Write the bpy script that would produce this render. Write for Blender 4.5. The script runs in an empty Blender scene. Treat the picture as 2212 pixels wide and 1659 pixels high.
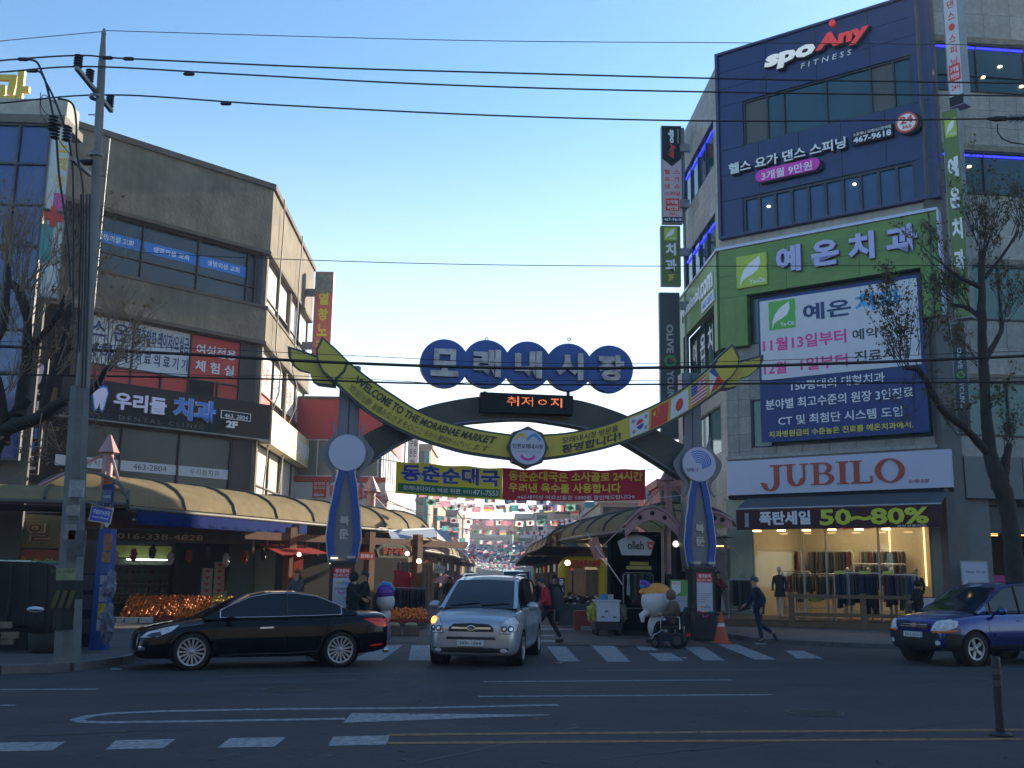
import bpy, bmesh, math, random
from mathutils import Vector, Matrix, Quaternion
R = math.radians
random.seed(7)
C = bpy.context.scene.collection
SC = bpy.context.scene
# camera
FU = 2240.0; CX, CY = 1106.0, 829.5; HOR = 1243.0; CAMH = 1.72
PITCH = math.atan((HOR - CY) / FU); ROLL = 0.014
FWD = Vector((0, math.cos(PITCH), math.sin(PITCH)))
_u = Vector((0, -math.sin(PITCH), math.cos(PITCH))); _r = Vector((1, 0, 0))
CUP = _u * math.cos(ROLL) - _r * math.sin(ROLL)
CRT = _r * math.cos(ROLL) + _u * math.sin(ROLL)
CPOS = Vector((0, 0, CAMH))
cd = bpy.data.cameras.new('camera'); cam = bpy.data.objects.new('camera', cd); C.objects.link(cam)
cd.sensor_width = 36; cd.lens = FU / 2212 * 36; cd.clip_start = 0.1; cd.clip_end = 6000
m3 = Matrix((CRT, CUP, -FWD)).transposed()
cam.matrix_world = Matrix.Translation(CPOS) @ m3.to_4x4()
SC.camera = cam
# light
SUN_AZ, SUN_EL = R(45), R(17)
w = bpy.data.worlds.new('World'); SC.world = w; w.use_nodes = True
nt = w.node_tree; bg = nt.nodes['Background']
sk = nt.nodes.new('ShaderNodeTexSky'); sk.sky_type = 'NISHITA'; sk.sun_disc = False
sk.sun_elevation = SUN_EL; sk.sun_rotation = SUN_AZ
sk.air_density = 1.0; sk.dust_density = .5; sk.ozone_density = 2.0; sk.altitude = 0
tint = nt.nodes.new('ShaderNodeMix'); tint.data_type = 'RGBA'; tint.blend_type = 'MULTIPLY'; tint.inputs[0].default_value = 1
nt.links.new(sk.outputs[0], tint.inputs[6]); tint.inputs[7].default_value = (.84, 1.12, 1.26, 1)
geo = nt.nodes.new('ShaderNodeTexCoord'); sep = nt.nodes.new('ShaderNodeSeparateXYZ'); nt.links.new(geo.outputs['Generated'], sep.inputs[0])
mr = nt.nodes.new('ShaderNodeMapRange'); nt.links.new(sep.outputs[2], mr.inputs[0]); mr.inputs[1].default_value = 0.0; mr.inputs[2].default_value = .46
mr.inputs[3].default_value = 1; mr.inputs[4].default_value = 0; mr.interpolation_type = 'SMOOTHSTEP'
dt = nt.nodes.new('ShaderNodeVectorMath'); dt.operation = 'DOT_PRODUCT'; nt.links.new(geo.outputs['Generated'], dt.inputs[0]); dt.inputs[1].default_value = (math.sin(R(12)), math.cos(R(12)), 0)
m2 = nt.nodes.new('ShaderNodeMapRange'); nt.links.new(dt.outputs['Value'], m2.inputs[0]); m2.inputs[1].default_value = .2; m2.inputs[2].default_value = 1; m2.inputs[3].default_value = .35; m2.inputs[4].default_value = 1
mm = nt.nodes.new('ShaderNodeMath'); mm.operation = 'MULTIPLY'; nt.links.new(mr.outputs[0], mm.inputs[0]); nt.links.new(m2.outputs[0], mm.inputs[1])
hz = nt.nodes.new('ShaderNodeMix'); hz.data_type = 'RGBA'; nt.links.new(mm.outputs[0], hz.inputs[0]); nt.links.new(tint.outputs[2], hz.inputs[6]); hz.inputs[7].default_value = (6.0, 6.6, 7.0, 1)
nt.links.new(hz.outputs[2], bg.inputs[0]); bg.inputs[1].default_value = 0.10
sd = bpy.data.lights.new('sun', 'SUN'); sd.energy = 5.0; sd.angle = R(0.5); sd.color = (1, .86, .66)
sun = bpy.data.objects.new('sun', sd); C.objects.link(sun)
sdir = Vector((math.sin(SUN_AZ) * math.cos(SUN_EL), math.cos(SUN_AZ) * math.cos(SUN_EL), math.sin(SUN_EL)))
sun.rotation_euler = sdir.to_track_quat('Z', 'Y').to_euler()
SC.view_settings.view_transform = 'Standard'; SC.view_settings.look = 'None'
SC.view_settings.exposure = 1.22; SC.view_settings.gamma = 1
SC.view_settings.use_curve_mapping = False
SC.render.engine = 'CYCLES'; SC.cycles.max_bounces = 5; SC.cycles.transparent_max_bounces = 8
SC.cycles.sample_clamp_indirect = 4
# projection
def ray(u, v):
 return FWD + CRT * ((u - CX) / FU) - CUP * ((v - CY) / FU)
def proj(p):
 d = Vector(p) - CPOS; f = d.dot(FWD)
 return CX + d.dot(CRT) / f * FU, CY - d.dot(CUP) / f * FU
def gp(u, v, z=0.0):
 d = ray(u, v); t = (z - CPOS.z) / d.z
 return CPOS + d * t
def dp(u, v, Y):
 d = ray(u, v); return CPOS + d * (Y / d.y)
# materials
MATS = {}
def mat(name, rgb, rough=.6, metal=0, var=.18, scale=2.5, bump=0, emit=0, spec=.5, trans=0, rgb2=None, alpha=1, coat=0, stretch=None, ecol=None, streak=0):
 if name in MATS: return MATS[name]
 m = bpy.data.materials.new(name); m.use_nodes = True; n = m.node_tree.nodes; L = m.node_tree.links
 b = n['Principled BSDF']; b.inputs['Roughness'].default_value = rough; b.inputs['Metallic'].default_value = metal
 b.inputs['Specular IOR Level'].default_value = spec
 c = (*rgb, 1)
 tc = n.new('ShaderNodeTexCoord'); mp = n.new('ShaderNodeMapping'); L.new(tc.outputs['Object'], mp.inputs[0])
 if stretch: mp.inputs['Scale'].default_value = stretch
 nz = n.new('ShaderNodeTexNoise'); nz.inputs['Scale'].default_value = scale; nz.inputs['Detail'].default_value = 6; nz.inputs['Roughness'].default_value = .62
 L.new(mp.outputs[0], nz.inputs[0])
 if var > 0 or rgb2:
  cr = n.new('ShaderNodeValToRGB'); cr.color_ramp.elements[0].position = .3; cr.color_ramp.elements[1].position = .72
  a = rgb2 if rgb2 else tuple(x * (1 - var) for x in rgb)
  d = rgb if rgb2 else tuple(min(1, x * (1 + var * .6)) for x in rgb)
  cr.color_ramp.elements[0].color = (*a, 1); cr.color_ramp.elements[1].color = (*d, 1)
  L.new(nz.outputs[0], cr.inputs[0]); L.new(cr.outputs[0], b.inputs['Base Color'])
 else: b.inputs['Base Color'].default_value = c
 if streak:
  m4 = n.new('ShaderNodeMapping'); L.new(tc.outputs['Object'], m4.inputs[0]); m4.inputs['Scale'].default_value = (2.2, 2.2, .16)
  n4 = n.new('ShaderNodeTexNoise'); n4.inputs['Scale'].default_value = 2.0; n4.inputs['Detail'].default_value = 5; L.new(m4.outputs[0], n4.inputs[0])
  r4 = n.new('ShaderNodeValToRGB'); r4.color_ramp.elements[0].position = .35; r4.color_ramp.elements[1].position = .6; r4.color_ramp.elements[0].color = (1 - streak,) * 3 + (1,); r4.color_ramp.elements[1].color = (1, 1, 1, 1); L.new(n4.outputs[0], r4.inputs[0])
  x4 = n.new('ShaderNodeMix'); x4.data_type = 'RGBA'; x4.blend_type = 'MULTIPLY'; x4.inputs[0].default_value = 1; L.new(cr.outputs[0], x4.inputs[6]); L.new(r4.outputs[0], x4.inputs[7]); L.new(x4.outputs[2], b.inputs['Base Color'])
 if bump:
  bp = n.new('ShaderNodeBump'); bp.inputs['Strength'].default_value = bump; bp.inputs['Distance'].default_value = .02
  n2 = n.new('ShaderNodeTexNoise'); n2.inputs['Scale'].default_value = scale * 9; n2.inputs['Detail'].default_value = 4
  L.new(mp.outputs[0], n2.inputs[0]); L.new(n2.outputs[0], bp.inputs['Height']); L.new(bp.outputs[0], b.inputs['Normal'])
 if emit:
  b.inputs['Emission Color'].default_value = (*(ecol or rgb), 1); b.inputs['Emission Strength'].default_value = emit
 if trans: b.inputs['Transmission Weight'].default_value = trans
 if alpha < 1: b.inputs['Alpha'].default_value = alpha
 if coat: b.inputs['Coat Weight'].default_value = coat; b.inputs['Coat Roughness'].default_value = .04
 MATS[name] = m; return m
def cloth_mat(name, rgb, tl=.5, var=.06):
 m = mat(name, rgb, .8, var=var); n = m.node_tree.nodes; L = m.node_tree.links; b = n['Principled BSDF']; out = n['Material Output']
 t = n.new('ShaderNodeBsdfTranslucent'); t.inputs[0].default_value = (*rgb, 1); x = n.new('ShaderNodeMixShader'); x.inputs[0].default_value = tl
 L.new(b.outputs[0], x.inputs[1]); L.new(t.outputs[0], x.inputs[2]); L.new(x.outputs[0], out.inputs[0]); return m
# frames: x right, y up, z out of the wall towards the viewer
class Frame:
 def __init__(s, o, ex, ey, ez=None):
  s.o = Vector(o); s.ex = Vector(ex).normalized(); s.ey = Vector(ey).normalized()
  s.ez = Vector(ez).normalized() if ez else s.ex.cross(s.ey).normalized()
 def p(s, x, y, z=0): return s.o + s.ex * x + s.ey * y + s.ez * z
 def uv(s, u, v, off=0):
  d = ray(u, v); q = s.o + s.ez * off
  t = (q - CPOS).dot(s.ez) / d.dot(s.ez); P = CPOS + d * t - q
  return P.dot(s.ex), P.dot(s.ey)
 def x_at(s, u, y, off=0):
  a = 0.0
  for _ in range(12):
   f0 = proj(s.p(a, y, off))[0] - u; f1 = proj(s.p(a + .01, y, off))[0] - u
   g = (f1 - f0) / .01
   if abs(g) < 1e-6: break
   a -= max(-6, min(6, f0 / g))
  return a
 def rect(s, u0, vt, vb, u1, off=0):
  x0, y1 = s.uv(u0, vt, off); x0b, y0 = s.uv(u0, vb, off)
  ym = (y0 + y1) / 2; x0 = s.x_at(u0, ym, off); x1 = s.x_at(u1, ym, off)
  return x0, y0, x1, y1
 def rectr(s, u0, u1, vt, vb, off=0):
  _, y1 = s.uv(u1, vt, off); _, y0 = s.uv(u1, vb, off)
  ym = (y0 + y1) / 2
  return s.x_at(u0, ym, off), y0, s.x_at(u1, ym, off), y1
 def moved(s, x=0, y=0, z=0): return Frame(s.p(x, y, z), s.ex, s.ey, s.ez)
 def turned(s, a):
  return Frame(s.o, s.ex * math.cos(a) + s.ey * math.sin(a), s.ey * math.cos(a) - s.ex * math.sin(a), s.ez)
def wall_frame(o, d):
 ex = Vector((d[0], d[1], 0)).normalized(); return Frame((o[0], o[1], o[2] if len(o) > 2 else 0), ex, (0, 0, 1))
def facing(o, yaw=0): return Frame(o, (math.cos(yaw), math.sin(yaw), 0), (0, 0, 1))
WORLD = Frame((0, 0, 0), (1, 0, 0), (0, 1, 0))
# mesh builder
class MB:
 def __init__(s): s.v = []; s.f = []; s.sm = []
 def add(s, vs, fs, smooth=False):
  b = len(s.v); s.v += [tuple(x) for x in vs]; s.f += [tuple(b + i for i in f) for f in fs]; s.sm += [smooth] * len(fs); return s
 def hexa(s, p):
  return s.add(p, [(3, 2, 1, 0), (4, 5, 6, 7), (0, 1, 5, 4), (1, 2, 6, 5), (2, 3, 7, 6), (3, 0, 4, 7)])
 def box(s, x0, y0, z0, x1, y1, z1):
  return s.hexa([(x0, y0, z0), (x1, y0, z0), (x1, y1, z0), (x0, y1, z0), (x0, y0, z1), (x1, y0, z1), (x1, y1, z1), (x0, y1, z1)])
 def cbox(s, c, sx, sy, sz, rz=0):
  M = Matrix.Translation(c) @ Matrix.Rotation(rz, 4, 'Z')
  return s.hexa([M @ Vector((a * sx / 2, b * sy / 2, d * sz / 2)) for d in (-1, 1) for a, b in ((-1, -1), (1, -1), (1, 1), (-1, 1))])
 def fbox(s, F, x0, y0, x1, y1, z0, z1):
  return s.hexa([F.p(*q) for q in ((x0, y0, z0), (x1, y0, z0), (x1, y1, z0), (x0, y1, z0), (x0, y0, z1), (x1, y0, z1), (x1, y1, z1), (x0, y1, z1))])
 def prism(s, F, pts, z0, z1, smooth=False):
  n = len(pts); vs = [F.p(x, y, z0) for x, y in pts] + [F.p(x, y, z1) for x, y in pts]
  s.add(vs, [tuple(range(n))[::-1], tuple(range(n, 2 * n))])
  return s.add(vs, [(i, (i + 1) % n, n + (i + 1) % n, n + i) for i in range(n)], smooth)
 def strip(s, F, top, bot, z0, z1):
  n = len(top)
  for i in range(n - 1):
   s.hexa([F.p(*bot[i], z0), F.p(*bot[i + 1], z0), F.p(*top[i + 1], z0), F.p(*top[i], z0),
     F.p(*bot[i], z1), F.p(*bot[i + 1], z1), F.p(*top[i + 1], z1), F.p(*top[i], z1)])
  return s
 def tube(s, pts, r, n=6, r1=None, caps=True, smooth=True):
  pts = [Vector(p) for p in pts]; m = len(pts); base = len(s.v); up = None; vs = []
  rs = r if isinstance(r, (list, tuple)) else [r + ((r1 if r1 is not None else r) - r) * i / max(1, m - 1) for i in range(m)]
  for i, p in enumerate(pts):
   t = (pts[min(i + 1, m - 1)] - pts[max(i - 1, 0)]).normalized()
   if up is None:
    up = t.orthogonal().normalized()
   up = (up - t * up.dot(t)).normalized(); sd = t.cross(up)
   for k in range(n):
    a = 2 * math.pi * k / n; vs.append(p + (up * math.cos(a) + sd * math.sin(a)) * rs[i])
  fs = [(i * n + k, i * n + (k + 1) % n, (i + 1) * n + (k + 1) % n, (i + 1) * n + k) for i in range(m - 1) for k in range(n)]
  s.add(vs, fs, smooth)
  if caps: s.add(vs[:n], [tuple(range(n))[::-1]]); s.add(vs[-n:], [tuple(range(n))])
  return s
 def cyl(s, a, b, r, n=10, r1=None): return s.tube([a, b], r, n, r1)
 def lathe(s, M, prof, n=16, smooth=True):
  vs = [M @ Vector((r * math.cos(2 * math.pi * k / n), r * math.sin(2 * math.pi * k / n), h)) for r, h in prof for k in range(n)]
  fs = [(i * n + k, i * n + (k + 1) % n, (i + 1) * n + (k + 1) % n, (i + 1) * n + k) for i in range(len(prof) - 1) for k in range(n)]
  return s.add(vs, fs, smooth)
 def ball(s, c, r, n=10, m=7, sc=(1, 1, 1)):
  c = Vector(c); vs = []; 
  for i in range(m + 1):
   th = math.pi * i / m
   for k in range(n):
    a = 2 * math.pi * k / n
    vs.append(c + Vector((r * sc[0] * math.sin(th) * math.cos(a), r * sc[1] * math.sin(th) * math.sin(a), r * sc[2] * math.cos(th))))
  return s.add(vs, [(i * n + k, (i + 1) * n + k, (i + 1) * n + (k + 1) % n, i * n + (k + 1) % n) for i in range(m) for k in range(n)], True)
 def grid(s, rows, smooth=True, close=False):
  n = len(rows[0]); vs = [p for r in rows for p in r]
  K = n if close else n - 1
  return s.add(vs, [(i * n + k, i * n + (k + 1) % n, (i + 1) * n + (k + 1) % n, (i + 1) * n + k) for i in range(len(rows) - 1) for k in range(K)], smooth)
 def ring(s, F, cx, cy, r0, r1, z0, z1, n=32, a0=0, a1=2 * math.pi):
  for i in range(n):
   a = a0 + (a1 - a0) * i / n; b = a0 + (a1 - a0) * (i + 1) / n
   P = lambda r, t, z: F.p(cx + r * math.cos(t), cy + r * math.sin(t), z)
   s.hexa([P(r0, a, z0), P(r1, a, z0), P(r1, b, z0), P(r0, b, z0), P(r0, a, z1), P(r1, a, z1), P(r1, b, z1), P(r0, b, z1)])
  return s
 def mesh(s, name, off=None):
  me = bpy.data.meshes.new(name)
  vs = s.v if off is None else [(x - off[0], y - off[1], z - off[2]) for x, y, z in s.v]
  me.from_pydata(vs, [], s.f); me.polygons.foreach_set('use_smooth', s.sm); me.update(); return me
ABS = {}
def tag(o, label, cat, group=None, kind=None):
 if label: o['label'] = label
 if cat: o['category'] = cat
 if group: o['group'] = group
 if kind: o['kind'] = kind
 return o
def thing(name, label, cat, loc=(0, 0, 0), rz=0, group=None, world=False):
 o = bpy.data.objects.new(name, None); C.objects.link(o); o.empty_display_size = .2
 o.location = loc; o.rotation_euler = (0, 0, rz); tag(o, label, cat, group)
 if world: ABS[o.name] = Vector(loc)
 return o
def part(name, mb, m, parent=None, label=None, kind=None, loc=None, rot=None):
 off = None; r = parent
 while r is not None:
  if r.name in ABS: off = ABS[r.name]; break
  r = r.parent
 me = mb if isinstance(mb, bpy.types.Mesh) else mb.mesh(name, off)
 if not me.materials and m: me.materials.append(m)
 o = bpy.data.objects.new(name, me); C.objects.link(o)
 if parent: o.parent = parent
 if label: o['label'] = label
 if kind: o['kind'] = kind
 if loc is not None: o.location = Vector(loc) - (off or Vector((0, 0, 0)))
 if rot is not None: o.rotation_euler = rot
 return o
def one(name, mb, m, label, cat, group=None, loc=None, kind=None):
 vs = mb.v
 if loc is None:
  n = len(vs); loc = (sum(p[0] for p in vs) / n, sum(p[1] for p in vs) / n, min(p[2] for p in vs))
 me = mb.mesh(name, loc); me.materials.append(m)
 o = bpy.data.objects.new(name, me); C.objects.link(o); o.location = loc
 return tag(o, label, cat, group, kind)
def struct(name, mb, m, parent=None):
 me = mb.mesh(name); me.materials.append(m); o = bpy.data.objects.new(name, me); C.objects.link(o)
 if parent: o.parent = parent
 else: o['kind'] = 'structure'
 return o
def dup(root, loc, rz=None, label=None, group=None):
 r = root.copy(); C.objects.link(r); r.location = loc
 if rz is not None: r.rotation_euler = (0, 0, rz)
 if label: r['label'] = label
 if group: r['group'] = group
 for ch in list(root.children):
  c = ch.copy(); C.objects.link(c); c.parent = r
  for g in ch.children:
   d = g.copy(); C.objects.link(d); d.parent = c
 return r
# lettering
TC = {}
TS = bpy.data.scenes.new('lettering_room')
def text_raw(s, bold, lh=1.0):
 k = (s, round(bold, 3), lh)
 if k not in TC:
  c = bpy.data.curves.new('t', 'FONT'); c.body = s; c.size = 1; c.resolution_u = 2; c.offset = bold; c.align_x = 'CENTER'; c.space_line = lh
  o = bpy.data.objects.new('t', c); TS.collection.objects.link(o)
  with bpy.context.temp_override(scene=TS, view_layer=TS.view_layers[0]): dg = bpy.context.evaluated_depsgraph_get()
  me = bpy.data.meshes.new_from_object(o.evaluated_get(dg))
  vs = [v.co.copy() for v in me.vertices]; fs = [tuple(p.vertices) for p in me.polygons]
  bpy.data.objects.remove(o); bpy.data.curves.remove(c); bpy.data.meshes.remove(me)
  xs = [v.x for v in vs] or [0]; ys = [v.y for v in vs] or [0]
  TC[k] = (vs, fs, min(xs), max(xs), min(ys), max(ys))
 return TC[k]
def text_mb(F, s, x0, y0, x1, y1, z, depth=.012, bold=.012, shear=0, fn=None, lh=1.0, mb=None):
 vs, fs, a, b, c, d = text_raw(s, bold, lh); mb = mb or MB()
 def T(v):
  x = (v.x - a) / max(1e-6, b - a); y = (v.y - c) / max(1e-6, d - c)
  X = x0 + (x1 - x0) * x + shear * (y1 - y0) * y; Y = y0 + (y1 - y0) * y
  return fn(X, Y) if fn else (X, Y)
 P = [T(v) for v in vs]
 if depth <= 0:
  return mb.add([F.p(x, y, z) for x, y in P], fs)
 n = len(P); mb.add([F.p(x, y, z + depth) for x, y in P], fs)
 from collections import Counter
 ec = {}
 for f in fs:
  for i in range(len(f)):
   e = (f[i], f[(i + 1) % len(f)]); k = (min(e), max(e)); ec.setdefault(k, []).append(e)
 sides = [(e[0][1], e[0][0], e[0][0] + n, e[0][1] + n)[::-1] for e in ec.values() if len(e) == 1]
 return mb.add([F.p(x, y, z) for x, y in P] + [F.p(x, y, z + depth) for x, y in P], sides)
def text(F, s, box, z, m, parent, name='lettering', **k):
 x0, y0, x1, y1 = box
 return part(name, text_mb(F, s, x0, y0, x1, y1, z, **k), m, parent)
# colours
conc = mat('concrete', (.205, .175, .132), .9, var=.35, scale=.9, bump=.4, streak=.15)
conc_d = mat('concrete_trim', (.10, .085, .07), .85, var=.3, scale=1.5)
brown_f = mat('brown_frame', (.05, .04, .035), .5, var=.1)
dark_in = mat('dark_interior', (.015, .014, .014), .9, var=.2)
glass_d = mat('dark_glass', (.018, .024, .032), .08, var=.3, scale=.6, spec=.6)
glass_t = mat('teal_glass', (.012, .055, .075), .07, var=.35, scale=.5, spec=.6)
glass_b = mat('blue_glass', (.008, .04, .19), .06, var=.2, scale=.4, spec=.7)
glass_g = mat('green_glass', (.08, .17, .15), .12, var=.35, scale=.5)
white_p = mat('white_print', (.62, .63, .66), .5, var=.06)
white_l = mat('white_lettering', (.75, .75, .80), .4, var=0)
red_p = mat('red_print', (.62, .035, .02), .5, var=.08)
black_s = mat('black_sign', (.010, .012, .016), .5, var=.2, spec=.2)
blue_l = mat('blue_lettering', (.02, .16, .62), .4, var=0)
navy_l = mat('navy_lettering', (.012, .03, .15), .5, var=0)
black_l = mat('black_lettering', (.02, .02, .025), .5, var=0)
red_l = mat('red_lettering', (.6, .03, .02), .5, var=0)
yel_l = mat('yellow_lettering', (.75, .62, .05), .5, var=0)
pink_l = mat('pink_lettering', (.75, .03, .28), .5, var=0)
alu = mat('aluminium', (.45, .46, .48), .4, .6, var=.1)
steel = mat('galvanised_steel', (.22, .23, .24), .5, .4, var=.3)
stone = mat('stone_panel', (.30, .285, .265), .6, var=.14, scale=1.3, bump=.1, streak=.22)
stone2 = mat('stone_panel_light', (.36, .34, .31), .6, var=.12, scale=1.1, bump=.1, streak=.22)
joint = mat('stone_joint', (.10, .095, .09), .9, var=.2)
cube_me = {}
def unit_cube(m):
 if m.name not in cube_me:
  me = MB().box(0, 0, 0, 1, 1, 1).mesh('panel'); me.materials.append(m); cube_me[m.name] = me
 return cube_me[m.name]
def place(name, m, F, x0, y0, x1, y1, z0, z1, parent, label=None, rnd=0):
 o = bpy.data.objects.new(name, unit_cube(m)); C.objects.link(o)
 B = Matrix((F.ex, F.ey, F.ez)).transposed()
 r = parent; off = Vector((0, 0, 0))
 while r is not None:
  if r.name in ABS: off = ABS[r.name]; break
  r = r.parent
 M = Matrix.Translation(F.p(x0, y0, z0 + random.uniform(-rnd, rnd)) - off) @ B.to_4x4() @ Matrix.Diagonal((x1 - x0, y1 - y0, z1 - z0, 1))
 o.parent = parent; o.matrix_local = M
 if label: o['label'] = label
 return o
def panel_grid(F, x0, y0, x1, y1, nx, ny, z, t, mats, parent, name='stone_panel', gap=.012, stag=False):
 w = (x1 - x0) / nx; h = (y1 - y0) / ny
 for j in range(ny):
  xs = [x0 + w * i for i in range(nx + 1)]
  if stag and j % 2: xs = [x0] + [x0 + w * (i + .5) for i in range(nx)] + [x1]
  for i in range(len(xs) - 1):
   place(name, random.choice(mats), F, xs[i] + gap / 2, y0 + h * j + gap / 2, xs[i + 1] - gap / 2, y0 + h * (j + 1) - gap / 2, z, z + t, parent, rnd=.004)
def window(F, x0, y0, x1, y1, cols, rows, parent, fm, gm, z=-.14, fw=.05, deep=.1, mats=None, name='window'):
 """cols, rows: inner divider positions as fractions; panes are children of the frame"""
 cs = [0] + list(cols) + [1]; rs = [0] + list(rows) + [1]
 W, H = x1 - x0, y1 - y0; mb = MB()
 for c in cs:
  a = x0 + W * c; l = 0 if c == 0 else (fw if c == 1 else fw / 2)
  mb.fbox(F, a - l, y0, a - l + fw, y1, z - .03, z + deep)
 for r in rs:
  a = y0 + H * r; l = 0 if r == 0 else (fw if r == 1 else fw / 2)
  for i in range(len(cs) - 1):
   mb.fbox(F, x0 + W * cs[i] + fw * .5, a - l, x0 + W * cs[i + 1] - fw * .5, a - l + fw, z - .028, z + deep - .006)
 fr = part(name, mb, fm, parent)
 for j in range(len(rs) - 1):
  for i in range(len(cs) - 1):
   g = (mats or {}).get((i, j), gm)
   if g is None: continue
   place('pane', g, F, x0 + W * cs[i] + .01, y0 + H * rs[j] + .01, x0 + W * cs[i + 1] - .01, y0 + H * rs[j + 1] - .01, z - .012, z + .012, fr)
 return fr
def plan_prism(pts, z0, z1):
 return MB().prism(WORLD, pts, z0, z1)
# ground
asph = mat('asphalt', (.030, .031, .037), .85, var=.4, scale=.55, bump=.5)
g = MB().box(-900, -60, -.6, 900, 1500, 0); road = struct('road', g, asph); road['kind'] = 'structure'
paint = mat('road_paint', (.36, .37, .40), .8, var=.5, scale=11, rgb2=(.10, .105, .11))
ypaint = mat('yellow_road_paint', (.34, .18, .04), .8, var=.5, scale=9, rgb2=(.10, .065, .03))
def gquad(name, uvs, m, z=.004, parent=road):
 mb = MB(); P = [gp(u, v) for u, v in uvs]
 mb.add([(p.x, p.y, z) for p in P] + [(p.x, p.y, -.01) for p in P], [(3, 2, 1, 0)] if False else [(0, 1, 2, 3)])
 o = part(name, mb, m, parent); return o
for q in [((612, 1397), (655, 1427)), ]: pass
for i, q in enumerate([[(830, 1394), (870, 1394), (825, 1427), (755, 1427)], [(889, 1394), (940, 1394), (930, 1427), (882, 1427)],
                       [(1182, 1397), (1222, 1397), (1252, 1429), (1207, 1429)], [(1275, 1393), (1325, 1393), (1362, 1430), (1312, 1430)],
                       [(1371, 1395), (1408, 1395), (1422, 1405), (1384, 1405)], [(1400, 1411), (1450, 1411), (1478, 1428), (1425, 1428)],
                       [(1478, 1397), (1520, 1397), (1566, 1427), (1520, 1427)], [(1550, 1392), (1592, 1392), (1678, 1425), (1630, 1425)],
                       [(1697, 1406), (1735, 1406), (1780, 1423), (1722, 1423)]]):
 gquad('crosswalk_stripe', q, paint)
for q in [[(1165, 1384), (1198, 1384), (1205, 1388), (1162, 1388)], [(1170, 1373), (1198, 1373), (1200, 1376), (1168, 1376)], [(1125, 1357), (1190, 1357), (1260, 1362), (1130, 1362)], [(1165, 1352), (1240, 1352), (1242, 1354), (1165, 1354)]]:
 gquad('crosswalk_stripe', q, paint, z=.02)
def gline(name, pts, wd, m, z=.004):
 P = [gp(u, v) for u, v in pts]; mb = MB(); L = []; Rr = []
 for i, p in enumerate(P):
  t = (P[min(i + 1, len(P) - 1)] - P[max(i - 1, 0)]).normalized(); n = Vector((-t.y, t.x, 0)) * wd / 2
  L.append(p + n); Rr.append(p - n)
 mb.add([(p.x, p.y, z) for p in L + Rr], [(i, len(P) + i, len(P) + i + 1, i + 1) for i in range(len(P) - 1)])
 return part(name, mb, m, road)
gline('lane_line', [(0, 1490), (212, 1489)], .12, paint); gline('lane_line', [(0, 1524), (33, 1524)], .12, paint)
gline('lane_line', [(1045, 1473), (1580, 1469)], .12, paint); gline('lane_line', [(1032, 1505), (1667, 1501)], .12, paint)
gline('lane_line', [(480, 1462), (860, 1453)], .07, mat('worn_paint', (.10, .12, .14), .8, var=.4, scale=6))
gline('lane_line', [(1265, 1449), (1680, 1446)], .07, MATS['worn_paint']); gline('lane_line', [(2100, 1446), (2212, 1445)], .07, MATS['worn_paint'])
gline('yellow_line', [(838, 1588), (1500, 1582), (2212, 1577), (2600, 1573)], .15, ypaint)
gline('yellow_line', [(838, 1606), (1500, 1601), (2212, 1597), (2600, 1594)], .15, ypaint)
for q in [[(-20, 1605), (142, 1603), (112, 1622), (-60, 1625)], [(250, 1600), (380, 1597), (352, 1617), (228, 1620)], [(497, 1595), (618, 1593), (592, 1614), (470, 1616)], [(720, 1592), (842, 1589), (835, 1609), (708, 1612)]]:
 gquad('lane_dash', q, paint)
arc = [(1205, 1523), (900, 1530), (600, 1532), (350, 1537), (250, 1541), (195, 1547), (165, 1555), (180, 1560), (230, 1561), (400, 1559), (745, 1553)]
ar = gline('u_turn_arrow', arc, .16, paint)
gquad('u_turn_arrow_head', [(760, 1541), (1186, 1544.5), (1186, 1545.5), (741, 1562)], paint)
pave = mat('paving', (.075, .07, .07), .85, var=.35, scale=2.0, bump=.4)
def paver_mat():
 m = mat('block_paving', (.085, .08, .08), .85, var=.3, scale=1.2, bump=.2); n = m.node_tree.nodes; L = m.node_tree.links
 b = n['Principled BSDF']; bt = n.new('ShaderNodeTexBrick'); tc = n.new('ShaderNodeTexCoord')
 bt.inputs['Scale'].default_value = 2.2; bt.inputs['Color1'].default_value = (.10, .095, .095, 1); bt.inputs['Color2'].default_value = (.055, .055, .06, 1)
 bt.inputs['Mortar'].default_value = (.03, .03, .03, 1); bt.inputs['Mortar Size'].default_value = .012; bt.inputs['Bias'].default_value = -.2
 L.new(tc.outputs['Object'], bt.inputs[0]); L.new(bt.outputs[0], b.inputs['Base Color']); return m
pavers = paver_mat()
kerb_m = mat('kerb_stone', (.12, .12, .12), .85, var=.35, scale=3, bump=.3)
def pavement(name, edge, back, m, z=.13):
 E = [gp(u, v) for u, v in edge]; pts = [(p.x, p.y) for p in E] + back
 a = sum(pts[i][0] * pts[(i + 1) % len(pts)][1] - pts[(i + 1) % len(pts)][0] * pts[i][1] for i in range(len(pts)))
 if a < 0: pts = pts[::-1]
 pv = struct(name, plan_prism(pts, -.05, z), m)
 for i in range(len(E) - 1):
  a, b = E[i], E[i + 1]; L = (b - a).length; n = max(1, round(L / 1.0)); t = (b - a) / n
  for k in range(n):
   p, q = a + t * k, a + t * (k + .985); nn = Vector((-t.y, t.x, 0)).normalized() * .09
   part('kerb_stone', MB().hexa([(p.x - nn.x, p.y - nn.y, -.02), (q.x - nn.x, q.y - nn.y, -.02), (q.x + nn.x, q.y + nn.y, -.02), (p.x + nn.x, p.y + nn.y, -.02),
                                           (p.x - nn.x, p.y - nn.y, z + .012), (q.x - nn.x, q.y - nn.y, z + .012), (q.x + nn.x, q.y + nn.y, z + .012), (p.x + nn.x, p.y + nn.y, z + .012)]), kerb_m, pv)
 return pv
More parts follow.
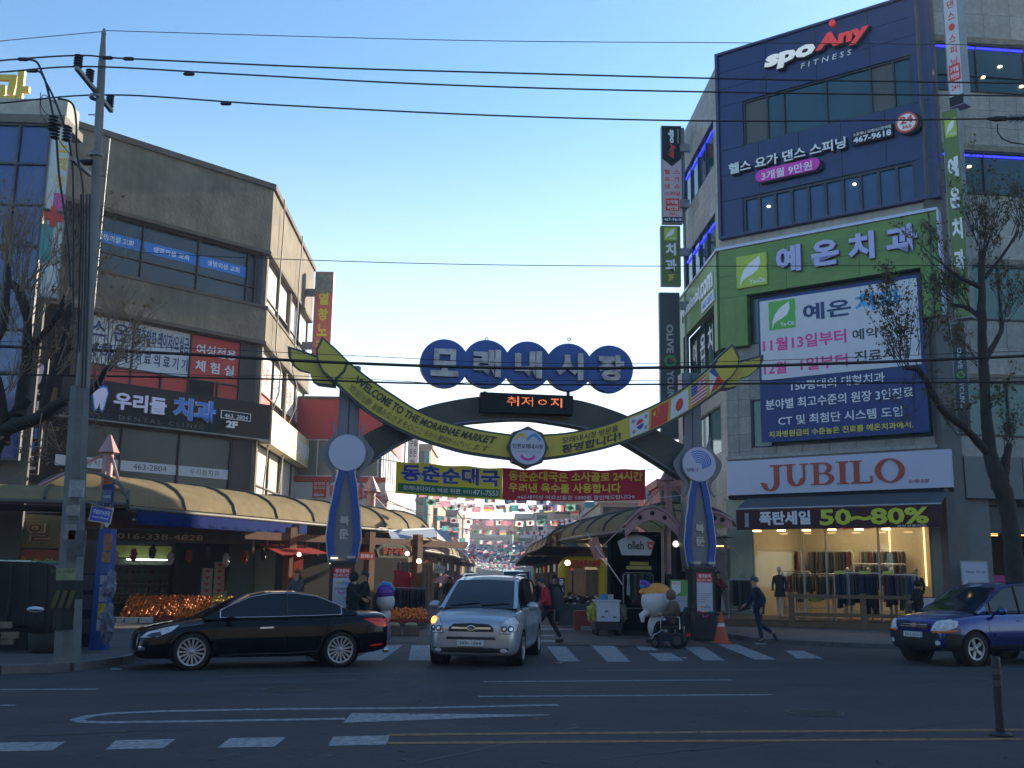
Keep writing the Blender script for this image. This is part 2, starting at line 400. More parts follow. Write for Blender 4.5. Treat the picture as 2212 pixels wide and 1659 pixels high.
pv_l = pavement('pavement', [(-420, 1456), (0, 1456), (150, 1450), (255, 1436), (330, 1420), (520, 1399), (700, 1385), (800, 1372)], [(-4.6, 60), (-60, 60), (-60, 19)], pave)
pv_r = pavement('pavement', [(1560, 1374), (1650, 1388), (1800, 1396), (1960, 1402), (2120, 1404), (2400, 1404)], [(60, 26), (60, 60), (5.6, 60)], pavers, z=.10)
lane = struct('lane', MB().add([(-4.3, 27, .012), (5.2, 27, .012), (4.2, 130, .012), (-7.5, 130, .012)], [(0, 1, 2, 3)]), mat('lane_paving', (.075, .05, .045), .85, var=.4, scale=1.5, bump=.3))
# left concrete building
C0 = Vector((-9.92, 40, 0)); LF = wall_frame(C0, (.691, .723)); LS = wall_frame(C0, (-.038, 1))
L0 = LF.p(-9.6, 0); S1 = LS.p(11.4, 0)
def hy(F, u, v, off=0): return F.uv(u, v, off)[1]
y_roof = hy(LF, 581, 411); y_3b = hy(LF, 567, 542); y_2t = hy(LF, 561, 667); y_2b = hy(LF, 560, 737); y_1t = hy(LF, 556, 878); y_1b = hy(LF, 556, 950); y_0 = hy(LF, 552, 1062)
B1 = thing('concrete_building', 'brown concrete corner building with dark ribbon windows left of the market gate', 'building', C0, world=True)
def lplan(o):
 k = o
 a = LF.p(-9.6, 0, k); c = LF.p(0, 0, k) + LS.ez * k * .6; d = LS.p(11.4, 0, k)
 return [(a.x, a.y), (c.x, c.y), (d.x, d.y), (d.x - 14, d.y + 1), (a.x - 4, a.y + 9)]
for nm, z0, z1, o, m in [('parapet', y_3b, y_roof, .12, conc), ('parapet_coping', y_roof, y_roof + .22, .2, conc_d), ('spandrel', y_2b, y_2t, .12, conc),
                         ('spandrel_trim', y_3b - .14, y_3b, .16, conc_d), ('spandrel_trim', y_2t, y_2t + .12, .16, conc_d), ('spandrel_trim', y_2b - .14, y_2b, .16, conc_d),
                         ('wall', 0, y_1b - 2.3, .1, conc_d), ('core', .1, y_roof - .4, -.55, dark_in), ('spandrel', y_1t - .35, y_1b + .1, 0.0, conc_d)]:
 part(nm, plan_prism(lplan(o), z0, z1), m, B1)
x3 = [LF.x_at(u, (y_2t + y_3b) / 2) for u in (190, 311, 431, 538)]
fr = window(LF, -7.05, y_2t + .12, -.35, y_3b - .14, [(x - (-7.05)) / 6.7 for x in x3], [.34], B1, brown_f, glass_d, z=-.2)
part('pillar', MB().fbox(LF, -.33, y_2t + .12, -.02, y_3b - .14, -.4, -.1), glass_d, B1)
bl = mat('blue_film', (.02, .19, .62), .4, var=.04)
for i in range(3):
 a, b = x3[i] + .05, x3[i + 1] - .05
 yb = y_2t + .12 + (y_3b - y_2t) * .45; p = part('window_sticker', MB().fbox(LF, a, yb, b, yb + .42, -.187, -.183), bl, B1)
 w_ = b - a
 text(LF, '생명의샘 교회', (a + w_ * .18, yb + .1, a + w_ * .86, yb + .33), -.182, white_l, p, depth=0, bold=.02)
y2lo = y_1t - .35 + .02 + .35
x2 = [LF.x_at(u, (y_1t + y_2b) / 2) for u in (165, 290, 414, 523)]
ylow = y_1t + .05; ymid = ylow + (y_2b - y_1t) * .27
redw = mat('red_film', (.60, .05, .03), .45, var=.06)
fr = window(LF, x2[0], ylow, x2[3], y_2b - .14, [(x2[1] - x2[0]) / (x2[3] - x2[0]), (x2[2] - x2[0]) / (x2[3] - x2[0])], [.27], B1, brown_f, redw, z=-.2,
   mats={(0, 1): white_p, (1, 1): white_p, (2, 1): redw})
window(LF, -7.05, ylow, x2[0] - .02, y_2b - .14, [], [.27], B1, brown_f, glass_d, z=-.2)
part('pillar', MB().fbox(LF, x2[3] + .01, ylow, -.02, y_2b - .14, -.4, -.12), brown_f, B1)
for xx in ((x2[1] + x2[0]) / 2, (x2[1] + x2[2]) / 2 , x2[2] + (x2[3] - x2[2]) * .55):
 part('mullion', MB().fbox(LF, xx, ylow, xx + .06, ymid, -.18, -.1), brown_f, B1)
place('pane', dark_in, LF, x2[2] + .05, ylow + .05, x2[2] + (x2[3] - x2[2]) * .5, ymid - .06, -.19, -.16, fr)
yw = ymid + .05; yt = y_2b - .2; hh = yt - yw
text(LF, '스 온', (x2[0] + .5, yw + hh * .52, x2[1] - .15, yt - .12), -.17, navy_l, fr, depth=.004, bold=.02)
text(LF, '명하직', (x2[0] + .35, yw + hh * .08, x2[1] - .15, yw + hh * .4), -.17, navy_l, fr, depth=.004, bold=.02)
text(LF, '통증완화·레이저/요실금', (x2[1] + .1, yw + hh * .52, x2[2] - .07, yt - .15), -.17, navy_l, fr, depth=.004, bold=.015)
text(LF, '치 료 의 료 기 기', (x2[1] + .12, yw + hh * .1, x2[2] - .07, yw + hh * .38), -.17, navy_l, fr, depth=.004, bold=.015)
text(LF, '여성전용', (x2[2] + .25, yw + hh * .55, x2[3] - .2, yt - .3), -.17, white_l, fr, depth=.004, bold=.02)
text(LF, '체 험 실', (x2[2] + .25, yw + hh * .15, x2[3] - .25, yw + hh * .42), -.17, white_l, fr, depth=.004, bold=.02)
x1 = [LF.x_at(u, y_1b - .8) for u in (128, 265, 390, 503)]
window(LF, -7.05, y_1b - 2.35, x1[3], y_1b - .05, [(x - (-7.05)) / (x1[3] + 7.05) for x in x1[1:3]], [], B1, brown_f, mat('olive_glass', (.05, .045, .035), .25, var=.2), z=-.2)
part('pillar', MB().fbox(LF, x1[3] + .02, y_1b - 2.35, -.02, y_1b, -.4, -.1), brown_f, B1)
for a, b, s in ((x1[0], x1[1], '우리들치과'), (x1[1] + .06, x1[2] - .03, '463-2804'), (x1[2] + .06, x1[3] - .06, '우리들치과')):
 yb = y_1b - 1.62; p = part('window_sticker', MB().fbox(LF, a, yb, b, yb + .36, -.183, -.178), white_p, B1)
 text(LF, s, (a + (b - a) * .22, yb + .08, a + (b - a) * .82, yb + .29), -.177, black_l, p, depth=0, bold=.0)
side_white = mat('sunlit_blind', (.62, .60, .56), .35, var=.08)
for (a, b) in ((y_2t + .12, y_3b - .14), (ylow, y_2b - .14), (y_1b - 2.3, y_1b - .05)):
 for (xa, xb) in ((.35, 5.5), (5.9, 11.1)):
  mats = {(0, 1): side_white, (1, 1): side_white, (0, 0): side_white if a > 9 else redw, (1, 0): glass_d}
  if a < y_1b - 1: mats = {(0, 0): side_white, (1, 0): side_white, (0, 1): side_white, (1, 1): side_white}
  f = window(LS, xa, a, xb, b, [.52], [.27], B1, brown_f, side_white, z=-.12, mats=mats)
  if a == ylow: text(LS, '온열', (xa + .5, a + 1.2, xa + 2, b - .5), -.1, mats and red_l, f, depth=.004); text(LS, '스온', (xa + 2.7, a + 1.2, xb - .4, b - .6), -.1, navy_l, f, depth=.004)
 part('pillar', MB().fbox(LS, 5.53, a, 5.87, b, -.3, .05), conc, B1); part('pillar', MB().fbox(LS, .02, a, .33, b, -.3, .05), conc, B1)
sgn = thing('fascia_sign', 'long black dental clinic fascia sign with tooth emblem and phone number 463.2804', 'sign', LF.p(-3, y_1b, 0), world=True)
xl = LF.x_at(118, y_1b + .4); q = .42
part('sign_box', MB().fbox(LF, xl, y_1b, .35, y_1t + .05, .14, q), black_s, sgn)
part('sign_edge', MB().fbox(LF, xl, y_1b - .05, .37, y_1b - .005, .14, q + .02), steel, sgn)
def onL(u0, u1, vt, vb, off=q): return LF.rectr(u0, u1, vt, vb, off)
text(LF, '우리들', onL(244, 357, 861, 898), q + .03, mat('lilac_lettering', (.62, .6, .85), .4, var=0), sgn, depth=.07, bold=.035)
text(LF, '치과', onL(372, 464, 869, 916), q + .03, white_l, sgn, depth=.05, bold=.055)
text(LF, '치과', onL(372, 464, 869, 916), q + .085, blue_l, sgn, depth=.02, bold=.035)
text(LF, '463. 2804', onL(485, 535, 899, 908), q, white_l, sgn, depth=.02, bold=0)
b = onL(477, 540, 895, 911)
part('number_frame', MB().fbox(LF, b[0], b[1], b[2], b[1] + .02, q, q + .03).fbox(LF, b[0], b[3], b[2], b[3] + .02, q, q + .03).fbox(LF, b[0], b[1], b[0] + .02, b[3], q, q + .031).fbox(LF, b[2], b[1], b[2] + .02, b[3] + .02, q, q + .031), white_l, sgn)
text(LF, '2F', onL(488, 512, 911, 926), q, white_l, sgn, depth=.05, bold=.035)
text(LF, 'D E N T A L   C L I N I C', onL(257, 440, 919, 928), q, mat('dim_lettering', (.12, .13, .15), .5, var=0), sgn, depth=.01, bold=0)
b = onL(193, 232, 834, 893)
def tooth(F, b, z0, z1, k=1.0):
 P = [(.08, .55), (.02, .78), (.12, .95), (.3, 1), (.5, .93), (.7, 1), (.9, .95), (1, .75), (.93, .5), (.85, .2), (.75, 0), (.62, .03), (.52, .3), (.42, .05), (.28, 0), (.18, .25)]
 cx, cy = .5, .5; P = [(cx + (x - cx) * k, cy + (y - cy) * k) for x, y in P]
 return MB().prism(F, [(b[0] + (b[2] - b[0]) * x, b[1] + (b[3] - b[1]) * y) for x, y in P][::-1], z0, z1)
part('tooth_emblem', tooth(LF, b, q, q + .06), blue_l, sgn); part('tooth_emblem', tooth(LF, b, q + .06, q + .09, .84), MATS['lilac_lettering'], sgn)
cs = thing('fascia_sign', 'cream sunlit fascia sign on the lane side of the concrete building', 'sign', LS.p(4, y_1b), world=True)
part('sign_box', MB().fbox(LS, .5, y_1b - .1, 11.8, y_1t - .05, .05, .5), mat('cream_sign', (.70, .60, .36), .5, var=.15, scale=1), cs)
text(LS, '인천 온열 체험실', (5, y_1b + .25, 10, y_1t - .4), .5, white_l, cs, depth=.02)
cab = mat('cable_black', (.012, .012, .013), .6, var=0); cabg = mat('cable_grey', (.16, .15, .13), .6, var=.1)
for xs, xe, sd in ((1.6, .5, 1), (6.2, 3.4, 2)):
 random.seed(sd); P = []
 for i in range(15):
  t = i / 14; y = y_roof + .2 - (y_roof - 4) * t
  P.append(LS.p(xs + (xe - xs) * t ** 2 + random.uniform(-.12, .12), y, .3 + (.3 if i in (8, 9) else 0)))
 one('loose_cable', MB().tube(P, .03, 5), cabg, 'grey cable hanging down the %s of the sunlit lane wall' % ('near part' if sd == 1 else 'far part'), 'cable')
one('downpipe', MB().tube([LF.p(-6.9, y_roof - .1, .3), LF.p(-6.92, y_roof - 3, .3), LF.p(-6.93, y_2b, .3), LF.p(-6.94, 4, .3)], .035, 8), steel, 'grey metal downpipe at the left end of the concrete building', 'pipe')
# far left office with blue glass
gx = dp(72, 700, 31.0); B2 = thing('office_building', 'office block with blue glass curtain wall at the left edge', 'building', (gx.x, gx.y, 0), world=True)
GF = Frame((gx.x, gx.y, 0), (1, .03, 0), (0, 0, 1)); yt2 = hy(GF, 72, 268); ycor = hy(GF, 72, 255)
part('wall', plan_prism([(gx.x - 12, gx.y + .25), (gx.x + .1, gx.y + .35), (gx.x - .1, gx.y + .9), (gx.x - 12, gx.y + 1.2)], 0, yt2), mat('render_grey', (.10, .09, .08), .85, var=.25, scale=1), B2)
part('parapet', MB().fbox(GF, -12, yt2 + .29, .3, yt2 + .95, -1.2, -.2), mat('pale_render', (.36, .34, .31), .85, var=.2), B2)
part('cornice', MB().fbox(GF, -12, yt2, .4, yt2 + .28, -1.4, .12), mat('brown_cornice', (.12, .11, .10), .8, var=.2), B2)
ncol = 9; xs0 = -9.0
window(GF, xs0, 4.9, -.02, yt2, [i / ncol for i in range(1, ncol)], [i / 8 for i in range(1, 8)], B2, mat('charcoal_frame', (.03, .032, .035), .5), glass_b, z=-.05, fw=.07)
RFR = GF.moved(0, 0, 0)
rl = thing('rooftop_sign', 'yellow rooftop letters at the top left corner', 'sign', GF.p(-1.5, yt2 + 1.2, -.6), world=True)
gy = mat('yellow_sign_letter', (.62, .42, .03), .5, var=.08)
a = GF.uv(-22, 240, -.5); b = GF.uv(70, 158, -.5)
text(GF, '과', (a[0], a[1], b[0], b[1]), -.5, gy, rl, depth=.14, bold=.035)
text(GF, '치', (a[0] - 1.9, a[1], a[0] - .4, b[1]), -.5, gy, rl, depth=.14, bold=.035)
mb = MB()
for i in range(6): mb.cyl(GF.p(a[0] - .1 + i * .22, yt2 + 1.25, -.62), GF.p(a[0] - .1 + i * .22, a[1] + .7, -.62), .02, 5)
part('sign_support', mb, steel, rl)
# right corner building
RL = Vector((8.62, 41, 0)); RF = wall_frame(RL, (.8, -.597)); RE = RF.p(8.22, 0); RS = wall_frame(RL, (.038, -1)); RW = wall_frame(RE, (.995, .10))
B3 = thing('corner_building', 'tall stone clad corner building with navy and green fascias right of the gate', 'building', RL, world=True)
yT = hy(RF, 1563, 115); H = yT
W_ = 8.22
def rplan(k):
 a = RS.p(-7.6, 0, k); b = RL + RS.ez * k; c = RE + RF.ez * k; d = RW.p(0, 0, k); e = RW.p(16, 0, k)
 return [(a.x, a.y), (b.x, b.y), (c.x, c.y), (e.x, e.y), (e.x + 1, e.y + 9), (a.x + 8, a.y + 2.5)]
part('core', plan_prism([(p[0] , p[1]) for p in rplan(-.7)], hy(RF, 1571, 1072) + .1, yT - .3), dark_in, B3)
def yv(v, u=1563): return hy(RF, u, v)
stones = [stone, stone, stone2]
def band(F, x0, x1, ya, yb, nx, ny):
 part('wall', MB().fbox(F, x0, ya, x1, yb, -.35, -.055), joint, B3)
 panel_grid(F, x0, ya, x1, yb, nx, ny, -.05, .05, stones, B3)
yN0, yN1 = yv(522), yT
yG1, yG0 = yv(541), yv(650)
yB1, yB0 = yv(645, 1616), yv(745, 1616)
yC1, yC0 = yv(864, 1619), yv(968, 1619)
yJ1, yJ0 = yv(1000, 1571), yv(1072, 1571)
part('wall', MB().fbox(RF, 0, yG1 - .02, W_, yT - .05, -.35, 0), joint, B3)
part('ledge', MB().fbox(RF, -.1, yG1 + .02, W_ + .1, yN0 - .02, -.3, .16), stone2, B3)
navy = mat('navy_cladding', (.010, .022, .115), .38, var=.12, scale=.8, streak=.2); navy2 = mat('navy_cladding_trim', (.03, .03, .10), .4, var=.1)
yT = yT - .25; yN1 = yT; nc = thing('navy_cladding', 'navy blue composite cladding with two window strips on the corner building', 'cladding', RF.p(W_ / 2, yN0, .3), world=True)
zn = .30
a1, b1, c1, d1 = RF.rect(1605, 218, 315, 1970, zn); a2, b2, c2, d2 = RF.rect(1605, 427, 506, 1978, zn)
xe = RF.x_at(2022, yN0 + 2, zn)
def npan(x0, y0, x1, y1, n):
 for i in range(n):
  place('cladding_panel', navy, RF, x0 + (x1 - x0) * i / n + .008, y0 + .008, x0 + (x1 - x0) * (i + 1) / n - .008, y1 - .008, .08, zn, nc, rnd=.003)
npan(.12, d1, xe - .1, d1 + (yN1 - d1) * .33, 4); npan(.12, d1 + (yN1 - d1) * .33, xe - .1, d1 + (yN1 - d1) * .66, 4); npan(.12, d1 + (yN1 - d1) * .66, xe - .1, yN1, 4)
npan(.12, d2, xe - .1, (b1 + d2) / 2, 5); npan(.12, (b1 + d2) / 2, xe - .1, b1, 5); npan(.12, yN0 + .1, xe - .1, b2, 4)
npan(.12, b1, a1, d1, 1); npan(c1, b1, xe - .1, d1, 1); npan(.12, b2, a2, d2, 1); npan(c2, b2, xe - .1, d2, 1)
mb = MB()
for q_ in ((0, yN0, .12, yN1 + .1), (xe - .1, yN0, xe + .05, yN1 + .1), (.12, yN0, xe - .1, yN0 + .1), (.12, yN1, xe - .1, yN1 + .1)): mb.fbox(RF, q_[0], q_[1], q_[2], q_[3], .05, zn + .1)
part('edge_trim', mb, navy2, nc)
fr_n = mat('window_frame_black', (.02, .022, .028), .4, var=.1)
pc = [RF.x_at(u, (b1 + d1) / 2, zn) for u in (1656, 1692, 1784, 1880, 1930)]
blind = mat('grey_blind', (.09, .09, .09), .7, var=.1)
window(RF, a1, b1, c1, d1, [(x - a1) / (c1 - a1) for x in pc], [], nc, fr_n, glass_t, z=.14, fw=.07, mats={(0, 0): blind, (4, 0): blind})
glass_i = mat('mottled_blue_glass', (.02, .06, .16), .06, var=.5, scale=.7)  # blue glass, tone strongly varied by noise
window(RF, a2, b2, c2, d2, [i / 10 for i in range(1, 10)], [], nc, fr_n, glass_i, z=.14, fw=.11)
def onR(u0, vt, vb, u1, off=zn + .1): return RF.rect(u0, vt, vb, u1, off)
sp = thing('gym_sign', 'raised white and red gym lettering high on the navy cladding', 'sign', RF.p(3, d1, zn), world=True)
spw = mat('gym_white', (.78, .78, .74), .35, var=0, emit=.12); spr = mat('gym_red', (.75, .04, .03), .35, var=0, emit=.10, ecol=(.75, .04, .03))
def raised(F, s, box, z, m, parent, dep, bold, shear=0):
 text(F, s, (box[0] + .04, box[1] - .05, box[2] + .04, box[3] - .05), z, black_s, parent, name='letter_return', depth=dep, bold=bold + .01, shear=shear)
 text(F, s, box, z + dep, m, parent, depth=.03, bold=bold, shear=shear)
b = onR(1650, 126, 160, 1758); raised(RF, 'spo', b, zn, spw, sp, .18, .05, .22)
b = onR(1760, 82, 123, 1872); raised(RF, 'Any', b, zn, spr, sp, .18, .05, .22)
cx_, cy_ = RF.uv(1797, 49, zn + .2); part('logo_dot', MB().prism(RF, [(cx_ + .13 * math.cos(t * .628), cy_ + .13 * math.sin(t * .628)) for t in range(10)], zn + .02, zn + .2), spr, sp)
text(RF, 'F I T N E S S', onR(1730, 138, 149, 1838, zn), zn, white_l, sp, depth=.03, bold=0, shear=.2)
gs = thing('gym_sign', 'white class names with magenta price pill and round 24 badge below the upper windows', 'sign', RF.p(3, d2, zn), world=True)
b = onR(1576, 356, 379, 1828); raised(RF, '헬스 요가 댄스 스피닝', b, zn, white_l, gs, .16, .02)
def pill(F, b, z0, z1, n=8):
 r = (b[3] - b[1]) / 2; P = [(b[2] - r + r * math.sin(math.pi * i / n), b[1] + r - r * math.cos(math.pi * i / n)) for i in range(n + 1)]
 P += [(b[0] + r - r * math.sin(math.pi * i / n), b[1] + r + r * math.cos(math.pi * i / n)) for i in range(n + 1)]
 return MB().prism(F, P, z0, z1)
b = onR(1632, 370, 396, 1771, zn + .2); part('price_pill', pill(RF, (b[0] + .06, b[1] - .07, b[2] + .1, b[3] - .07), zn, zn + .18), black_s, gs)
part('price_pill', pill(RF, b, zn + .18, zn + .22), mat('magenta_sign', (.62, .02, .42), .4, var=.03), gs)
text(RF, '3개월 9만원', onR(1645, 372, 391, 1754, zn + .22), zn + .22, white_l, gs, depth=.02, bold=.012)
b = onR(1840, 287, 314, 1928, zn + .2); part('number_plate_sign', MB().fbox(RF, b[0], b[1], b[2], b[3], zn, zn + .2), black_s, gs)
hh = b[3] - b[1]; text(RF, '스포애니 모래내시장역점', (b[0] + .05, b[1] + hh * .66, b[2] - .05, b[1] + hh * .93), zn + .2, white_l, gs, depth=.01, bold=.01)
text(RF, '467-9618', (b[0] + .05, b[1] + hh * .1, b[2] - .05, b[1] + hh * .58), zn + .2, white_l, gs, depth=.01, bold=.03)
cx_, cy_ = RF.uv(1958, 264, zn + .25); r_ = .4
def disc(F, x, y, r, z0, z1, n=28): return MB().prism(F, [(x + r * math.cos(2 * math.pi * i / n), y + r * math.sin(2 * math.pi * i / n)) for i in range(n)], z0, z1)
part('badge', disc(RF, cx_ + .12, cy_ - .05, r_ + .02, zn, zn + .2), black_s, gs); part('badge', disc(RF, cx_, cy_, r_, zn + .2, zn + .24), mat('badge_red', (.6, .06, .02), .4, var=0), gs)
part('badge', disc(RF, cx_, cy_, r_ * .82, zn + .24, zn + .25), white_l, gs)
text(RF, '24', (cx_ - .23, cy_ - .05, cx_ + .23, cy_ + .25), zn + .25, MATS['badge_red'], gs, depth=.01, bold=.04); text(RF, '365', (cx_ - .17, cy_ - .24, cx_ + .17, cy_ - .1), zn + .25, MATS['badge_red'], gs, depth=.01, bold=.03)
green = mat('green_cladding', (.13, .24, .035), .42, var=.1, scale=.7, streak=.18); gtrim = mat('silver_trim', (.45, .46, .60), .35, .2, var=.05)
gf = thing('green_cladding', 'lime green fascia wrapping the corner below the navy cladding', 'cladding', RF.p(2, yG0), world=True)
zg = .34; xge = RF.x_at(2030, yG0, zg)
ym_ = yG0 + (yG1 - yG0) * .42
for (ya, yb) in ((yG0, ym_), (ym_, yG1 - .12)):
 for i in range(3): place('cladding_panel', green, RF, -.05 + (xge + .05) * i / 3 + .006, ya + .006, -.05 + (xge + .05) * (i + 1) / 3 - .006, yb - .006, .02, zg, gf)
place('top_trim', gtrim, RF, -.2, yG1 - .11, xge + .05, yG1, .0, zg + .07, gf)
x616 = RF.x_at(1614, yB0 + 1, zg); yp = yv(756)
place('cladding_panel', green, RF, -.05, yp, x616, yG0 - .006, .02, zg, gf)
xr0 = RF.x_at(1990, yG0 - .5, zg); place('cladding_panel', green, RF, xr0, hy(RF, 2000, 690), xge, yG0 - .006, .02, zg, gf)
place('side_trim', gtrim, RF, xge + .005, hy(RF, 2000, 690), xge + .08, yG1 - .12, 0, zg + .07, gf)
for i in range(3): place('cladding_panel', green, RS, -7.5 + 2.5 * i + .006, yG0 + .0, -7.5 + 2.5 * (i + 1) - .006, yG1 - .12, .02, .3, gf)
place('top_trim', gtrim, RS, -7.55, yG1 - .11, .12, yG1, 0, .36, gf)
yq = yG0 - 2.6
place('cladding_panel', green, RS, -7.5, yq, -6.8, yG0 - .006, .02, .3, gf); place('cladding_panel', green, RS, -.55, yp, -.01, yG0 - .006, .02, .3, gf)
text(RS, '.com', (-3.0, yG0 + .75, -.6, yG0 + 1.45), .3, white_l, gf, depth=.06, bold=.02)
text(RS, 'yeondental', (-7.0, yG0 + .75, -3.1, yG0 + 1.45), .3, white_l, gf, depth=.06, bold=.02)
place('phone_plate', white_p, RS, -2.6, yG0 + .1, -.35, yG0 + .6, .3, .36, gf)
text(RS, '463-2875', (-2.4, yG0 + .2, -.5, yG0 + .5), .36, blue_l, gf, depth=.01)
ds = thing('dental_sign', 'raised lilac letters and lime leaf tile on the green fascia', 'sign', RF.p(3, yG0 + .4, zg), world=True)
lil = mat('lilac_letter', (.42, .42, .70), .4, var=.04)
b = onR(1677, 536, 593, 1982, zg + .1)
text(RF, '예 온 치 과', b, zg, mat('lilac_return', (.10, .11, .28), .5, var=0), ds, name='letter_return', depth=.13, bold=.05)
text(RF, '예 온 치 과', b, zg + .13, lil, ds, depth=.02, bold=.04)
def leaf_tile(F, b, z, m, parent, t=.1, m2=None, lab='Ye-On'):
 random.seed(3); w, h = b[2] - b[0], b[3] - b[1]; P = []
 for k in range(4):
  for i in range(7):
   t_ = i / 7; jit = random.uniform(-.012, .012) * w if 0 < i else 0
   e = [(b[0] + w * t_, b[1] + jit), (b[2] + jit, b[1] + h * t_), (b[2] - w * t_, b[3] + jit), (b[0] + jit, b[3] - h * t_)][k]; P.append(e)
 p = part('leaf_tile', MB().prism(F, P, z, z + t), m, parent)
 lf = [(.12, .04), (.14, .3), (.25, .55), (.45, .75), (.78, .93), (.8, .7), (.72, .5), (.55, .38), (.35, .3), (.2, .22)]
 part('leaf', MB().prism(F, [(b[0] + w * x, b[1] + h * y) for x, y in lf][::-1], z + t, z + t + .015), m2 or white_l, p)
 text(F, lab, (b[0] + w * .42, b[1] + h * .08, b[0] + w * .95, b[1] + h * .24), z + t, white_l, p, depth=.01, bold=.015)
lime = mat('lime_tile', (.38, .52, .04), .4, var=.04)
leaf_tile(RF, onR(1591, 556, 624, 1656, zg + .1), zg, lime, ds)
x6 = RF.x_at(1616, yB0 + 1); xw1 = RF.x_at(2012, yC0 + 1)
window(RF, x616 + .02, yB0, xr0 - .02, yG0 - .05, [.14, .38, .62, .86], [], B3, fr_n, glass_g, z=-.1)
window(RF, x6 + .03, yC0, xw1, yC1, [.12, .4, .68, .9], [], B3, fr_n, glass_g, z=-.1)
band(RF, x6 + .0, W_ + .0, yC1, yB0, 7, 2); band(RF, x6, W_, yJ1 - .3, yC0, 7, 1); band(RF, 0, x6, yJ1 - .3, yp - .02, 2, 7); band(RF, xw1 + .01, W_, yC0, yC1, 1, 3); band(RF, xge + .1, W_, yB0, yG1, 1, 6)
part('wall', MB().fbox(RF, 0, yp, x6, yG1, -.35, -.0), joint, B3)
part('ledge', MB().fbox(RF, -.05, yC0 - .42, W_ + .02, yC0 - .3, -.1, .1), stone2, B3)
bn = thing('hanging_banner', 'large white and navy dental opening banner hung over the green windows', 'banner', RF.p(3, yC0, .2), world=True)
zb = .42; a, b0_, c, d = RF.rect(1640, 645, 957, 1997, zb)
_, ysp = RF.uv(1640, 823, zb)
wb = mat('banner_white', (.60, .60, .66), .6, var=.05); nb = mat('banner_navy', (.012, .035, .17), .55, var=.08)
rows = []
for j in range(13):
 y = b0_ + (d - b0_) * j / 12; rows.append([RF.p(a + (c - a) * i / 18, y, zb - .03 + .02 * math.sin(i * 1.3 + j * .4)) for i in range(19)])
part('cloth', MB().grid(rows), nb, bn)
part('white_field', MB().fbox(RF, a + .1, ysp, c - .12, d - .13, zb - .002, zb + .006), wb, bn)
bt = zb + .012
def bl_(s, u0, vt, vb, u1, m, bold=.02): text(RF, s, RF.rect(u0, vt, vb, u1, bt), bt, m, bn, depth=0, bold=bold)
leaf_tile(RF, RF.rect(1661, 653, 714, 1718, bt), bt, mat('leaf_green', (.10, .42, .05), .5, var=.04), bn, t=.006)
bl_('예온', 1734, 658, 695, 1838, navy_l, .03); bl_('치과', 1846, 636, 676, 1947, mat('sky_lettering', (.02, .36, .75), .5, var=0), .03)
bl_('11월13일부터', 1648, 733, 762, 1828, pink_l, .025); bl_('예약접수', 1841, 712, 736, 1959, black_l, .02)
bl_('12월', 1650, 785, 811, 1699, pink_l, .025); bl_('1일부터', 1729, 774, 802, 1831, pink_l, .025); bl_('진료시작', 1846, 759, 785, 1968, black_l, .02)
for s, u0, vt, vb, u1 in (('150평대의 대형치과', 1709, 824, 845, 1911), ('분야별 최고수준의 원장 3인진료', 1654, 864, 886, 1973), ('CT 및 최첨단 시스템 도입', 1681, 899, 920, 1949)): bl_(s, u0, vt, vb, u1, white_l, .015)
bl_('치과병원급의 수준높은 진료를 예온치과에서.', 1661, 932, 946, 1973, yel_l, .018)
ywin = [(yv(522) + .4, yv(300) - 1.2), (yG1 + .4, yG1 + 1.9)]
yy = yT + .1
def sband(ya, yb, nx, ny): band(RS, -7.6, 0, ya, yb, nx, ny)
f3 = (yN1 - yG1) / 2
ys_ = [yG1, yG1 + f3 * .5, yG1 + f3, yG1 + f3 * 1.5, yT]
sband(ys_[1], ys_[2], 7, 3); sband(ys_[3], ys_[4], 7, 3)
window(RS, -7.5, ys_[0], -1.2, ys_[1], [.25, .5, .75], [], B3, fr_n, glass_t, z=-.1); window(RS, -7.5, ys_[2], -1.2, ys_[3], [.25, .5, .75], [], B3, fr_n, glass_t, z=-.1)
band(RS, -1.2, 0, ys_[0], ys_[1], 1, 3); band(RS, -1.2, 0, ys_[2], ys_[3], 1, 3)
window(RS, -6.78, yq, -.56, yG0 - .02, [.25, .5, .75], [], B3, fr_n, mat('green_glass_dark', (.02, .07, .05), .1, var=.2), z=-.1)
text(RS, '예 온 치 과', (-6.5, yq + 1.1, -.7, yG0 - .35), -.08, white_l, B3, depth=.004, bold=.02)
sband(yC1 + .1, yq, 7, 2); window(RS, -7.5, yC0, -1.0, yC1 + .08, [.33, .66], [], B3, fr_n, glass_g, z=-.1); band(RS, -1.0, 0, yC0, yC1 + .1, 1, 3); sband(3.4, yC0, 7, 4); part('wall', MB().fbox(RS, -7.6, 0, 0, 3.4, -.35, -.05), mat('lower_wall_dark', (.05, .05, .05), .7, var=.3), B3); 
neon = mat('neon_blue', (.03, .03, 1), .4, var=0, emit=1.5, ecol=(.02, .02, 1))
for y in (ys_[1] - .45, ys_[3] - .45): part('neon_tube', MB().fbox(RS, -7.2, y, -1.3, y + .07, -.07, -.03), neon, B3)
nb = thing('street_building', 'unseen stone block added beyond the right edge to shade the road', 'building', RW.p(30, 0), world=True); part('wall', MB().fbox(RW, 16.4, 0, 52, 19, -12, .1), stone, nb)  # unseen block, added to keep the low sun off the road
yw = lambda v: hy(RW, 2085, v)
wv = [(95, 198), (327, 419), (573, 690), (823, 941)]
part('pilaster', MB().fbox(RW, -.25, 0, .45, 30, -.25, .28), mat('pilaster_stone', (.13, .125, .12), .7, var=.2, scale=2), B3)
part('wall', MB().fbox(RW, .45, 3.4, 16, 26, -.35, -.055), joint, B3)
prev = 26.0; ws = .45
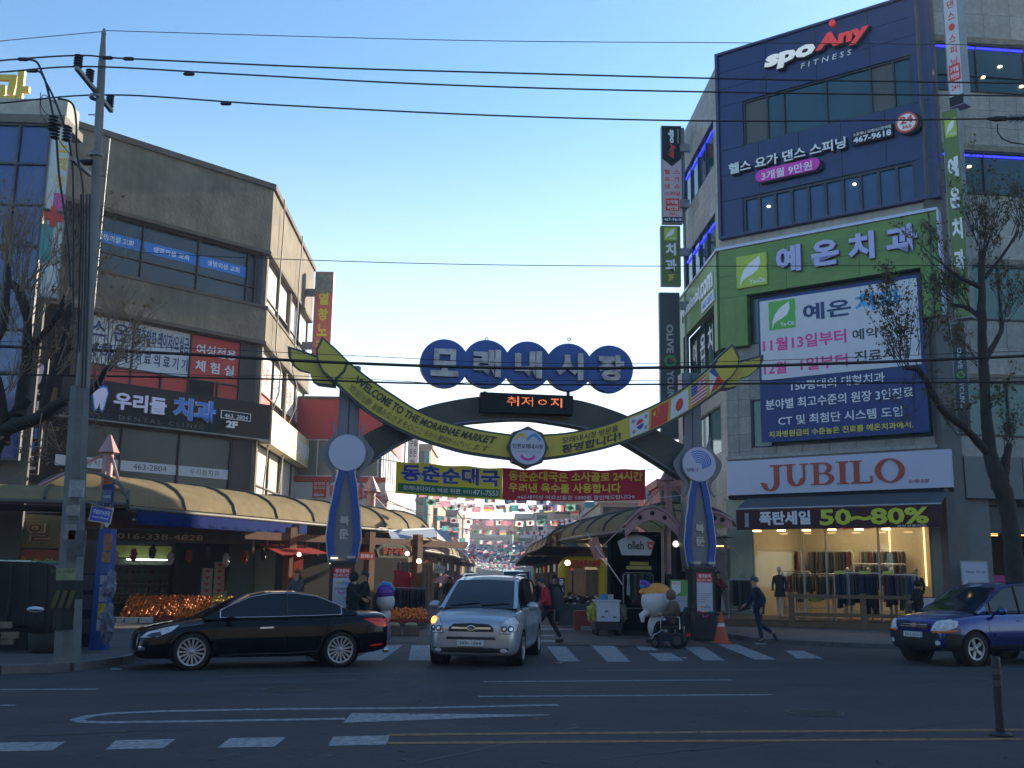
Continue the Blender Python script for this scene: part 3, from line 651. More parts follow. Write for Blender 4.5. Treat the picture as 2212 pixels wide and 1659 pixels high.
for i, (vt, vb) in enumerate(wv):
 ya, yb = yw(vb), yw(vt)
 panel_grid(RW, ws, yb + .28, 9, prev, 8, max(1, round((prev - yb) / .95)), -.05, .05, stones, B3)
 part('wall', MB().fbox(RW, 9, yb + .28, 16, prev, -.05, 0), stone, B3)
 part('ledge', MB().fbox(RW, ws, yb + .02, 16, yb + .26, -.1, .1), mat('weathered_ledge', (.20, .175, .14), .8, var=.35, scale=4), B3)
 window(RW, ws + .3 * (i > 1), ya, 15.9, yb, [.11 + .125 * k for k in range(8)], [.33] if i < 1 else [], B3, fr_n, glass_t if i < 2 else glass_g, z=-.02)
 if i < 2: part('neon_tube', MB().fbox(RW, ws + .15, yb - .2, 8, yb - .13, .02, .05), neon, B3)
 prev = ya
yf1, yf0 = yw(986), yw(1077)
panel_grid(RW, ws, yf1, 9, prev, 8, 1, -.05, .05, stones, B3)
grey_f = mat('grey_fascia', (.13, .135, .14), .5, var=.1)
part('fascia_panel', MB().fbox(RW, .5, yf0, 2.6, yf1 - .02, 0, .3), grey_f, B3); part('fascia_panel', MB().fbox(RW, 2.64, yf0 - .2, 16, yf1 - .02, 0, .3), grey_f, B3)
part('pier', MB().fbox(RW, .46, 0, 1.4, yf0 - .02, -.3, .1), mat('pier_stone', (.15, .15, .15), .7, var=.15), B3)
lampm = mat('spot_lamp', (1, .72, .35), .4, var=0, emit=4.5, ecol=(1, .62, .25))
for (x, y) in ((1.1, yw(150)), (2.4, yw(165)), (3.1, yw(140)), (1.6, yw(360)), (3.9, yw(180))):
 m_ = MB().ball(RW.p(x, y, .04), .06, 8, 5, (1.4, 1, .7)); part('ceiling_spot', m_, lampm, B3)
for u, v in ((1846, 398), (1661, 446)):
 x, y = RF.uv(u, v, .16); part('ceiling_spot', MB().ball(RF.p(x, y, .17), .06, 8, 5, (1.3, 1, .7)), lampm, B3)
# unseen blocks across the street behind the viewer, added to darken the shade
opp = mat('opposite_render', (.16, .15, .14), .85, var=.3, scale=.4)
for i, (x, wd, h, d) in enumerate([(-46, 15, 13, 12), (-30, 15, 16, 13), (-14, 15, 12, 12), (2, 15, 15, 13), (18, 15, 17, 12), (34, 16, 13, 13)]):
 t = thing('street_building', 'unseen plain %s block behind the viewer, added to darken the shade' % ['leftmost five storey', 'second five storey from the left', 'four storey, left of the middle', 'four storey, right of the middle', 'tallest', 'rightmost four storey'][i], 'building', (x, -7, 0), group='unseen blocks added across the street')
 part('wall', MB().box(0, -d, 0, wd, 0, h), opp, t)
# market gate
Lp = dp(750, 1243, 28.6); Rp = dp(1510, 1243, 30.2)
GE = Vector((Rp.x - Lp.x, Rp.y - Lp.y, 0)).normalized(); GA = Frame((Lp.x, Lp.y, 0), GE, (0, 0, 1))
def z4(x, y): return 548.5 + x * .2975, 658.3 + y * .2975
def z5(x, y): return 1097.1 + x * .2975, 658.3 + y * .2975
def G(pts, off=0): return [GA.uv(u, v, off) for u, v in pts]
def resample(pts, n):
 P = [Vector((*p, 0)) for p in pts]; out = []; m = len(P)
 for i in range(n):
  t = i / (n - 1) * (m - 1); k = min(int(t), m - 2); f = t - k
  p0, p1, p2, p3 = P[max(k - 1, 0)], P[k], P[k + 1], P[min(k + 2, m - 1)]
  q = .5 * ((2 * p1) + (p2 - p0) * f + (2 * p0 - 5 * p1 + 4 * p2 - p3) * f * f + (3 * p1 - p0 - 3 * p2 + p3) * f ** 3); out.append((q.x, q.y))
 return out
gate = thing('market_gate', 'blue and grey market gate arch with yellow welcome ribbon spanning the lane entrance', 'gate', GA.p(5, 0), world=True)
slate = mat('slate_steel', (.055, .065, .075), .45, .3, var=.15, scale=2); gold = mat('yellow_enamel', (.54, .44, .045), .4, var=.1, scale=1)
gcol = mat('gate_grey', (.17, .19, .22), .4, .3, var=.08, scale=1.5); gblue = mat('gate_blue', (.008, .075, .33), .35, var=.1)
lilac = mat('pale_lilac_enamel', (.50, .50, .62), .35, var=.03); beam = mat('arch_bronze', (.085, .08, .07), .55, .3, var=.3, scale=1.2)
outer = G([(778, 960), (783, 941), (840, 912), (905, 883), (960, 868), (1036, 856), (1135, 853), (1234, 861), (1300, 877), (1362, 900), (1420, 928), (1480, 962)], -.3)
inner = G([(770, 1030), (800, 1000), (870, 955), (935, 928), (995, 914), (1084, 906), (1140, 905), (1186, 910), (1272, 926), (1340, 950), (1400, 984), (1478, 1034)], -.3)
part('arch_beam', MB().strip(GA, resample(outer, 34), resample(inner, 34), -.95, -.35), beam, gate)
part('beam_edge', MB().tube([GA.p(x, y, -.34) for x, y in resample(inner, 34)], .035, 6), gcol, gate)
Lt = G([z4(495, 240), z4(600, 330), z4(700, 430), z4(880, 570), z4(1030, 670), z4(1180, 765), z4(1340, 835), z4(1500, 880), z4(1680, 920), z4(1860, 945)])
Lb = G([z4(470, 300), z4(520, 490), z4(600, 590), z4(760, 740), z4(900, 840), z4(1080, 935), z4(1250, 1003), z4(1400, 1050), z4(1560, 1090), z4(1860, 1132)])
Rt = G([z5(250, 945), z5(400, 935), z5(580, 903), z5(730, 862), z5(890, 800), z5(1020, 745), z5(1140, 685), z5(1260, 610), z5(1400, 500), z5(1530, 375), z5(1612, 292)])
Rb = G([z5(250, 1132), z5(400, 1112), z5(560, 1080), z5(730, 1040), z5(900, 985), z5(1010, 940), z5(1120, 890), z5(1260, 815), z5(1400, 725), z5(1570, 590), z5(1655, 400)])
def lerp2(a, b, t): return [(p[0] + (q[0] - p[0]) * t, p[1] + (q[1] - p[1]) * t) for p, q in zip(a, b)]
for nm, tp, bt_ in (('left', Lt, Lb), ('right', Rt, Rb)):
 tp, bt_ = resample(tp, 30), resample(bt_, 30)
 part('ribbon_back', MB().strip(GA, tp, bt_, -.02, .16), slate, gate)
 a = 1 if nm == 'left' else 0; e = len(tp) - (0 if nm == 'left' else 1)
 part('ribbon_face', MB().strip(GA, lerp2(tp, bt_, .08)[a:e], lerp2(tp, bt_, .90)[a:e], .16, .185), gold, gate)
def leafshape(pts, cx=None, k=.84, z=-.06):
 P = G(pts); cx = sum(p[0] for p in P) / len(P); cy = sum(p[1] for p in P) / len(P)
 Pi = [(cx + (x - cx) * k, cy + (y - cy) * k) for x, y in P]
 if sum(P[i][0] * P[(i + 1) % len(P)][1] - P[(i + 1) % len(P)][0] * P[i][1] for i in range(len(P))) < 0: P = P[::-1]; Pi = Pi[::-1]
 q = part('ribbon_leaf', MB().prism(GA, P, z - .14, z), slate, gate); part('leaf_face', MB().prism(GA, Pi, z, z + .02), gold, q)
leafshape([z4(243, 295), z4(340, 325), z4(470, 372), z4(560, 430), z4(600, 600), z4(470, 585), z4(430, 560), z4(405, 492), z4(330, 475), z4(280, 435), z4(248, 370)])
leafshape([z5(1862, 358), z5(1655, 412), z5(1560, 470), z5(1520, 620), z5(1600, 618), z5(1660, 600), z5(1690, 535), z5(1760, 515), z5(1830, 460), z5(1862, 400)])
leafshape([z4(495, 240), z4(450, 330), z4(458, 420), z4(500, 500), z4(585, 575), z4(660, 500), z4(690, 425), z4(590, 325)], z=.20, k=.86)
leafshape([z5(1614, 292), z5(1665, 390), z5(1655, 470), z5(1600, 545), z5(1540, 590), z5(1465, 470), z5(1500, 395)], z=.20, k=.86)
def along(tp, bt_, lo, hi):
 T_, B_ = resample(tp, 60), resample(bt_, 60)
 def fn(X, Y):
  i = max(0, min(58.999, (lo + (hi - lo) * X) * 59)); k = int(i); f = i - k
  t = (T_[k][0] + (T_[k + 1][0] - T_[k][0]) * f, T_[k][1] + (T_[k + 1][1] - T_[k][1]) * f)
  b = (B_[k][0] + (B_[k + 1][0] - B_[k][0]) * f, B_[k][1] + (B_[k + 1][1] - B_[k][1]) * f)
  return b[0] + (t[0] - b[0]) * Y, b[1] + (t[1] - b[1]) * Y
 return fn
dk = mat('dark_lettering', (.035, .04, .035), .5, var=0); dk2 = mat('faded_lettering', (.10, .095, .03), .5, var=0)
text(GA, 'WELCOME TO THE MORAENAE MARKET', (0, .53, 1, .82), .19, dk, gate, depth=.012, bold=.03, fn=along(Lt, Lb, .27, .94))
text(GA, '欢迎光顾! 皆様みなさまを心こころから歓迎かんげいします', (0, .18, 1, .44), .19, dk2, gate, depth=.006, bold=0, fn=along(Lt, Lb, .27, .93))
text(GA, '모래내시장 방문을', (0, .56, 1, .82), .19, dk, gate, depth=.006, bold=0.01, fn=along(Rt, Rb, .09, .335))
text(GA, '환영합니다!', (0, .16, 1, .52), .19, dk, gate, depth=.01, bold=.03, fn=along(Rt, Rb, .09, .345))
fw_ = mat('flag_white', (.62, .63, .66), .45, var=0); frd = mat('flag_red', (.62, .04, .03), .45, var=0); fbl = mat('flag_blue', (.02, .05, .30), .45, var=0); fyl = mat('flag_yellow', (.7, .5, .03), .45, var=0)
def flag_panel(lo, hi, kind):
 fn = along(Rt, Rb, lo, hi); P = lambda x, y: fn(x, .13 + .72 * y)
 def poly(pts, m, z, par): return part('flag_field', MB().prism(GA, [P(x, y) for x, y in pts], z, z + .004), m, par)
 S = lambda a, b, c, d: [(a, b), (c, b), (c, d), (a, d)]
 base = part('flag_panel', MB().prism(GA, [P(x, y) for x, y in S(0, 0, 1, 1)], .185, .20), {'cn': frd}.get(kind, fw_), gate)
 circ = lambda r, a0=0, a1=6.2832, n=20, cx=.5, cy=.5, ar=.72: [(cx + r * ar * math.cos(a0 + (a1 - a0) * i / n), cy + r * math.sin(a0 + (a1 - a0) * i / n)) for i in range(n)]
 if kind == 'jp': poly(circ(.3), frd, .201, base)
 if kind == 'kr':
  poly(circ(.27, .3, 3.44, 12), frd, .201, base); poly(circ(.27, 3.44, 6.58, 12), fbl, .201, base)
  for sx, sy in ((.17, .78), (.83, .78), (.17, .22), (.83, .22)):
   for k in (-1, 0, 1):
    a = math.atan2((sy - .5), (sx - .5) * 1.4); dx, dy = math.cos(a) * .055 * k, math.sin(a) * .055 * k; nx, ny = -math.sin(a) * .07, math.cos(a) * .09
    ox, oy = math.cos(a) * .014, math.sin(a) * .018
    poly([(sx + dx - nx - ox, sy + dy - ny - oy), (sx + dx - nx + ox, sy + dy - ny + oy), (sx + dx + nx + ox, sy + dy + ny + oy), (sx + dx + nx - ox, sy + dy + ny - oy)], dk, .201, base)
 if kind == 'us':
  for i in range(7): poly(S(0, i * 2 / 13, 1, (i * 2 + 1) / 13), frd, .201, base)
  poly(S(0, .46, .42, 1), fbl, .206, base)
  for i in range(4):
   for j in range(3): poly(circ(.025, n=5, cx=.07 + i * .095, cy=.55 + j * .15), fw_, .211, base)
 if kind == 'ph': poly(S(0, .5, 1, 1), fbl, .201, base); poly(S(0, 0, 1, .5), frd, .201, base); poly([(0, 0), (.42, .5), (0, 1)], fw_, .206, base)
 def star(cx, cy, r): return [(cx + r * (1 if i % 2 == 0 else .4) * .72 * math.sin(i * .6283), cy + r * (1 if i % 2 == 0 else .4) * math.cos(i * .6283)) for i in range(10)][::-1]
 if kind == 'cn':
  poly(star(.18, .72, .17), fyl, .201, base)
  for cx, cy in ((.36, .9), (.42, .78), (.42, .64), (.36, .52)): poly(star(cx, cy, .06), fyl, .201, base)
 if kind == 'ph': poly(circ(.07, n=8, cx=.13, cy=.5), fyl, .211, base)
for lo, hi, k in ((.385, .495, 'kr'), (.51, .615, 'cn'), (.63, .725, 'jp'), (.74, .815, 'us'), (.83, .905, 'ph')): flag_panel(lo, hi, k)
sil = mat('brushed_letter', (.34, .35, .38), .28, .7, var=.5, scale=3)
dfr = mat('disc_blue', (.02, .085, .33), .4, var=.3, scale=.8)
for (u, v), ch in zip(((960, 785), (1051, 786), (1140, 789), (1229, 793), (1317, 797)), '모래내시장'):
 x, y = GA.uv(u, v, -.1); r = .70
 q = part('letter_disc', disc(GA, x, y, r, -.35 - .01 * (ch in '래시'), -.05 - .012 * (ch in '래시'), 40), dfr, gate)
 text(GA, ch, (x - .40, y - .40, x + .40, y + .40), -.05, sil, q, depth=.1, bold=.05)
for u in (1048, 1228):
 a = GA.uv(u, 845, -.2); b = GA.uv(u, 868, -.2); part('support_post', MB().cyl(GA.p(a[0], a[1], -.25), GA.p(b[0], b[1], -.25), .05, 8), slate, gate)
for u in (1051, 1229, 960): 
 x, y = GA.uv(u, 733, -.2); part('lifting_eye', MB().ring(GA, x, y - (.0 if u != 960 else .05), .035, .055, -.2, -.17, 10), slate, gate)
a = GA.uv(1037, 889, -.1); b = GA.uv(1237, 856, -.1)
lb = part('display_board', MB().fbox(GA, a[0], a[1], b[0], b[1], -.35, -.02), black_s, gate)
led = mat('led_orange', (1, .25, .06), .5, var=0, emit=.42, ecol=(1, .22, .05))
lw = b[0] - a[0]; lh = b[1] - a[1]
vs_, fs_, A_, B_, C_, D_ = text_raw('취저ㅇ지', .0)
led_mb = MB()
def inside(px, py):
 for f in fs_:
  P = [vs_[i] for i in f]; c = False; j = len(P) - 1
  for i in range(len(P)):
   if (P[i].y > py) != (P[j].y > py) and px < (P[j].x - P[i].x) * (py - P[i].y) / (P[j].y - P[i].y + 1e-12) + P[i].x: c = not c
   j = i
  if c: return True
 return False
NX, NY = 64, 14; x0_, x1_, y0_, y1_ = a[0] + lw * .28, a[0] + lw * .88, a[1] + lh * .34, a[1] + lh * .84
for i in range(NX):
 for j in range(NY):
  if inside(A_ + (B_ - A_) * (i + .5) / NX, C_ + (D_ - C_) * (j + .5) / NY):
   x = x0_ + (x1_ - x0_) * i / NX; y = y0_ + (y1_ - y0_) * j / NY; s_ = (x1_ - x0_) / NX * .8
   led_mb.add([GA.p(x, y, -.015), GA.p(x + s_, y, -.015), GA.p(x + s_, y + s_, -.015), GA.p(x, y + s_, -.015)], [(0, 1, 2, 3)])
part('led_dots', led_mb, led, lb, kind='stuff')
x, y = GA.uv(1140, 966, .3)
gear = [(x + (.60 if k % 2 == 0 else .54) * math.cos(k * math.pi / 8), y + (.60 if k % 2 == 0 else .54) * math.sin(k * math.pi / 8)) for k in range(16)]
md = part('medallion', MB().prism(GA, gear, -.1, .30), slate, gate); part('medallion_face', disc(GA, x, y, .49, .30, .33, 36), lilac, md)
text(GA, '인천모래내시장', (x - .44, y - .05, x + .44, y + .09), .33, black_l, md, depth=.006, bold=.02)
text(GA, 'Incheon Moraenae Market', (x - .36, y - .16, x + .36, y - .09), .33, mat('pale_print', (.35, .35, .42), .5, var=0), md, depth=.004, bold=0)
def wave(F, pts, w, z, m, par, name='emblem_wave'):
 P = resample(pts, 16); mb = MB()
 n_ = len(P); t_, b_ = [], []
 for i in range(n_):
  p, q = P[max(i - 1, 0)], P[min(i + 1, n_ - 1)]; d = Vector((q[0] - p[0], q[1] - p[1])); d.normalize(); t_.append((P[i][0] - d.y * w, P[i][1] + d.x * w)); b_.append((P[i][0] + d.y * w, P[i][1] - d.x * w))
 return part(name, mb.strip(F, t_, b_, z, z + .008), m, par)
ylw = mat('emblem_yellow', (.75, .45, .03), .4, var=0); cya = mat('emblem_blue', (.02, .28, .60), .4, var=0); mag = mat('emblem_magenta', (.6, .03, .35), .4, var=0)
def emblem(F, x, y, s, z, par):
 wave(F, [(x - .36 * s, y + .22 * s), (x - .22 * s, y + .36 * s), (x - .10 * s, y + .30 * s), (x - .02 * s, y + .20 * s)], .035 * s, z, ylw, par)
 wave(F, [(x - .02 * s, y + .205 * s), (x + .08 * s, y + .31 * s), (x + .2 * s, y + .35 * s), (x + .36 * s, y + .2 * s)], .036 * s, z + .003, cya, par)
 wave(F, [(x - .2 * s, y - .24 * s), (x - .08 * s, y - .34 * s), (x + .08 * s, y - .34 * s), (x + .2 * s, y - .24 * s)], .035 * s, z, mag, par)
emblem(GA, x, y, 1, .333, md)
def pillar(cx, topv, topu0, topu1, ringuv, side):
 x0, y1 = GA.uv(topu0, topv, -.5); x1, _ = GA.uv(topu1, topv, -.5)
 rx, ry = GA.uv(*ringuv, .1); w2 = .25
 pf = part('pillar', MB().fbox(GA, rx - w2, 1.9, rx + w2, y1, -.85, -.40), gcol, gate); part('pillar_flange', MB().fbox(GA, rx - w2 - .04, ry, rx - w2, y1 - .02, -.83, -.45), gcol, gate); part('pillar_flange', MB().fbox(GA, rx + w2, ry, rx + w2 + .04, y1 - .02, -.83, -.45), gcol, gate)
 part('pillar_groove', MB().fbox(GA, rx - .02, ry, rx + .02, y1 - .05, -.402, -.396), slate, pf)
 rd = part('round_plate', disc(GA, rx, ry, .53, .02, .10, 36), gcol, gate); part('plate_face', disc(GA, rx, ry, .50, .10, .13, 36), lilac, rd)
 for s in (-1, 1):
  o_ = [(.42, 1.02), (.56, .90), (.52, .62), (.78, .30), (.98, .02), (.80, -.36), (.55, -.62), (.52, -.85), (.66, -1.05)]
  i_ = [(.52, 1.06), (.66, .90), (.66, .66), (.92, .34), (1.08, .02), (.92, -.42), (.70, -.66), (.64, -.84), (.70, -1.1)]
  i_ = [(.40, .99), (.40, .85), (.33, .58), (.48, .30), (.52, .0), (.48, -.34), (.34, -.60), (.38, -.88), (.58, -1.12)]
  A = resample([(rx + s * px * .76, ry + py * .86) for px, py in o_], 22); B = resample([(rx + s * px * .88, ry + py * .86) for px, py in i_], 22)
  part('scroll_bracket', MB().strip(GA, A, B, -.06, .0), gcol, gate)
 yb = 1.98; yt_ = ry - .45; N = 20
 prof = [(0, .20), (.25, .31), (.5, .40), (.72, .45), (.9, .40), (1, .34)]
 def half(f):
  for (f0, h0), (f1, h1) in zip(prof, prof[1:]):
   if f <= f1: k = (f - f0) / (f1 - f0); k = k * k * (3 - 2 * k); return h0 + (h1 - h0) * k
  return prof[-1][1]
 for s in (-1, 1):
  A = [(rx + s * half(i / N), yt_ - (yt_ - yb) * i / N) for i in range(N + 1)]
  B = [(rx + s * max(.04, min(half(i / N) - .17, .03 + .24 * min(1, i / N / .55) - .05 * max(0, (i / N - .8) / .2))), yt_ - (yt_ - yb) * i / N) for i in range(N + 1)]
  part('blue_rib', MB().strip(GA, A, B, .0, .12), gblue, gate)
  part('rib_edge', MB().tube([GA.p(px + s * .015, py, .05) for px, py in A], .03, 6), alu, gate)
 A = [(rx + half(i / N) - .04, yt_ - (yt_ - yb) * i / N) for i in range(N + 1)]; B = [(rx - half(i / N) + .04, yt_ - (yt_ - yb) * i / N) for i in range(N + 1)]
 body = part('pillar_body', MB().strip(GA, A, B, -.6, .03), gcol, gate)
 ym2 = yb + (yt_ - yb) * .38
 text(GA, '북', (rx - .13, ym2 + .05, rx + .13, ym2 + .31), .03, alu, body, depth=.04, bold=.04)
 text(GA, '문', (rx - .13, ym2 - .32, rx + .13, ym2 - .06), .03, alu, body, depth=.04, bold=.04)
 kw, kd = .33, .36
 box = part('kiosk', MB().fbox(GA, rx - kw, 0.02, rx + kw, yb, -kd, kd), mat('kiosk_black', (.02, .022, .028), .4, var=.1), gate)
 part('kiosk_cap', MB().fbox(GA, rx - kw - .04, yb, rx + kw + .04, yb + .07, -kd - .04, kd + .04), slate, box)
 px0, px1, py0, py1 = rx - .23, rx + .23, .78, 1.86
 ps = part('poster', MB().fbox(GA, px0, py0, px1, py1, kd, kd + .015), mat('poster_white', (.50, .52, .60), .4, var=.05), gate)
 part('poster_header', MB().fbox(GA, px0, py1 - .26, px1, py1, kd + .015, kd + .02), red_l, ps)
 text(GA, '광고문의', (px0 + .05, py1 - .13, px1 - .05, py1 - .03), kd + .021, white_l, ps, depth=0, bold=.03)
 text(GA, '032-471-1427', (px0 + .02, py1 - .235, px1 - .02, py1 - .16), kd + .021, white_l, ps, depth=0, bold=.02)
 for k, (m_, a_, b_) in enumerate(((mag, 0, .25), (ylw, .4, .65), (cya, .65, 1))): part('poster_band', MB().fbox(GA, px0 + .5 * a_, py0, px0 + .5 * b_, py0 + .04, kd + .015, kd + .02), m_, ps)
 if side < 0:
  emblem(GA, (px0 + px1) / 2, py0 + .56, .42, kd + .02, ps); text(GA, '인천모래내시장', (px0 + .06, py0 + .5, px1 - .06, py0 + .56), kd + .021, black_l, ps, depth=0, bold=.01)
 else:
  for k, (a_, b_) in enumerate(((.1, .9), (.1, .82), (.1, .7), (.1, .6), (.1, .5))): part('poster_text_line', MB().fbox(GA, px0 + .5 * a_, py0 + .5 - k * .055, px0 + .5 * b_, py0 + .515 - k * .055, kd + .015, kd + .018), mat('grey_print', (.25, .25, .3), .6, var=0), ps)
  emblem(GA, (px0 + px1) / 2, py0 + .02, .42, kd + .02, ps)
 for s in (-1, 1):
  lm = lampm if (side < 0 and s < 0) else alu
  part('flood_lamp', MB().fbox(GA, rx + s * .22 - .11, yb + .14, rx + s * .22 + .11, yb + .20, .12, .42), alu, gate)
  part('lamp_glass', MB().fbox(GA, rx + s * .22 - .09, yb + .125, rx + s * .22 + .09, yb + .138, .15, .40), lm, gate)
 return rx, ry
plx, ply = pillar(750, 790, 740, 778, (750, 978), -1)
prx, pry = pillar(1510, 806, 1481, 1517, (1510, 1003), 1)
for k in range(6):
 P = [(prx + .05 + (.13 + .05 * k) * math.cos(t), pry + .0 + (.11 + .045 * k) * math.sin(t) + .02 * k) for t in [2.2 - i * (2.9 - .1 * k) / 14 for i in range(15)]]
 wave(GA, [(p[0] - .08, p[1] - .05) for p in P], .014, .13, blue_l, gate)
text(GA, '남동구', (prx - .38, pry - .22, prx - .02, pry - .11), .13, navy_l, gate, depth=.006, bold=.01)
BF = Frame(GA.p(0, 0, -1.2), GA.ex, GA.ey, GA.ez); P0 = BF.uv(856, 996); P1 = BF.uv(1394, 1013); P2 = BF.uv(1125, 1012)
hb = P0[1] - BF.uv(856, 1065)[1]; wbn = P1[0] - P0[0]
def sagf(X, Y):
 t = (X - P0[0]) / wbn; y = P0[1] + (P1[1] - P0[1]) * t - (.12) * 4 * t * (1 - t); return (X, y - hb + (Y) * hb * (1 - .02 * math.sin(t * 40)))
cb = thing('cloth_banner', 'yellow and crimson cloth banner advertising soup stretched under the gate ribbon', 'banner', BF.p(P0[0] + wbn / 2, P0[1] - hb), world=True)
xm = P0[0] + wbn * (1081 - 856) / 538
def sheet(xa, xb, ya, yb, z, n, m, name, thick=.012, wv=.02):
 rows = []
 for zz, rev in ((z, 1),):
  for j in range(5): rows.append([BF.p(*sagf(xa + (xb - xa) * i / n, ya + (yb - ya) * j / 4), z + wv * math.sin(i * 2.1 + j)) for i in range(n + 1)])
 return part(name, MB().grid(rows), m, cb)
sheet(P0[0], xm, 0, 1, 0, 16, cloth_mat('banner_yellow', (.62, .60, .05), .45), 'cloth'); sheet(xm, P1[0], 0, 1, 0, 22, cloth_mat('banner_crimson', (.42, .03, .05), .45), 'cloth')
sheet(P0[0] + .08, xm - .08, .06, .33, .035, 12, mat('banner_green', (.02, .17, .08), .6, var=.05), 'cloth_patch', wv=.004)
tz = .05
bw = xm - P0[0]
text(BF, '동춘순대국', (P0[0] + bw * .05, .40, P0[0] + bw * .97, .95), tz - .004, white_l, cb, depth=0, bold=.06, fn=sagf)
text(BF, '동춘순대국', (P0[0] + bw * .05, .41, P0[0] + bw * .97, .94), tz, mat('royal_lettering', (.03, .05, .42), .5, var=0), cb, depth=0, bold=.035, fn=sagf)
text(BF, '모래내다이소 바로 뒤편', (P0[0] + bw * .07, .12, P0[0] + bw * .60, .27), tz, white_l, cb, depth=0, bold=.015, fn=sagf)
text(BF, '032)', (P0[0] + bw * .63, .12, P0[0] + bw * .71, .24), tz, white_l, cb, depth=0, bold=.0, fn=sagf)
text(BF, '471-7553', (P0[0] + bw * .72, .11, P0[0] + bw * .96, .28), tz, white_l, cb, depth=0, bold=.02, fn=sagf)
bw2 = P1[0] - xm
text(BF, '동춘순대국은 소사골로 24시간', (xm + bw2 * .04, .62, P1[0] - .1, .93), tz, yel_l, cb, depth=0, bold=.03, fn=sagf)
text(BF, '우려낸 육수를 사용합니다', (xm + bw2 * .04, .25, xm + bw2 * .82, .56), tz, yel_l, cb, depth=0, bold=.03, fn=sagf)
text(BF, '※65세이상 어르신들은 1000원 할인해드립니다※', (xm + bw2 * .1, .04, xm + bw2 * .92, .18), tz, white_l, cb, depth=0, bold=.01, fn=sagf)
for s, xx, pp in ((-1, P0[0], plx + .25), (1, P1[0], prx - .3)):
 for yy in (.02, .98): part('guy_rope', MB().tube([BF.p(*sagf(xx, yy)), BF.p(pp, sagf(xx, yy)[1] + .1, .5)], .012, 4), white_p, cb)
# blade signs
def blade(name, label, Y, u0, u1, vt, vb, depth=.3, yaw=0, m=None, cat='sign', rz=None):
 c = dp((u0 + u1) / 2, (vt + vb) / 2, Y); F = Frame((c.x, c.y, 0), (math.cos(yaw), math.sin(yaw), 0), (0, 0, 1))
 x0, y1 = F.uv(u0, vt); _, y0 = F.uv(u0, vb); ym = (y0 + y1) / 2; x0 = F.x_at(u0, ym); x1 = F.x_at(u1, ym)
 t = thing(name, label, cat, F.p((x0 + x1) / 2, y0), world=True)
 part('sign_box', MB().fbox(F, x0, y0, x1, y1, -depth, 0), m, t)
 part('sign_frame', MB().fbox(F, x0 - .03, y0 - .03, x1 + .03, y0 - .001, -depth - .02, .02).fbox(F, x0 - .03, y1 + .001, x1 + .03, y1 + .03, -depth - .02, .02).fbox(F, x0 - .03, y0, x0 - .001, y1, -depth - .02, .02).fbox(F, x1 + .001, y0, x1 + .03, y1, -depth - .02, .02), steel, t)
 return t, F, x0, y0, x1, y1
Yr = 47.0
t, F, a, b, c, d = blade('blade_sign', 'black and pink gym blade sign, topmost on the mast beside the corner building', Yr, 1431, 1472, 273, 480, m=mat('blade_pink', (.55, .42, .45), .5, var=.05))
h = d - b; w_ = c - a
part('print_field', MB().prism(F, [(a, d - h * .34), (a + w_ / 2, d - h * .42), (c, d - h * .34), (c, d), (a, d)], 0, .02), black_s, t)
TF = Frame(F.p((a + c) / 2, d - h * .02, .02), -F.ey, F.ex)
text(TF, 'spo', (h * .01, -w_ * .18, h * .15, w_ * .12), 0, white_l, t, depth=.01, bold=.05, shear=.2); text(TF, 'Any', (h * .155, -w_ * .18, h * .31, w_ * .2), 0, red_l, t, depth=.01, bold=.05, shear=.2)
text(TF, 'SPOANY FITNESS CLUB', (h * .01, w_ * .32, h * .16, w_ * .38), 0, white_l, t, depth=.01, bold=0)
for i, s in enumerate(('헬  스', '요  가', '댄  스', '스피닝')): text(F, s, (a + w_ * .1, d - h * (.5 + i * .075), c - w_ * .1, d - h * (.455 + i * .075)), .0, red_l, t, depth=.01, bold=.02)
part('price_field', MB().fbox(F, a + w_ * .15, d - h * .88, c - w_ * .15, d - h * .755, 0, .012), red_l, t)
text(F, '3개월', (a + w_ * .22, d - h * .81, c - w_ * .22, d - h * .77), .012, white_l, t, depth=.01); text(F, '9만원', (a + w_ * .22, d - h * .87, c - w_ * .22, d - h * .825), .012, white_l, t, depth=.01)
text(F, '24시', (a + w_ * .3, d - h * .93, c - w_ * .3, d - h * .895), .0, red_l, t, depth=.01)
part('number_field', MB().fbox(F, a, b, c, b + h * .055, 0, .012), black_s, t); text(F, '467-9618', (a + .04, b + h * .012, c - .04, b + h * .045), .012, white_l, t, depth=.01, bold=.02)
t, F, a, b, c, d = blade('blade_sign', 'short olive green dental blade sign with leaf tile, below the gym blade sign', Yr, 1429, 1469, 489, 615, m=mat('olive_sign', (.11, .17, .03), .5, var=.06))
h = d - b; w_ = c - a
leaf_tile(F, (a + w_ * .15, d - h * .24, c - w_ * .15, d - h * .02), .0, lime, t, t=.01)
text(F, '치', (a + w_ * .22, d - h * .5, c - w_ * .22, d - h * .29), 0, white_l, t, depth=.02, bold=.04); text(F, '과', (a + w_ * .2, d - h * .78, c - w_ * .2, d - h * .56), 0, white_l, t, depth=.02, bold=.04)
text(F, '3F', (a + w_ * .35, d - h * .93, c - w_ * .35, d - h * .82), 0, yel_l, t, depth=.02, bold=.02)
dg_ = mat('dark_green_sign', (.022, .035, .038), .4, var=.1)
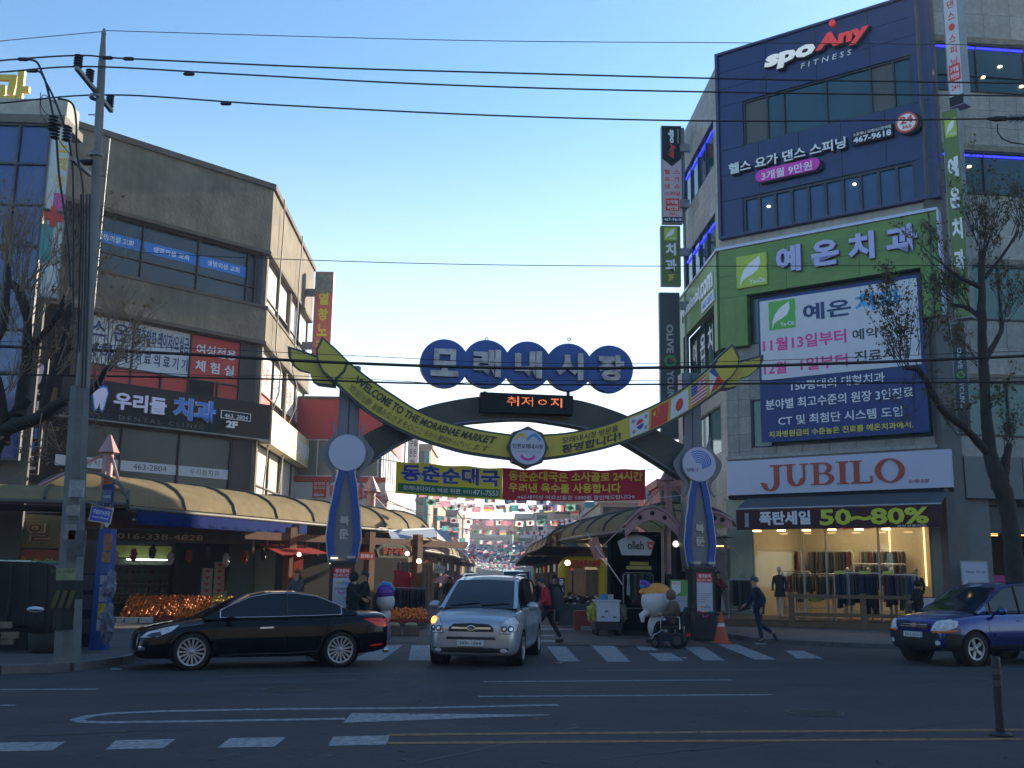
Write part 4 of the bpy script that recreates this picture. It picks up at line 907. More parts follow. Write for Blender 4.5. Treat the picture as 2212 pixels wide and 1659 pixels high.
def olive(label, Y, u0, u1, vt, vb, depth=.3, yaw=0):
 t, F, a, b, c, d = blade('blade_sign', label, Y, u0, u1, vt, vb, m=dg_, depth=depth, yaw=yaw); h = d - b; w_ = c - a
 TF = Frame(F.p((a + c) / 2, d, .0), -F.ey, F.ex)
 lt = mat('grey_lettering', (.38, .40, .42), .4, var=0)
 text(TF, 'OLIVE', (h * .22, -w_ * .18, h * .42, w_ * .18), 0, lt, t, depth=.02, bold=.03); text(TF, 'YOUNG', (h * .54, -w_ * .18, h * .78, w_ * .18), 0, lt, t, depth=.02, bold=.03)
 part('ring_logo', MB().ring(F, (a + c) / 2, d - h * .475, w_ * .2, w_ * .31, 0, .02, 20), mat('logo_green', (.03, .30, .05), .4, var=0), t)
 part('logo_dot', disc(F, (a + c) / 2 + w_ * .1, d - h * .465, w_ * .08, .0, .025, 10), red_l, t); return t
olive('long dark green blade sign with grey letters, lowest on the mast', Yr, 1427, 1469, 633, 946)
pm = dp(1482, 700, Yr + .1); one('sign_mast', MB().cyl((pm.x, pm.y, 2.5), (pm.x, pm.y, dp(1482, 275, Yr).z), .07, 8), steel, 'thin steel mast holding the three blade signs left of the corner building', 'mast')
mb = MB()
for v in (320, 440, 545, 660, 890): 
 p = dp(1470, v, Yr - .15); part_ = mb.box(p.x - .02, p.y - .1, p.z - .18, p.x + .42, p.y + .1, p.z + .18)
one('sign_bracket', mb, steel, 'steel brackets tying the blade signs to their mast', 'bracket', kind='stuff')
t, F, a, b, c, d = blade('blade_sign', 'pink karaoke blade sign with yellow letters behind the concrete building', 49.0, 679, 716, 588, 765, m=mat('karaoke_pink', (.62, .13, .10), .5, var=.12), depth=.35)
h = d - b; w_ = c - a
part('print_field', MB().fbox(F, a + .03, d - h * .26, c - .03, d - .03, 0, .01), mat('photo_green', (.05, .09, .07), .5, var=.7, scale=3, rgb2=(.3, .3, .26)), t)
for i, s in enumerate('열창노래'): text(F, s, (a + w_ * .2, d - h * (.40 + i * .19), c - w_ * .2, d - h * (.255 + i * .19)), .01, yel_l, t, depth=.01, bold=.04)
for v in (630, 745):
 p = dp(668, v, 49.0); part('bracket', MB().box(p.x - .4, p.y + .1, p.z - .18, p.x + .3, p.y + .3, p.z + .18), steel, t)
t, F, a, b, c, d = blade('blade_sign', 'white sided dental blade sign with blue letters behind the utility pole', 32.6, 50, 92, 775, 1022, m=black_s, depth=.05, yaw=.2)
h = d - b; w_ = c - a
part('sign_side', MB().fbox(F, a - .62, b, a - .03, d, -.1, .0), mat('white_sign_side', (.60, .62, .66), .45, var=.08), t)
for i, s in enumerate('우리들'): text(F, s, (a + w_ * .25, d - h * (.34 + i * .11), c - w_ * .25, d - h * (.26 + i * .11)), .0, white_l, t, depth=.01, bold=.04)
for i, s in enumerate('치과'): text(F, s, (a + w_ * .2, d - h * (.70 + i * .12), c - w_ * .2, d - h * (.605 + i * .12)), .0, blue_l, t, depth=.01, bold=.04)
text(F, '2F', (a + w_ * .25, b + h * .09, c - w_ * .25, b + h * .15), 0, white_l, t, depth=.01, bold=.02); text(F, '463.2804', (a + w_ * .1, b + h * .03, c - w_ * .1, b + h * .06), 0, white_l, t, depth=.01)
part('tooth_emblem', tooth(F, (a + w_ * .15, d - h * .22, c - w_ * .15, d - h * .03), 0, .02), MATS['lilac_lettering'], t)
t, F, a, b, c, d = blade('blade_sign', 'tall white blade sign with yellow and pink print above the bare tree', 30.5, 106, 146, 270, 450, m=mat('blade_white', (.52, .54, .52), .5, var=.15), depth=.3, yaw=.5)
h = d - b; w_ = c - a
for i, s in enumerate('노래방'): text(F, s, (a + w_ * .45, d - h * (.30 + i * .22), c - w_ * .1, d - h * (.14 + i * .22)), .0, MATS['yellow_sign_letter'], t, depth=.01, bold=.03)
part('print_field', MB().fbox(F, a + w_ * .4, b, c, b + h * .2, 0, .01), mat('pink_field', (.5, .08, .3), .5, var=.05), t)
t, F, a, b, c, d = blade('blade_sign', 'white clinic blade sign with red cross top beside the bare tree', 30.0, 93, 130, 470, 640, m=MATS['blade_white'], depth=.3, yaw=.5)
h = d - b; w_ = c - a
part('red_cross', MB().fbox(F, a - .1, d - h * .02, a + .45, d + .18, 0, .05).fbox(F, a + .08, d - h * .1, a + .26, d + .4, .001, .052), red_l, t)
part('print_field', MB().fbox(F, a - .12, b + h * .45, a + .2, d - h * .08, .0, .02), mat('teal_print', (.05, .28, .28), .5, var=.1), t)
t, F, a, b, c, d = blade('blade_sign', 'white blade sign with red vertical letters at the top right', 34.2, 2043, 2072, -60, 236, m=mat('blade_grey_white', (.50, .50, .56), .5, var=.04), depth=.45, yaw=-.9)
h = d - b; w_ = c - a
for i, s in enumerate('댄스·스피닝'): text(F, s, (a + w_ * .25, d - h * (.28 + i * .085), c - w_ * .25, d - h * (.225 + i * .085)), .0, red_l, t, depth=.01)
part('price_field', MB().fbox(F, a + w_ * .1, b + h * .18, c - w_ * .1, b + h * .30, 0, .012), red_l, t)
text(F, '3개월', (a + w_ * .2, b + h * .245, c - w_ * .2, b + h * .285), .012, white_l, t, depth=.005); text(F, '9만원', (a + w_ * .2, b + h * .195, c - w_ * .2, b + h * .235), .012, white_l, t, depth=.005)
text(F, '24시', (a + w_ * .2, b + h * .11, c - w_ * .2, b + h * .16), .0, red_l, t, depth=.005); part('number_field', MB().fbox(F, a, b, c, b + h * .07, 0, .012), black_s, t)
t, F, a, b, c, d = blade('blade_sign', 'green blade sign with leaf tile behind the leafy tree', 34.0, 2050, 2082, 240, 690, m=MATS['olive_sign'], depth=.4, yaw=-.7)
h = d - b; w_ = c - a; leaf_tile(F, (a + w_ * .1, d - h * .13, c - w_ * .1, d - h * .04), 0, lime, t, t=.01)
for i, s in enumerate('예온치과'): text(F, s, (a + w_ * .15, d - h * (.33 + i * .15), c - w_ * .15, d - h * (.23 + i * .15)), .0, white_l, t, depth=.03, bold=.04)
olive('narrow dark blade sign with grey letters behind the leafy tree trunk', 33.9, 2062, 2090, 700, 935, yaw=-.5)
def crumple(c, r, sc, seed, k=.3):
 rnd = random.Random(seed); mb = MB().ball((0, 0, 0), r, 14, 10, sc); c = Vector(c); L = {}
 for i, v in enumerate(mb.v):
  key = tuple(round(q, 4) for q in v)
  if key not in L: L[key] = 1 + rnd.uniform(-k, k)
  mb.v[i] = tuple(c + Vector(v) * L[key])
 mb.sm = [False] * len(mb.f); return mb
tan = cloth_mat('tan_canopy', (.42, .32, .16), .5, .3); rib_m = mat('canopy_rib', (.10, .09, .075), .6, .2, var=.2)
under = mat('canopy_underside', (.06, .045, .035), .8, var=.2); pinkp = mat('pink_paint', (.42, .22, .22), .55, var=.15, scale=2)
woodc = mat('orange_wood', (.20, .075, .03), .6, var=.25, scale=2, stretch=(6, 6, 1)); deckw = mat('deck_timber', (.20, .125, .06), .7, var=.35, scale=2, stretch=(1, 1, 6), bump=.2)
# canopies
def canopy(name, label, pts, z0, rise, width, nseg, side=1, ribs=True, endw=0):
 """pts: plan polyline of the front edge; the vault rises backwards (left of the direction times side)"""
 P = [Vector((*p, 0)) for p in pts]; t = thing(name, label, 'canopy', (P[0].x, P[0].y, 0), world=True); N = 10
 L = [0]
 for a, b in zip(P, P[1:]): L.append(L[-1] + (b - a).length)
 def at(s):
  for i in range(len(P) - 1):
   if s <= L[i + 1] + 1e-6: f = (s - L[i]) / (L[i + 1] - L[i]); d = (P[i + 1] - P[i]).normalized(); return P[i].lerp(P[i + 1], f), Vector((-d.y, d.x, 0)) * side
  d = (P[-1] - P[-2]).normalized(); return P[-1], Vector((-d.y, d.x, 0)) * side
 def prof(s, k, dz=0):
  p, n = at(s); a = math.pi * .92 * k / N + .04; x = (1 - math.cos(a)) / 2 * width; return p + n * x + Vector((0, 0, z0 + rise * math.sin(a) + dz))
 T = L[-1]
 for i in range(nseg):
  s0, s1 = T * i / nseg, T * (i + 1) / nseg; M_ = 3
  rows = [[prof(s0 + (s1 - s0) * (j / M_) + (.03 if j == 0 else -.03 if j == M_ else 0), k) for k in range(N + 1)] for j in range(M_ + 1)]
  rows2 = [[q - Vector((0, 0, .05)) for q in r] for r in rows]
  part('canopy_sheet', MB().grid(rows), tan, t)
  if ribs: part('rib', MB().tube([prof(s1, k, .02) for k in range(N + 1)], .05, 5), rib_m, t)
 part('rib', MB().tube([prof(0, k, .02) for k in range(N + 1)], .05, 5), rib_m, t)
 part('front_beam', MB().tube([at(s)[0] + Vector((0, 0, z0 - .05)) for s in [T * i / 12 for i in range(13)]], .075, 5), rib_m, t)
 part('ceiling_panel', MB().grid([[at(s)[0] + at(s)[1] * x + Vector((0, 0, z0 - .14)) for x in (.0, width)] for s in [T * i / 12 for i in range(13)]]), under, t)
 return t, at, T
def U2(u, Y): return ((u - 1106) / 2240 * Y, Y)
cl, at1, T1 = canopy('market_canopy', 'long tan vaulted canopy over the fruit shop left of the gate', [U2(285, 28.8), U2(520, 33.0), U2(700, 37.5), U2(850, 41.5), U2(935, 45.5)], 3.45, 1.0, 4.0, 8)
cl0, _, _ = canopy('market_canopy', 'flat grey tan canopy end behind the utility pole at the left edge', [U2(-260, 27.4), U2(60, 27.9), U2(283, 28.7)], 3.55, .5, 3.6, 3)
cl2, _, _ = canopy('market_canopy', 'brown canopy with pink arch over the stalls further down the left lane side', [U2(915, 50), U2(985, 62), U2(1010, 80)], 2.9, .9, 3.2, 5)
cl3, _, _ = canopy('market_canopy', 'farthest canopy on the left lane side', [U2(1011, 82), U2(1036, 125)], 2.9, .8, 3.2, 5)
cr1, _, _ = canopy('market_canopy', 'tan arched canopy with pink arch above the phone shop right of the lane', [U2(1213, 40), U2(1285, 34.5), U2(1350, 31.2)], 3.1, .85, 3.6, 4, side=1)
cr2, _, _ = canopy('market_canopy', 'pale striped canopy above the yellow inflatable arch', [U2(1142, 62), U2(1170, 50), U2(1184, 43)], 3.05, .8, 3.4, 4, side=1)
cr3, _, _ = canopy('market_canopy', 'farthest canopy on the right lane side', [U2(1118, 125), U2(1141, 63)], 3.0, .7, 3.2, 5, side=1)
def arch_front(label, F, x0, x1, z0, h, thick=.38):
 t = thing('arch_fascia', label, 'arch', F.p((x0 + x1) / 2, 0), world=True); n = 18; A = []; B = []
 for i in range(n + 1):
  a = math.pi * (.08 + .84 * i / n); x = x0 + (x1 - x0) * i / n; y = z0 + h * math.sin(a); A.append((x, y + thick)); B.append((x, y))
 part('arch_plate', MB().strip(F, A, B, -.1, .0), pinkp, t)
 part('arch_tube', MB().tube([F.p(x, y, .0) for x, y in A], .05, 6), pinkp, t)
 for i in (5, 9, 13):
  x, y = B[i]; part('arch_hole', disc(F, x, y + thick * .5, .07, .0, .012, 12), dark_in, t)
 return t
AF = Frame(dp(1352, 1150, 31.0) * Vector((1, 1, 0)) if False else (U2(1352, 31.0)[0], 31.0, 0), (1, -.12, 0), (0, 0, 1))
arch_front('dusty pink steel arch front of the canopy above the phone shop', AF, 0, 1.62, 2.65, .75)
AF2 = Frame((U2(1463, 30.6)[0], 30.6, 0), (1, -.1, 0), (0, 0, 1)); arch_front('dusty pink steel arch between right gate pillar and clothes shop', AF2, .6, 1.6, 3.0, .3, .3)
AF3 = Frame((U2(917, 50)[0], 50, 0), (1, .3, 0), (0, 0, 1)); arch_front('salmon arch front above the small cafe sign on the left lane side', AF3, -.3, 1.4, 2.45, .45, .3)
part_ = None
mb = MB(); a = AF.p(1.60, 3.3); 
arch_c = thing('arch_fascia', 'pink pointed valley piece joining the two arches beside the mast', 'arch', AF.p(1.9, 0), world=True)
part('arch_plate', MB().prism(AF, [(1.55, 2.75), (1.85, 2.35), (2.1, 2.5), (2.3, 3.0), (2.6, 3.25), (2.6, 3.6), (2.2, 3.4), (1.95, 3.05), (1.75, 3.1), (1.55, 3.25)], -.1, 0), pinkp, arch_c)
def spire(label, u, Y, vtip, vbase, w=.13, stays=True, m=pinkp, grp='pink masts with pointed caps'):
 p = dp(u, vtip, Y); b = dp(u, vbase, Y); t = thing('canopy_mast', label, 'mast', (p.x, p.y, 0), group=grp, world=True)
 x, y = p.x, p.y; h = p.z
 part('mast_tube', MB().cyl((x, y, max(0, b.z)), (x, y, h - w * 3.2), w, 10), m, t)
 M = Matrix.Translation((x, y, 0)); part('pointed_cap', MB().lathe(M, [(w * 2.1, h - w * 3.4), (w * 2.0, h - w * 3.2), (w * .3, h), (0, h + .02)], 8, False), m, t)
 if stays:
  for dx, dy in ((-2.2, -.6), (2.2, .6), (.8, 2.2)):
   part('stay_rod', MB().cyl((x, y, h - w * 3.6), (x + dx, y + dy, max(b.z, h - 2.6)), .02, 5), m, t)
 return t
s1 = spire('pink mast with pointed cap rising from the left canopy beside the utility pole', 238, 29.6, 940, 1062, .15, False)
p_ = dp(238, 975, 29.6)
for e in ((80, 1052), (215, 1068), (262, 1060)):
 q_ = dp(e[0], e[1], 29.3); part('brace', MB().cyl((p_.x, p_.y, p_.z), (q_.x, q_.y, q_.z), .045, 6), pinkp, s1)
spire('pink mast with pointed cap just right of the left gate pillar', 803, 46, 1029, 1110, .2)
spire('shorter pink mast with pointed cap second right of the left gate pillar', 831, 50, 1056, 1110, .17)
spire('grey pink mast between the cloth banner and the right gate pillar', 1442, 31.5, 1009, 1240, .12)
spire('tiny pink mast above the pale striped canopy', 1188, 47, 1153, 1180, .12, False); spire('tiny pink mast on the canopy left of the tiny one above the striped canopy', 1206, 50, 1140, 1180, .12, False)
# fruit shop on the left
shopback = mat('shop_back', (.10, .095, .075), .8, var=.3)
fs = thing('fruit_shop', 'dim open fruit shop with printed fruit panels and phone number on its beam', 'shop', LF.p(-5, 0, 1.2), world=True)
FP = Frame(LF.p(-8.0, 0, 2.2), (.90, .43, 0), (0, 0, 1))
def fpx(u, y=1.5): return FP.x_at(u, y)
xa, xb = fpx(-200), fpx(132)
fruitp = mat('fruit_print', (.38, .20, .03), .5, var=0, scale=2.2, rgb2=(.05, .09, .02))
part('printed_sign', MB().fbox(FP, xa, 2.35, xb, 3.35, 0, .12), mat('fruit_sign_print', (.36, .26, .10), .5, var=.5, scale=1.2, rgb2=(.12, .15, .06)), fs)
y0 = 2.5; text(FP, '과일', (fpx(-8), 2.55, fpx(98), 3.1), .12, mat('cream_lettering', (.75, .55, .34), .5, var=0), fs, depth=.03, bold=.06)
text(FP, '과일', (fpx(-8), 2.55, fpx(98), 3.1), .155, mat('brown_lettering', (.22, .09, .03), .5, var=0), fs, depth=.01, bold=.02)
pnl = part('printed_panel', MB().fbox(FP, xa, 1.05, xb + .1, 2.3, -.02, .08), mat('fruit_panel_print', (.45, .13, .05), .5, var=.4, scale=1.5), fs)
random.seed(5); cols = [mat('print_yellow', (.75, .65, .20), .5, var=.2, scale=6), mat('print_pink', (.75, .36, .34), .5, var=.2, scale=6), mat('print_orange', (.75, .34, .07), .5, var=.2, scale=6), mat('print_pale', (.72, .74, .62), .5, var=.2, scale=6), mat('print_green', (.12, .16, .04), .5, var=.2, scale=6)]
for k in range(44):
 x = random.uniform(max(xa, fpx(-30)), xb - .1); y = random.uniform(1.15, 2.15); r = random.uniform(.09, .17)
 pts = [(x + r * math.cos(t * .5236) * .8, y + r * 1.1 * math.sin(t * .5236)) for t in range(12)]
 part('printed_fruit', MB().prism(FP, pts, .08, .082 + .0006 * k), random.choice(cols), fs)
text(FP, '왕', (fpx(92), 1.75, fpx(112), 2.05), .115, MATS['cream_lettering'], fs, depth=.005)
part('beam_sign', MB().fbox(FP, xb + .15, 2.62, fpx(640), 3.0, -.05, .05), mat('beam_brown', (.12, .08, .035), .6, var=.4), fs)
part('beam_sign', MB().fbox(FP, xb + .15, 3.02, fpx(640), 3.35, -.05, .05), mat('beam_print', (.22, .09, .03), .6, var=.6, scale=1.2), fs)
text(FP, '016-338-4828', (fpx(246), 2.70, fpx(432), 2.88), .05, MATS['cream_lettering'], fs, depth=.01, bold=0)
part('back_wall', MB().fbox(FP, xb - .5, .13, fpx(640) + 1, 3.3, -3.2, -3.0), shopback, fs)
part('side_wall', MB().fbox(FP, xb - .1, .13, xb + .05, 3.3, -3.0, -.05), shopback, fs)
xs0, xs1 = FP.x_at(245, 1.5, -2), FP.x_at(372, 1.5, -2)
shf = thing('display_cooler', 'open shelving cooler with a lit tube at the back of the fruit shop', 'cooler', FP.p((xs0 + xs1) / 2, .13, -2.6), world=True)
shm = mat('cooler_grey', (.13, .15, .12), .4, var=.15)
part('back_panel', MB().fbox(FP, xs0, .5, xs1, 2.1, -2.9, -2.85), shm, shf)
for k in range(5): part('shelf', MB().fbox(FP, xs0, .6 + k * .32, xs1, .63 + k * .32, -2.85, -2.35), shm, shf)
for x in (xs0, (xs0 + xs1) / 2, xs1): part('upright', MB().fbox(FP, x - .03, .13, x + .03, 2.3, -2.9, -2.8), shm, shf)
part('header_print', MB().fbox(FP, xs0, 2.14, xs1, 2.55, -2.85, -2.6), mat('melon_print', (.20, .22, .05), .5, var=.6, scale=2, rgb2=(.04, .06, .02), emit=.08), shf)
part('light_tube', MB().fbox(FP, xs0 + .4, 2.06, xs1 - .1, 2.10, -2.4, -2.36), mat('tube_light', (.8, .95, .9), .4, var=0, emit=4), shf)
random.seed(12)
for k in range(4):
 for j in range(9):
  x = xs0 + .1 + (xs1 - xs0 - .2) * j / 9; part('shelf_goods', MB().fbox(FP, x, .635 + k * .32, x + .16, .635 + k * .32 + random.uniform(.1, .2), -2.8, -2.45), mat('goods%s' % 'abc'[j % 3], [(.10, .04, .02), (.06, .09, .03), (.12, .10, .07)][j % 3], .6), shf)
bxm = mat('fruit_carton', (.30, .27, .24), .7, var=.12); hrt = mat('carton_red_print', (.32, .03, .02), .6, var=0)
g0 = FP.p(FP.x_at(420, 1, -1.0), .13, -1.0)
proto = thing('fruit_box', 'white carton with red heart print stacked in the fruit shop', 'box', (0, 0, 0), group='heart printed cartons stacked in the fruit shop')
part('carton', MB().box(-.17, -.15, 0, .17, .15, .21), bxm, proto); part('red_print', MB().prism(Frame((0, -.152, 0), (1, 0, 0), (0, 0, 1)), [(0, .03), (.08, .12), (.05, .16), (0, .13), (-.05, .16), (-.08, .12)], 0, .004), hrt, proto)
first = True; random.seed(8)
yawF = math.atan2(FP.ex.y, FP.ex.x)
for ci, (u, n_) in enumerate(((424, 3), (444, 8), (470, 9))):
 x = FP.x_at(u, 1, -1.2)
 for k in range(n_):
  q = FP.p(x + random.uniform(-.01, .01), .13 + k * .212, -1.2); lb_ = 'white heart printed carton, %s from the floor in the %s stack' % (['first', 'second', 'third', 'fourth', 'fifth', 'sixth', 'seventh', 'eighth', 'ninth'][k], ['left low', 'middle', 'right'][ci])
  if first: proto.location = q; proto.rotation_euler = (0, 0, yawF); proto['label'] = lb_; first = False
  else: dup(proto, q, yawF + random.uniform(-.03, .03), lb_)
part('strip_curtain', MB().fbox(FP, FP.x_at(492, 1, -.6), .2, FP.x_at(545, 1, -.6), 2.6, -.7, -.6), mat('green_curtain', (.02, .05, .035), .5, var=.5, scale=1, stretch=(8, 8, .3)), fs)
part('pale_wall', MB().fbox(FP, FP.x_at(548, 1, -1.4), .9, FP.x_at(592, 1, -1.4), 2.5, -1.5, -1.4), mat('pale_green_wall', (.14, .17, .11), .6, var=.1), fs)  # flat panel in plain pale green
orange = mat('orange_peel', (.75, .18, .01), .45, var=.2, scale=6); yelf = mat('yellow_fruit', (.70, .42, .02), .45, var=.15, scale=6); redt = mat('red_tray', (.30, .02, .015), .5, var=.1)
def fruit_display(label, F, x0, x1, ylo, yhi, depth, nx, nz, m, r=.05, yels=None, tray=True, seed=1):
 t = thing('fruit_display', label, 'fruit stall', F.p((x0 + x1) / 2, ylo - .2, depth / 2), world=True); random.seed(seed)
 part('stand', MB().hexa([F.p(x0, .13, 0), F.p(x1, .13, 0), F.p(x1, ylo - .02, 0), F.p(x0, ylo - .02, 0), F.p(x0, .13, depth), F.p(x1, .13, depth), F.p(x1, ylo - .02, depth), F.p(x0, ylo - .02, depth)]) if False else MB().prism(Frame(F.p(0, 0, 0), F.ez, F.ey, F.ex * 1), [(0, .13), (depth, .13), (depth, ylo - .03), (0, yhi - .03)], x0, x1), mat('stand_wood', (.10, .07, .05), .8, var=.2), t)
 if tray:
  for j in range(nz):
   for i in range(nx):
    f0, f1 = j / nz, (j + 1) / nz; a_ = x0 + (x1 - x0) * i / nx + .01; b_ = x0 + (x1 - x0) * (i + 1) / nx - .01
    P = lambda x, f, dy: F.p(x, yhi + (ylo - yhi) * f + dy, depth * f)
    part('tray', MB().hexa([P(a_, f0 + .02, -.02), P(b_, f0 + .02, -.02), P(b_, f1 - .02, -.02), P(a_, f1 - .02, -.02), P(a_, f0 + .02, .03), P(b_, f0 + .02, .03), P(b_, f1 - .02, .05), P(a_, f1 - .02, .05)]), redt, t)
 mb = MB(); mb2 = MB(); n1 = int((x1 - x0) / (r * 2.05)); n2 = int(math.hypot(depth, yhi - ylo) / (r * 2.05))
 for i in range(n1):
  for j in range(n2):
   if random.random() < .06: continue
   f = (j + .5) / n2; c = F.p(x0 + (x1 - x0) * (i + .5) / n1 + random.uniform(-.03, .03), yhi + (ylo - yhi) * f + r + .03 + random.uniform(0, .07), depth * f + random.uniform(-.04, .04))
   (mb2 if yels and i / n1 > yels[0] and j / n2 < yels[1] else mb).ball(c, r, 6, 4)
 part('fruit_heap', mb, m, t, kind='stuff')
 if mb2.v: part('yellow_fruit_heap', mb2, yelf, t, kind='stuff')
 return t
SD = Frame((gp(240, 1354).x, gp(240, 1352).y + .9, 0), (1, .16, 0), (0, 0, 1))
fruit_display('wide sloping display of oranges in red trays in front of the fruit shop', SD, 0, SD.x_at(590, .8, .6), 0.22, .80, 1.5, 12, 3, orange, yels=(.55, .33), seed=4)
cb2 = thing('white_crate', 'white polystyrene crates of red fruit at the left end of the orange display', 'crate', SD.p(-.05, .13, 1.6), world=True)
for k in range(3): part('crate_box', MB().fbox(SD, -.2 + k * .42, .14, .18 + k * .42, .3, 1.45, 1.75), mat('polystyrene', (.42, .42, .42), .7, var=.08), cb2)
aw = thing('awning', 'long dark blue awning valance hanging from the front of the left canopy', 'awning', (U2(300, 26.5)[0], 26.5, 0), world=True)
n = 14; gm_dark = mat('dark_bag', (.03, .03, .035), .5); bluec = mat('navy_awning', (.008, .025, .14), .9, var=.25, spec=.1)
for i in range(n):
 s0, s1 = T1 * (.015 + .45 * i / n), T1 * (.015 + .45 * (i + 1) / n); a, na = at1(s0); b, nb_ = at1(s1)
 a = a - na * .12; b = b - nb_ * .12; Z = lambda p, z, o=Vector((0, 0, 0)): (p.x + o.x, p.y + o.y, z)
 part('awning_cloth', MB().hexa([Z(a, 3.1), Z(b, 2.98), Z(b, 2.98, nb_ * .03), Z(a, 2.98, na * .03), Z(a, 3.34), Z(b, 3.34), Z(b, 3.34, nb_ * .03), Z(a, 3.34, na * .03)]), bluec, aw)
part('awning_rail', MB().tube([at1(T1 * (.015 + .45 * i / n))[0] + Vector((0, -.12, 3.1)) for i in range(n + 1)], .03, 5), steel, aw)
gw = thing('stall_awning', 'green and white scalloped stall awning behind the dark tarpaulin cover', 'awning', gp(100, 1330), world=True)
q = dp(60, 1215, 25.5); F = Frame((q.x, q.y, 0), (1, 0, 0), (0, 0, 1)); za = dp(60, 1213, 25.5).z
for i in range(9):
 mm_ = mat('awning_green', (.05, .16, .05), .6) if i > 4 else mat('awning_cream', (.50, .52, .36), .6)
 x0 = -.9 + i * .2; part('awning_stripe', MB().hexa([F.p(x0, za - .28, .7), F.p(x0 + .19, za - .28, .7), F.p(x0 + .19, za, 0), F.p(x0, za, 0), F.p(x0, za - .25, .7), F.p(x0 + .19, za - .25, .7), F.p(x0 + .19, za + .03, 0), F.p(x0, za + .03, 0)]), mm_, gw)
 part('scallop', disc(F, x0 + .095, za - .28, .09, .69, .70, 10), mm_, gw)
part('pole', MB().cyl(F.p(.3, 0, .3), F.p(.3, za, .3), .04, 8), white_p, gw); part('pole', MB().lathe(Matrix.Translation(F.p(.3, .0, .3)), [(.16, za - .75), (.05, za - .45), (.03, za - .2)], 10), white_p, gw)
cn = thing('stall_counter', 'grey stall counter with papers below the scalloped awning', 'counter', F.p(.1, 0, .1), world=True)
part('counter_body', MB().fbox(F, -.6, .13, .85, 1.0, -.3, .2), mat('counter_print', (.10, .10, .10), .6, var=.5, scale=5), cn); part('counter_top', MB().fbox(F, -.65, 1.0, .9, 1.05, -.35, .25), mat('counter_top', (.35, .36, .34), .5), cn)
# stalls behind the left gate pillar
def lane_floor_box(u, v): return gp(u, v)
st = thing('market_stall', 'dim open stall with orange timber posts behind the left gate pillar', 'stall', (U2(700, 37)[0], 37, 0), world=True)
SF = Frame((U2(600, 34.5)[0], 34.5, 0), (.62, .78, 0), (0, 0, 1)); 
for u in (624, 796, 900): x = SF.x_at(u, 1.5); part('timber_post', MB().fbox(SF, x - .14, 0, x + .14, 3.2, -.14, .14), woodc, st)
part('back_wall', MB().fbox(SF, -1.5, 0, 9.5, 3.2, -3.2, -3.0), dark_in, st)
part('timber_beam', MB().fbox(SF, -1.2, 2.75, 9.6, 3.0, -.1, .1), woodc, st)
for k in range(7): part('slat', MB().fbox(SF, -.8 + k * .55, 2.3, -.72 + k * .55, 2.75, -.06, 0), woodc, st)
rt = thing('red_awning', 'bright red awning strips lit by a lamp left of the left gate pillar', 'awning', SF.p(0, 0, .6), world=True)
redc = cloth_mat('red_tarpaulin', (.50, .03, .015), .4)
x0, x1 = SF.x_at(600, 2, .7), SF.x_at(700, 2, .7)
part('awning_cloth', MB().hexa([SF.p(x0, 2.25, .9), SF.p(x1, 2.35, .9), SF.p(x1, 2.6, -.3), SF.p(x0, 2.6, -.3), SF.p(x0, 2.27, .9), SF.p(x1, 2.37, .9), SF.p(x1, 2.62, -.3), SF.p(x0, 2.62, -.3)]), redc, rt)
x2_ = SF.x_at(652, 1.5, .5); part('hanging_cloth', MB().fbox(SF, SF.x_at(632, 1.5, .5), 1.5, x2_, 2.3, .48, .52), redc, rt)
x0, x1 = SF.x_at(773, 2, .7), SF.x_at(808, 2, .7); part('valance', MB().fbox(SF, x0, 2.2, x1, 2.45, .68, .71), redc, rt); text(SF, '모래내', (x0 + .1, 2.25, x1 - .1, 2.38), .71, white_l, rt, depth=.003)
gs2 = thing('stall_sign', 'greenish fruit shop board with red letters hanging under the left canopy end', 'sign', SF.p(6, 2.4, .6), world=True)
x0, x1 = SF.x_at(812, 2.6, .7), SF.x_at(885, 2.6, .7); w_ = x1 - x0
part('sign_board', MB().prism(SF, [(x0, 2.55), (x0 + w_ * .08, 2.28), (x1 - w_ * .08, 2.28), (x1, 2.55), (x0 + w_ * .8, 2.74), (x0 + w_ * .5, 2.82), (x0 + w_ * .2, 2.74)], .6, .72), mat('mossy_sign', (.10, .11, .06), .5, var=.2), gs2)
text(SF, '황금과일', (x0 + w_ * .18, 2.4, x1 - w_ * .2, 2.65), .72, red_l, gs2, depth=.02)
bw_ = thing('blue_awning', 'pale blue and white awning at the end of the left canopy', 'awning', (U2(880, 41)[0], 41, 0), world=True)
bwm = cloth_mat('pale_blue_awning', (.40, .48, .62), .3); a = dp(838, 1147, 40); b = dp(936, 1142, 43); 
part('awning_cloth', MB().add([a, b, b + Vector((.25, -.8, -.35)), a + Vector((.25, -.8, -.35))], [(0, 1, 2, 3)]), bwm, bw_); part('awning_cloth', MB().add([b, b + Vector((.6, .3, -.1)), b + Vector((1.0, -.1, -.9)), b + Vector((.35, -.7, -.4))], [(0, 1, 2, 3)]), bwm, bw_)
part('awning_tube', MB().cyl(a, b, .05, 6), white_p, bw_)
cf = thing('cafe_sign', 'small white and green hanging sign under the salmon arch', 'sign', AF3.p(.6, 2.1), world=True)
a0, b0, c0, d0 = AF3.rect(924, 1221, 1238, 962, .1); part('sign_board', MB().prism(AF3, [(a0 + .05, b0), (c0 - .05, b0), (c0, d0 - .05), ((a0 + c0) / 2, d0 + .06), (a0, d0 - .05)], 0, .1), mat('white_green_sign', (.50, .52, .48), .5), cf)
text(AF3, 'zishen', (a0 + .25, b0 + .12, c0 - .1, d0 - .12), .1, mat('olive_lettering', (.2, .22, .05), .5), cf, depth=.01); 
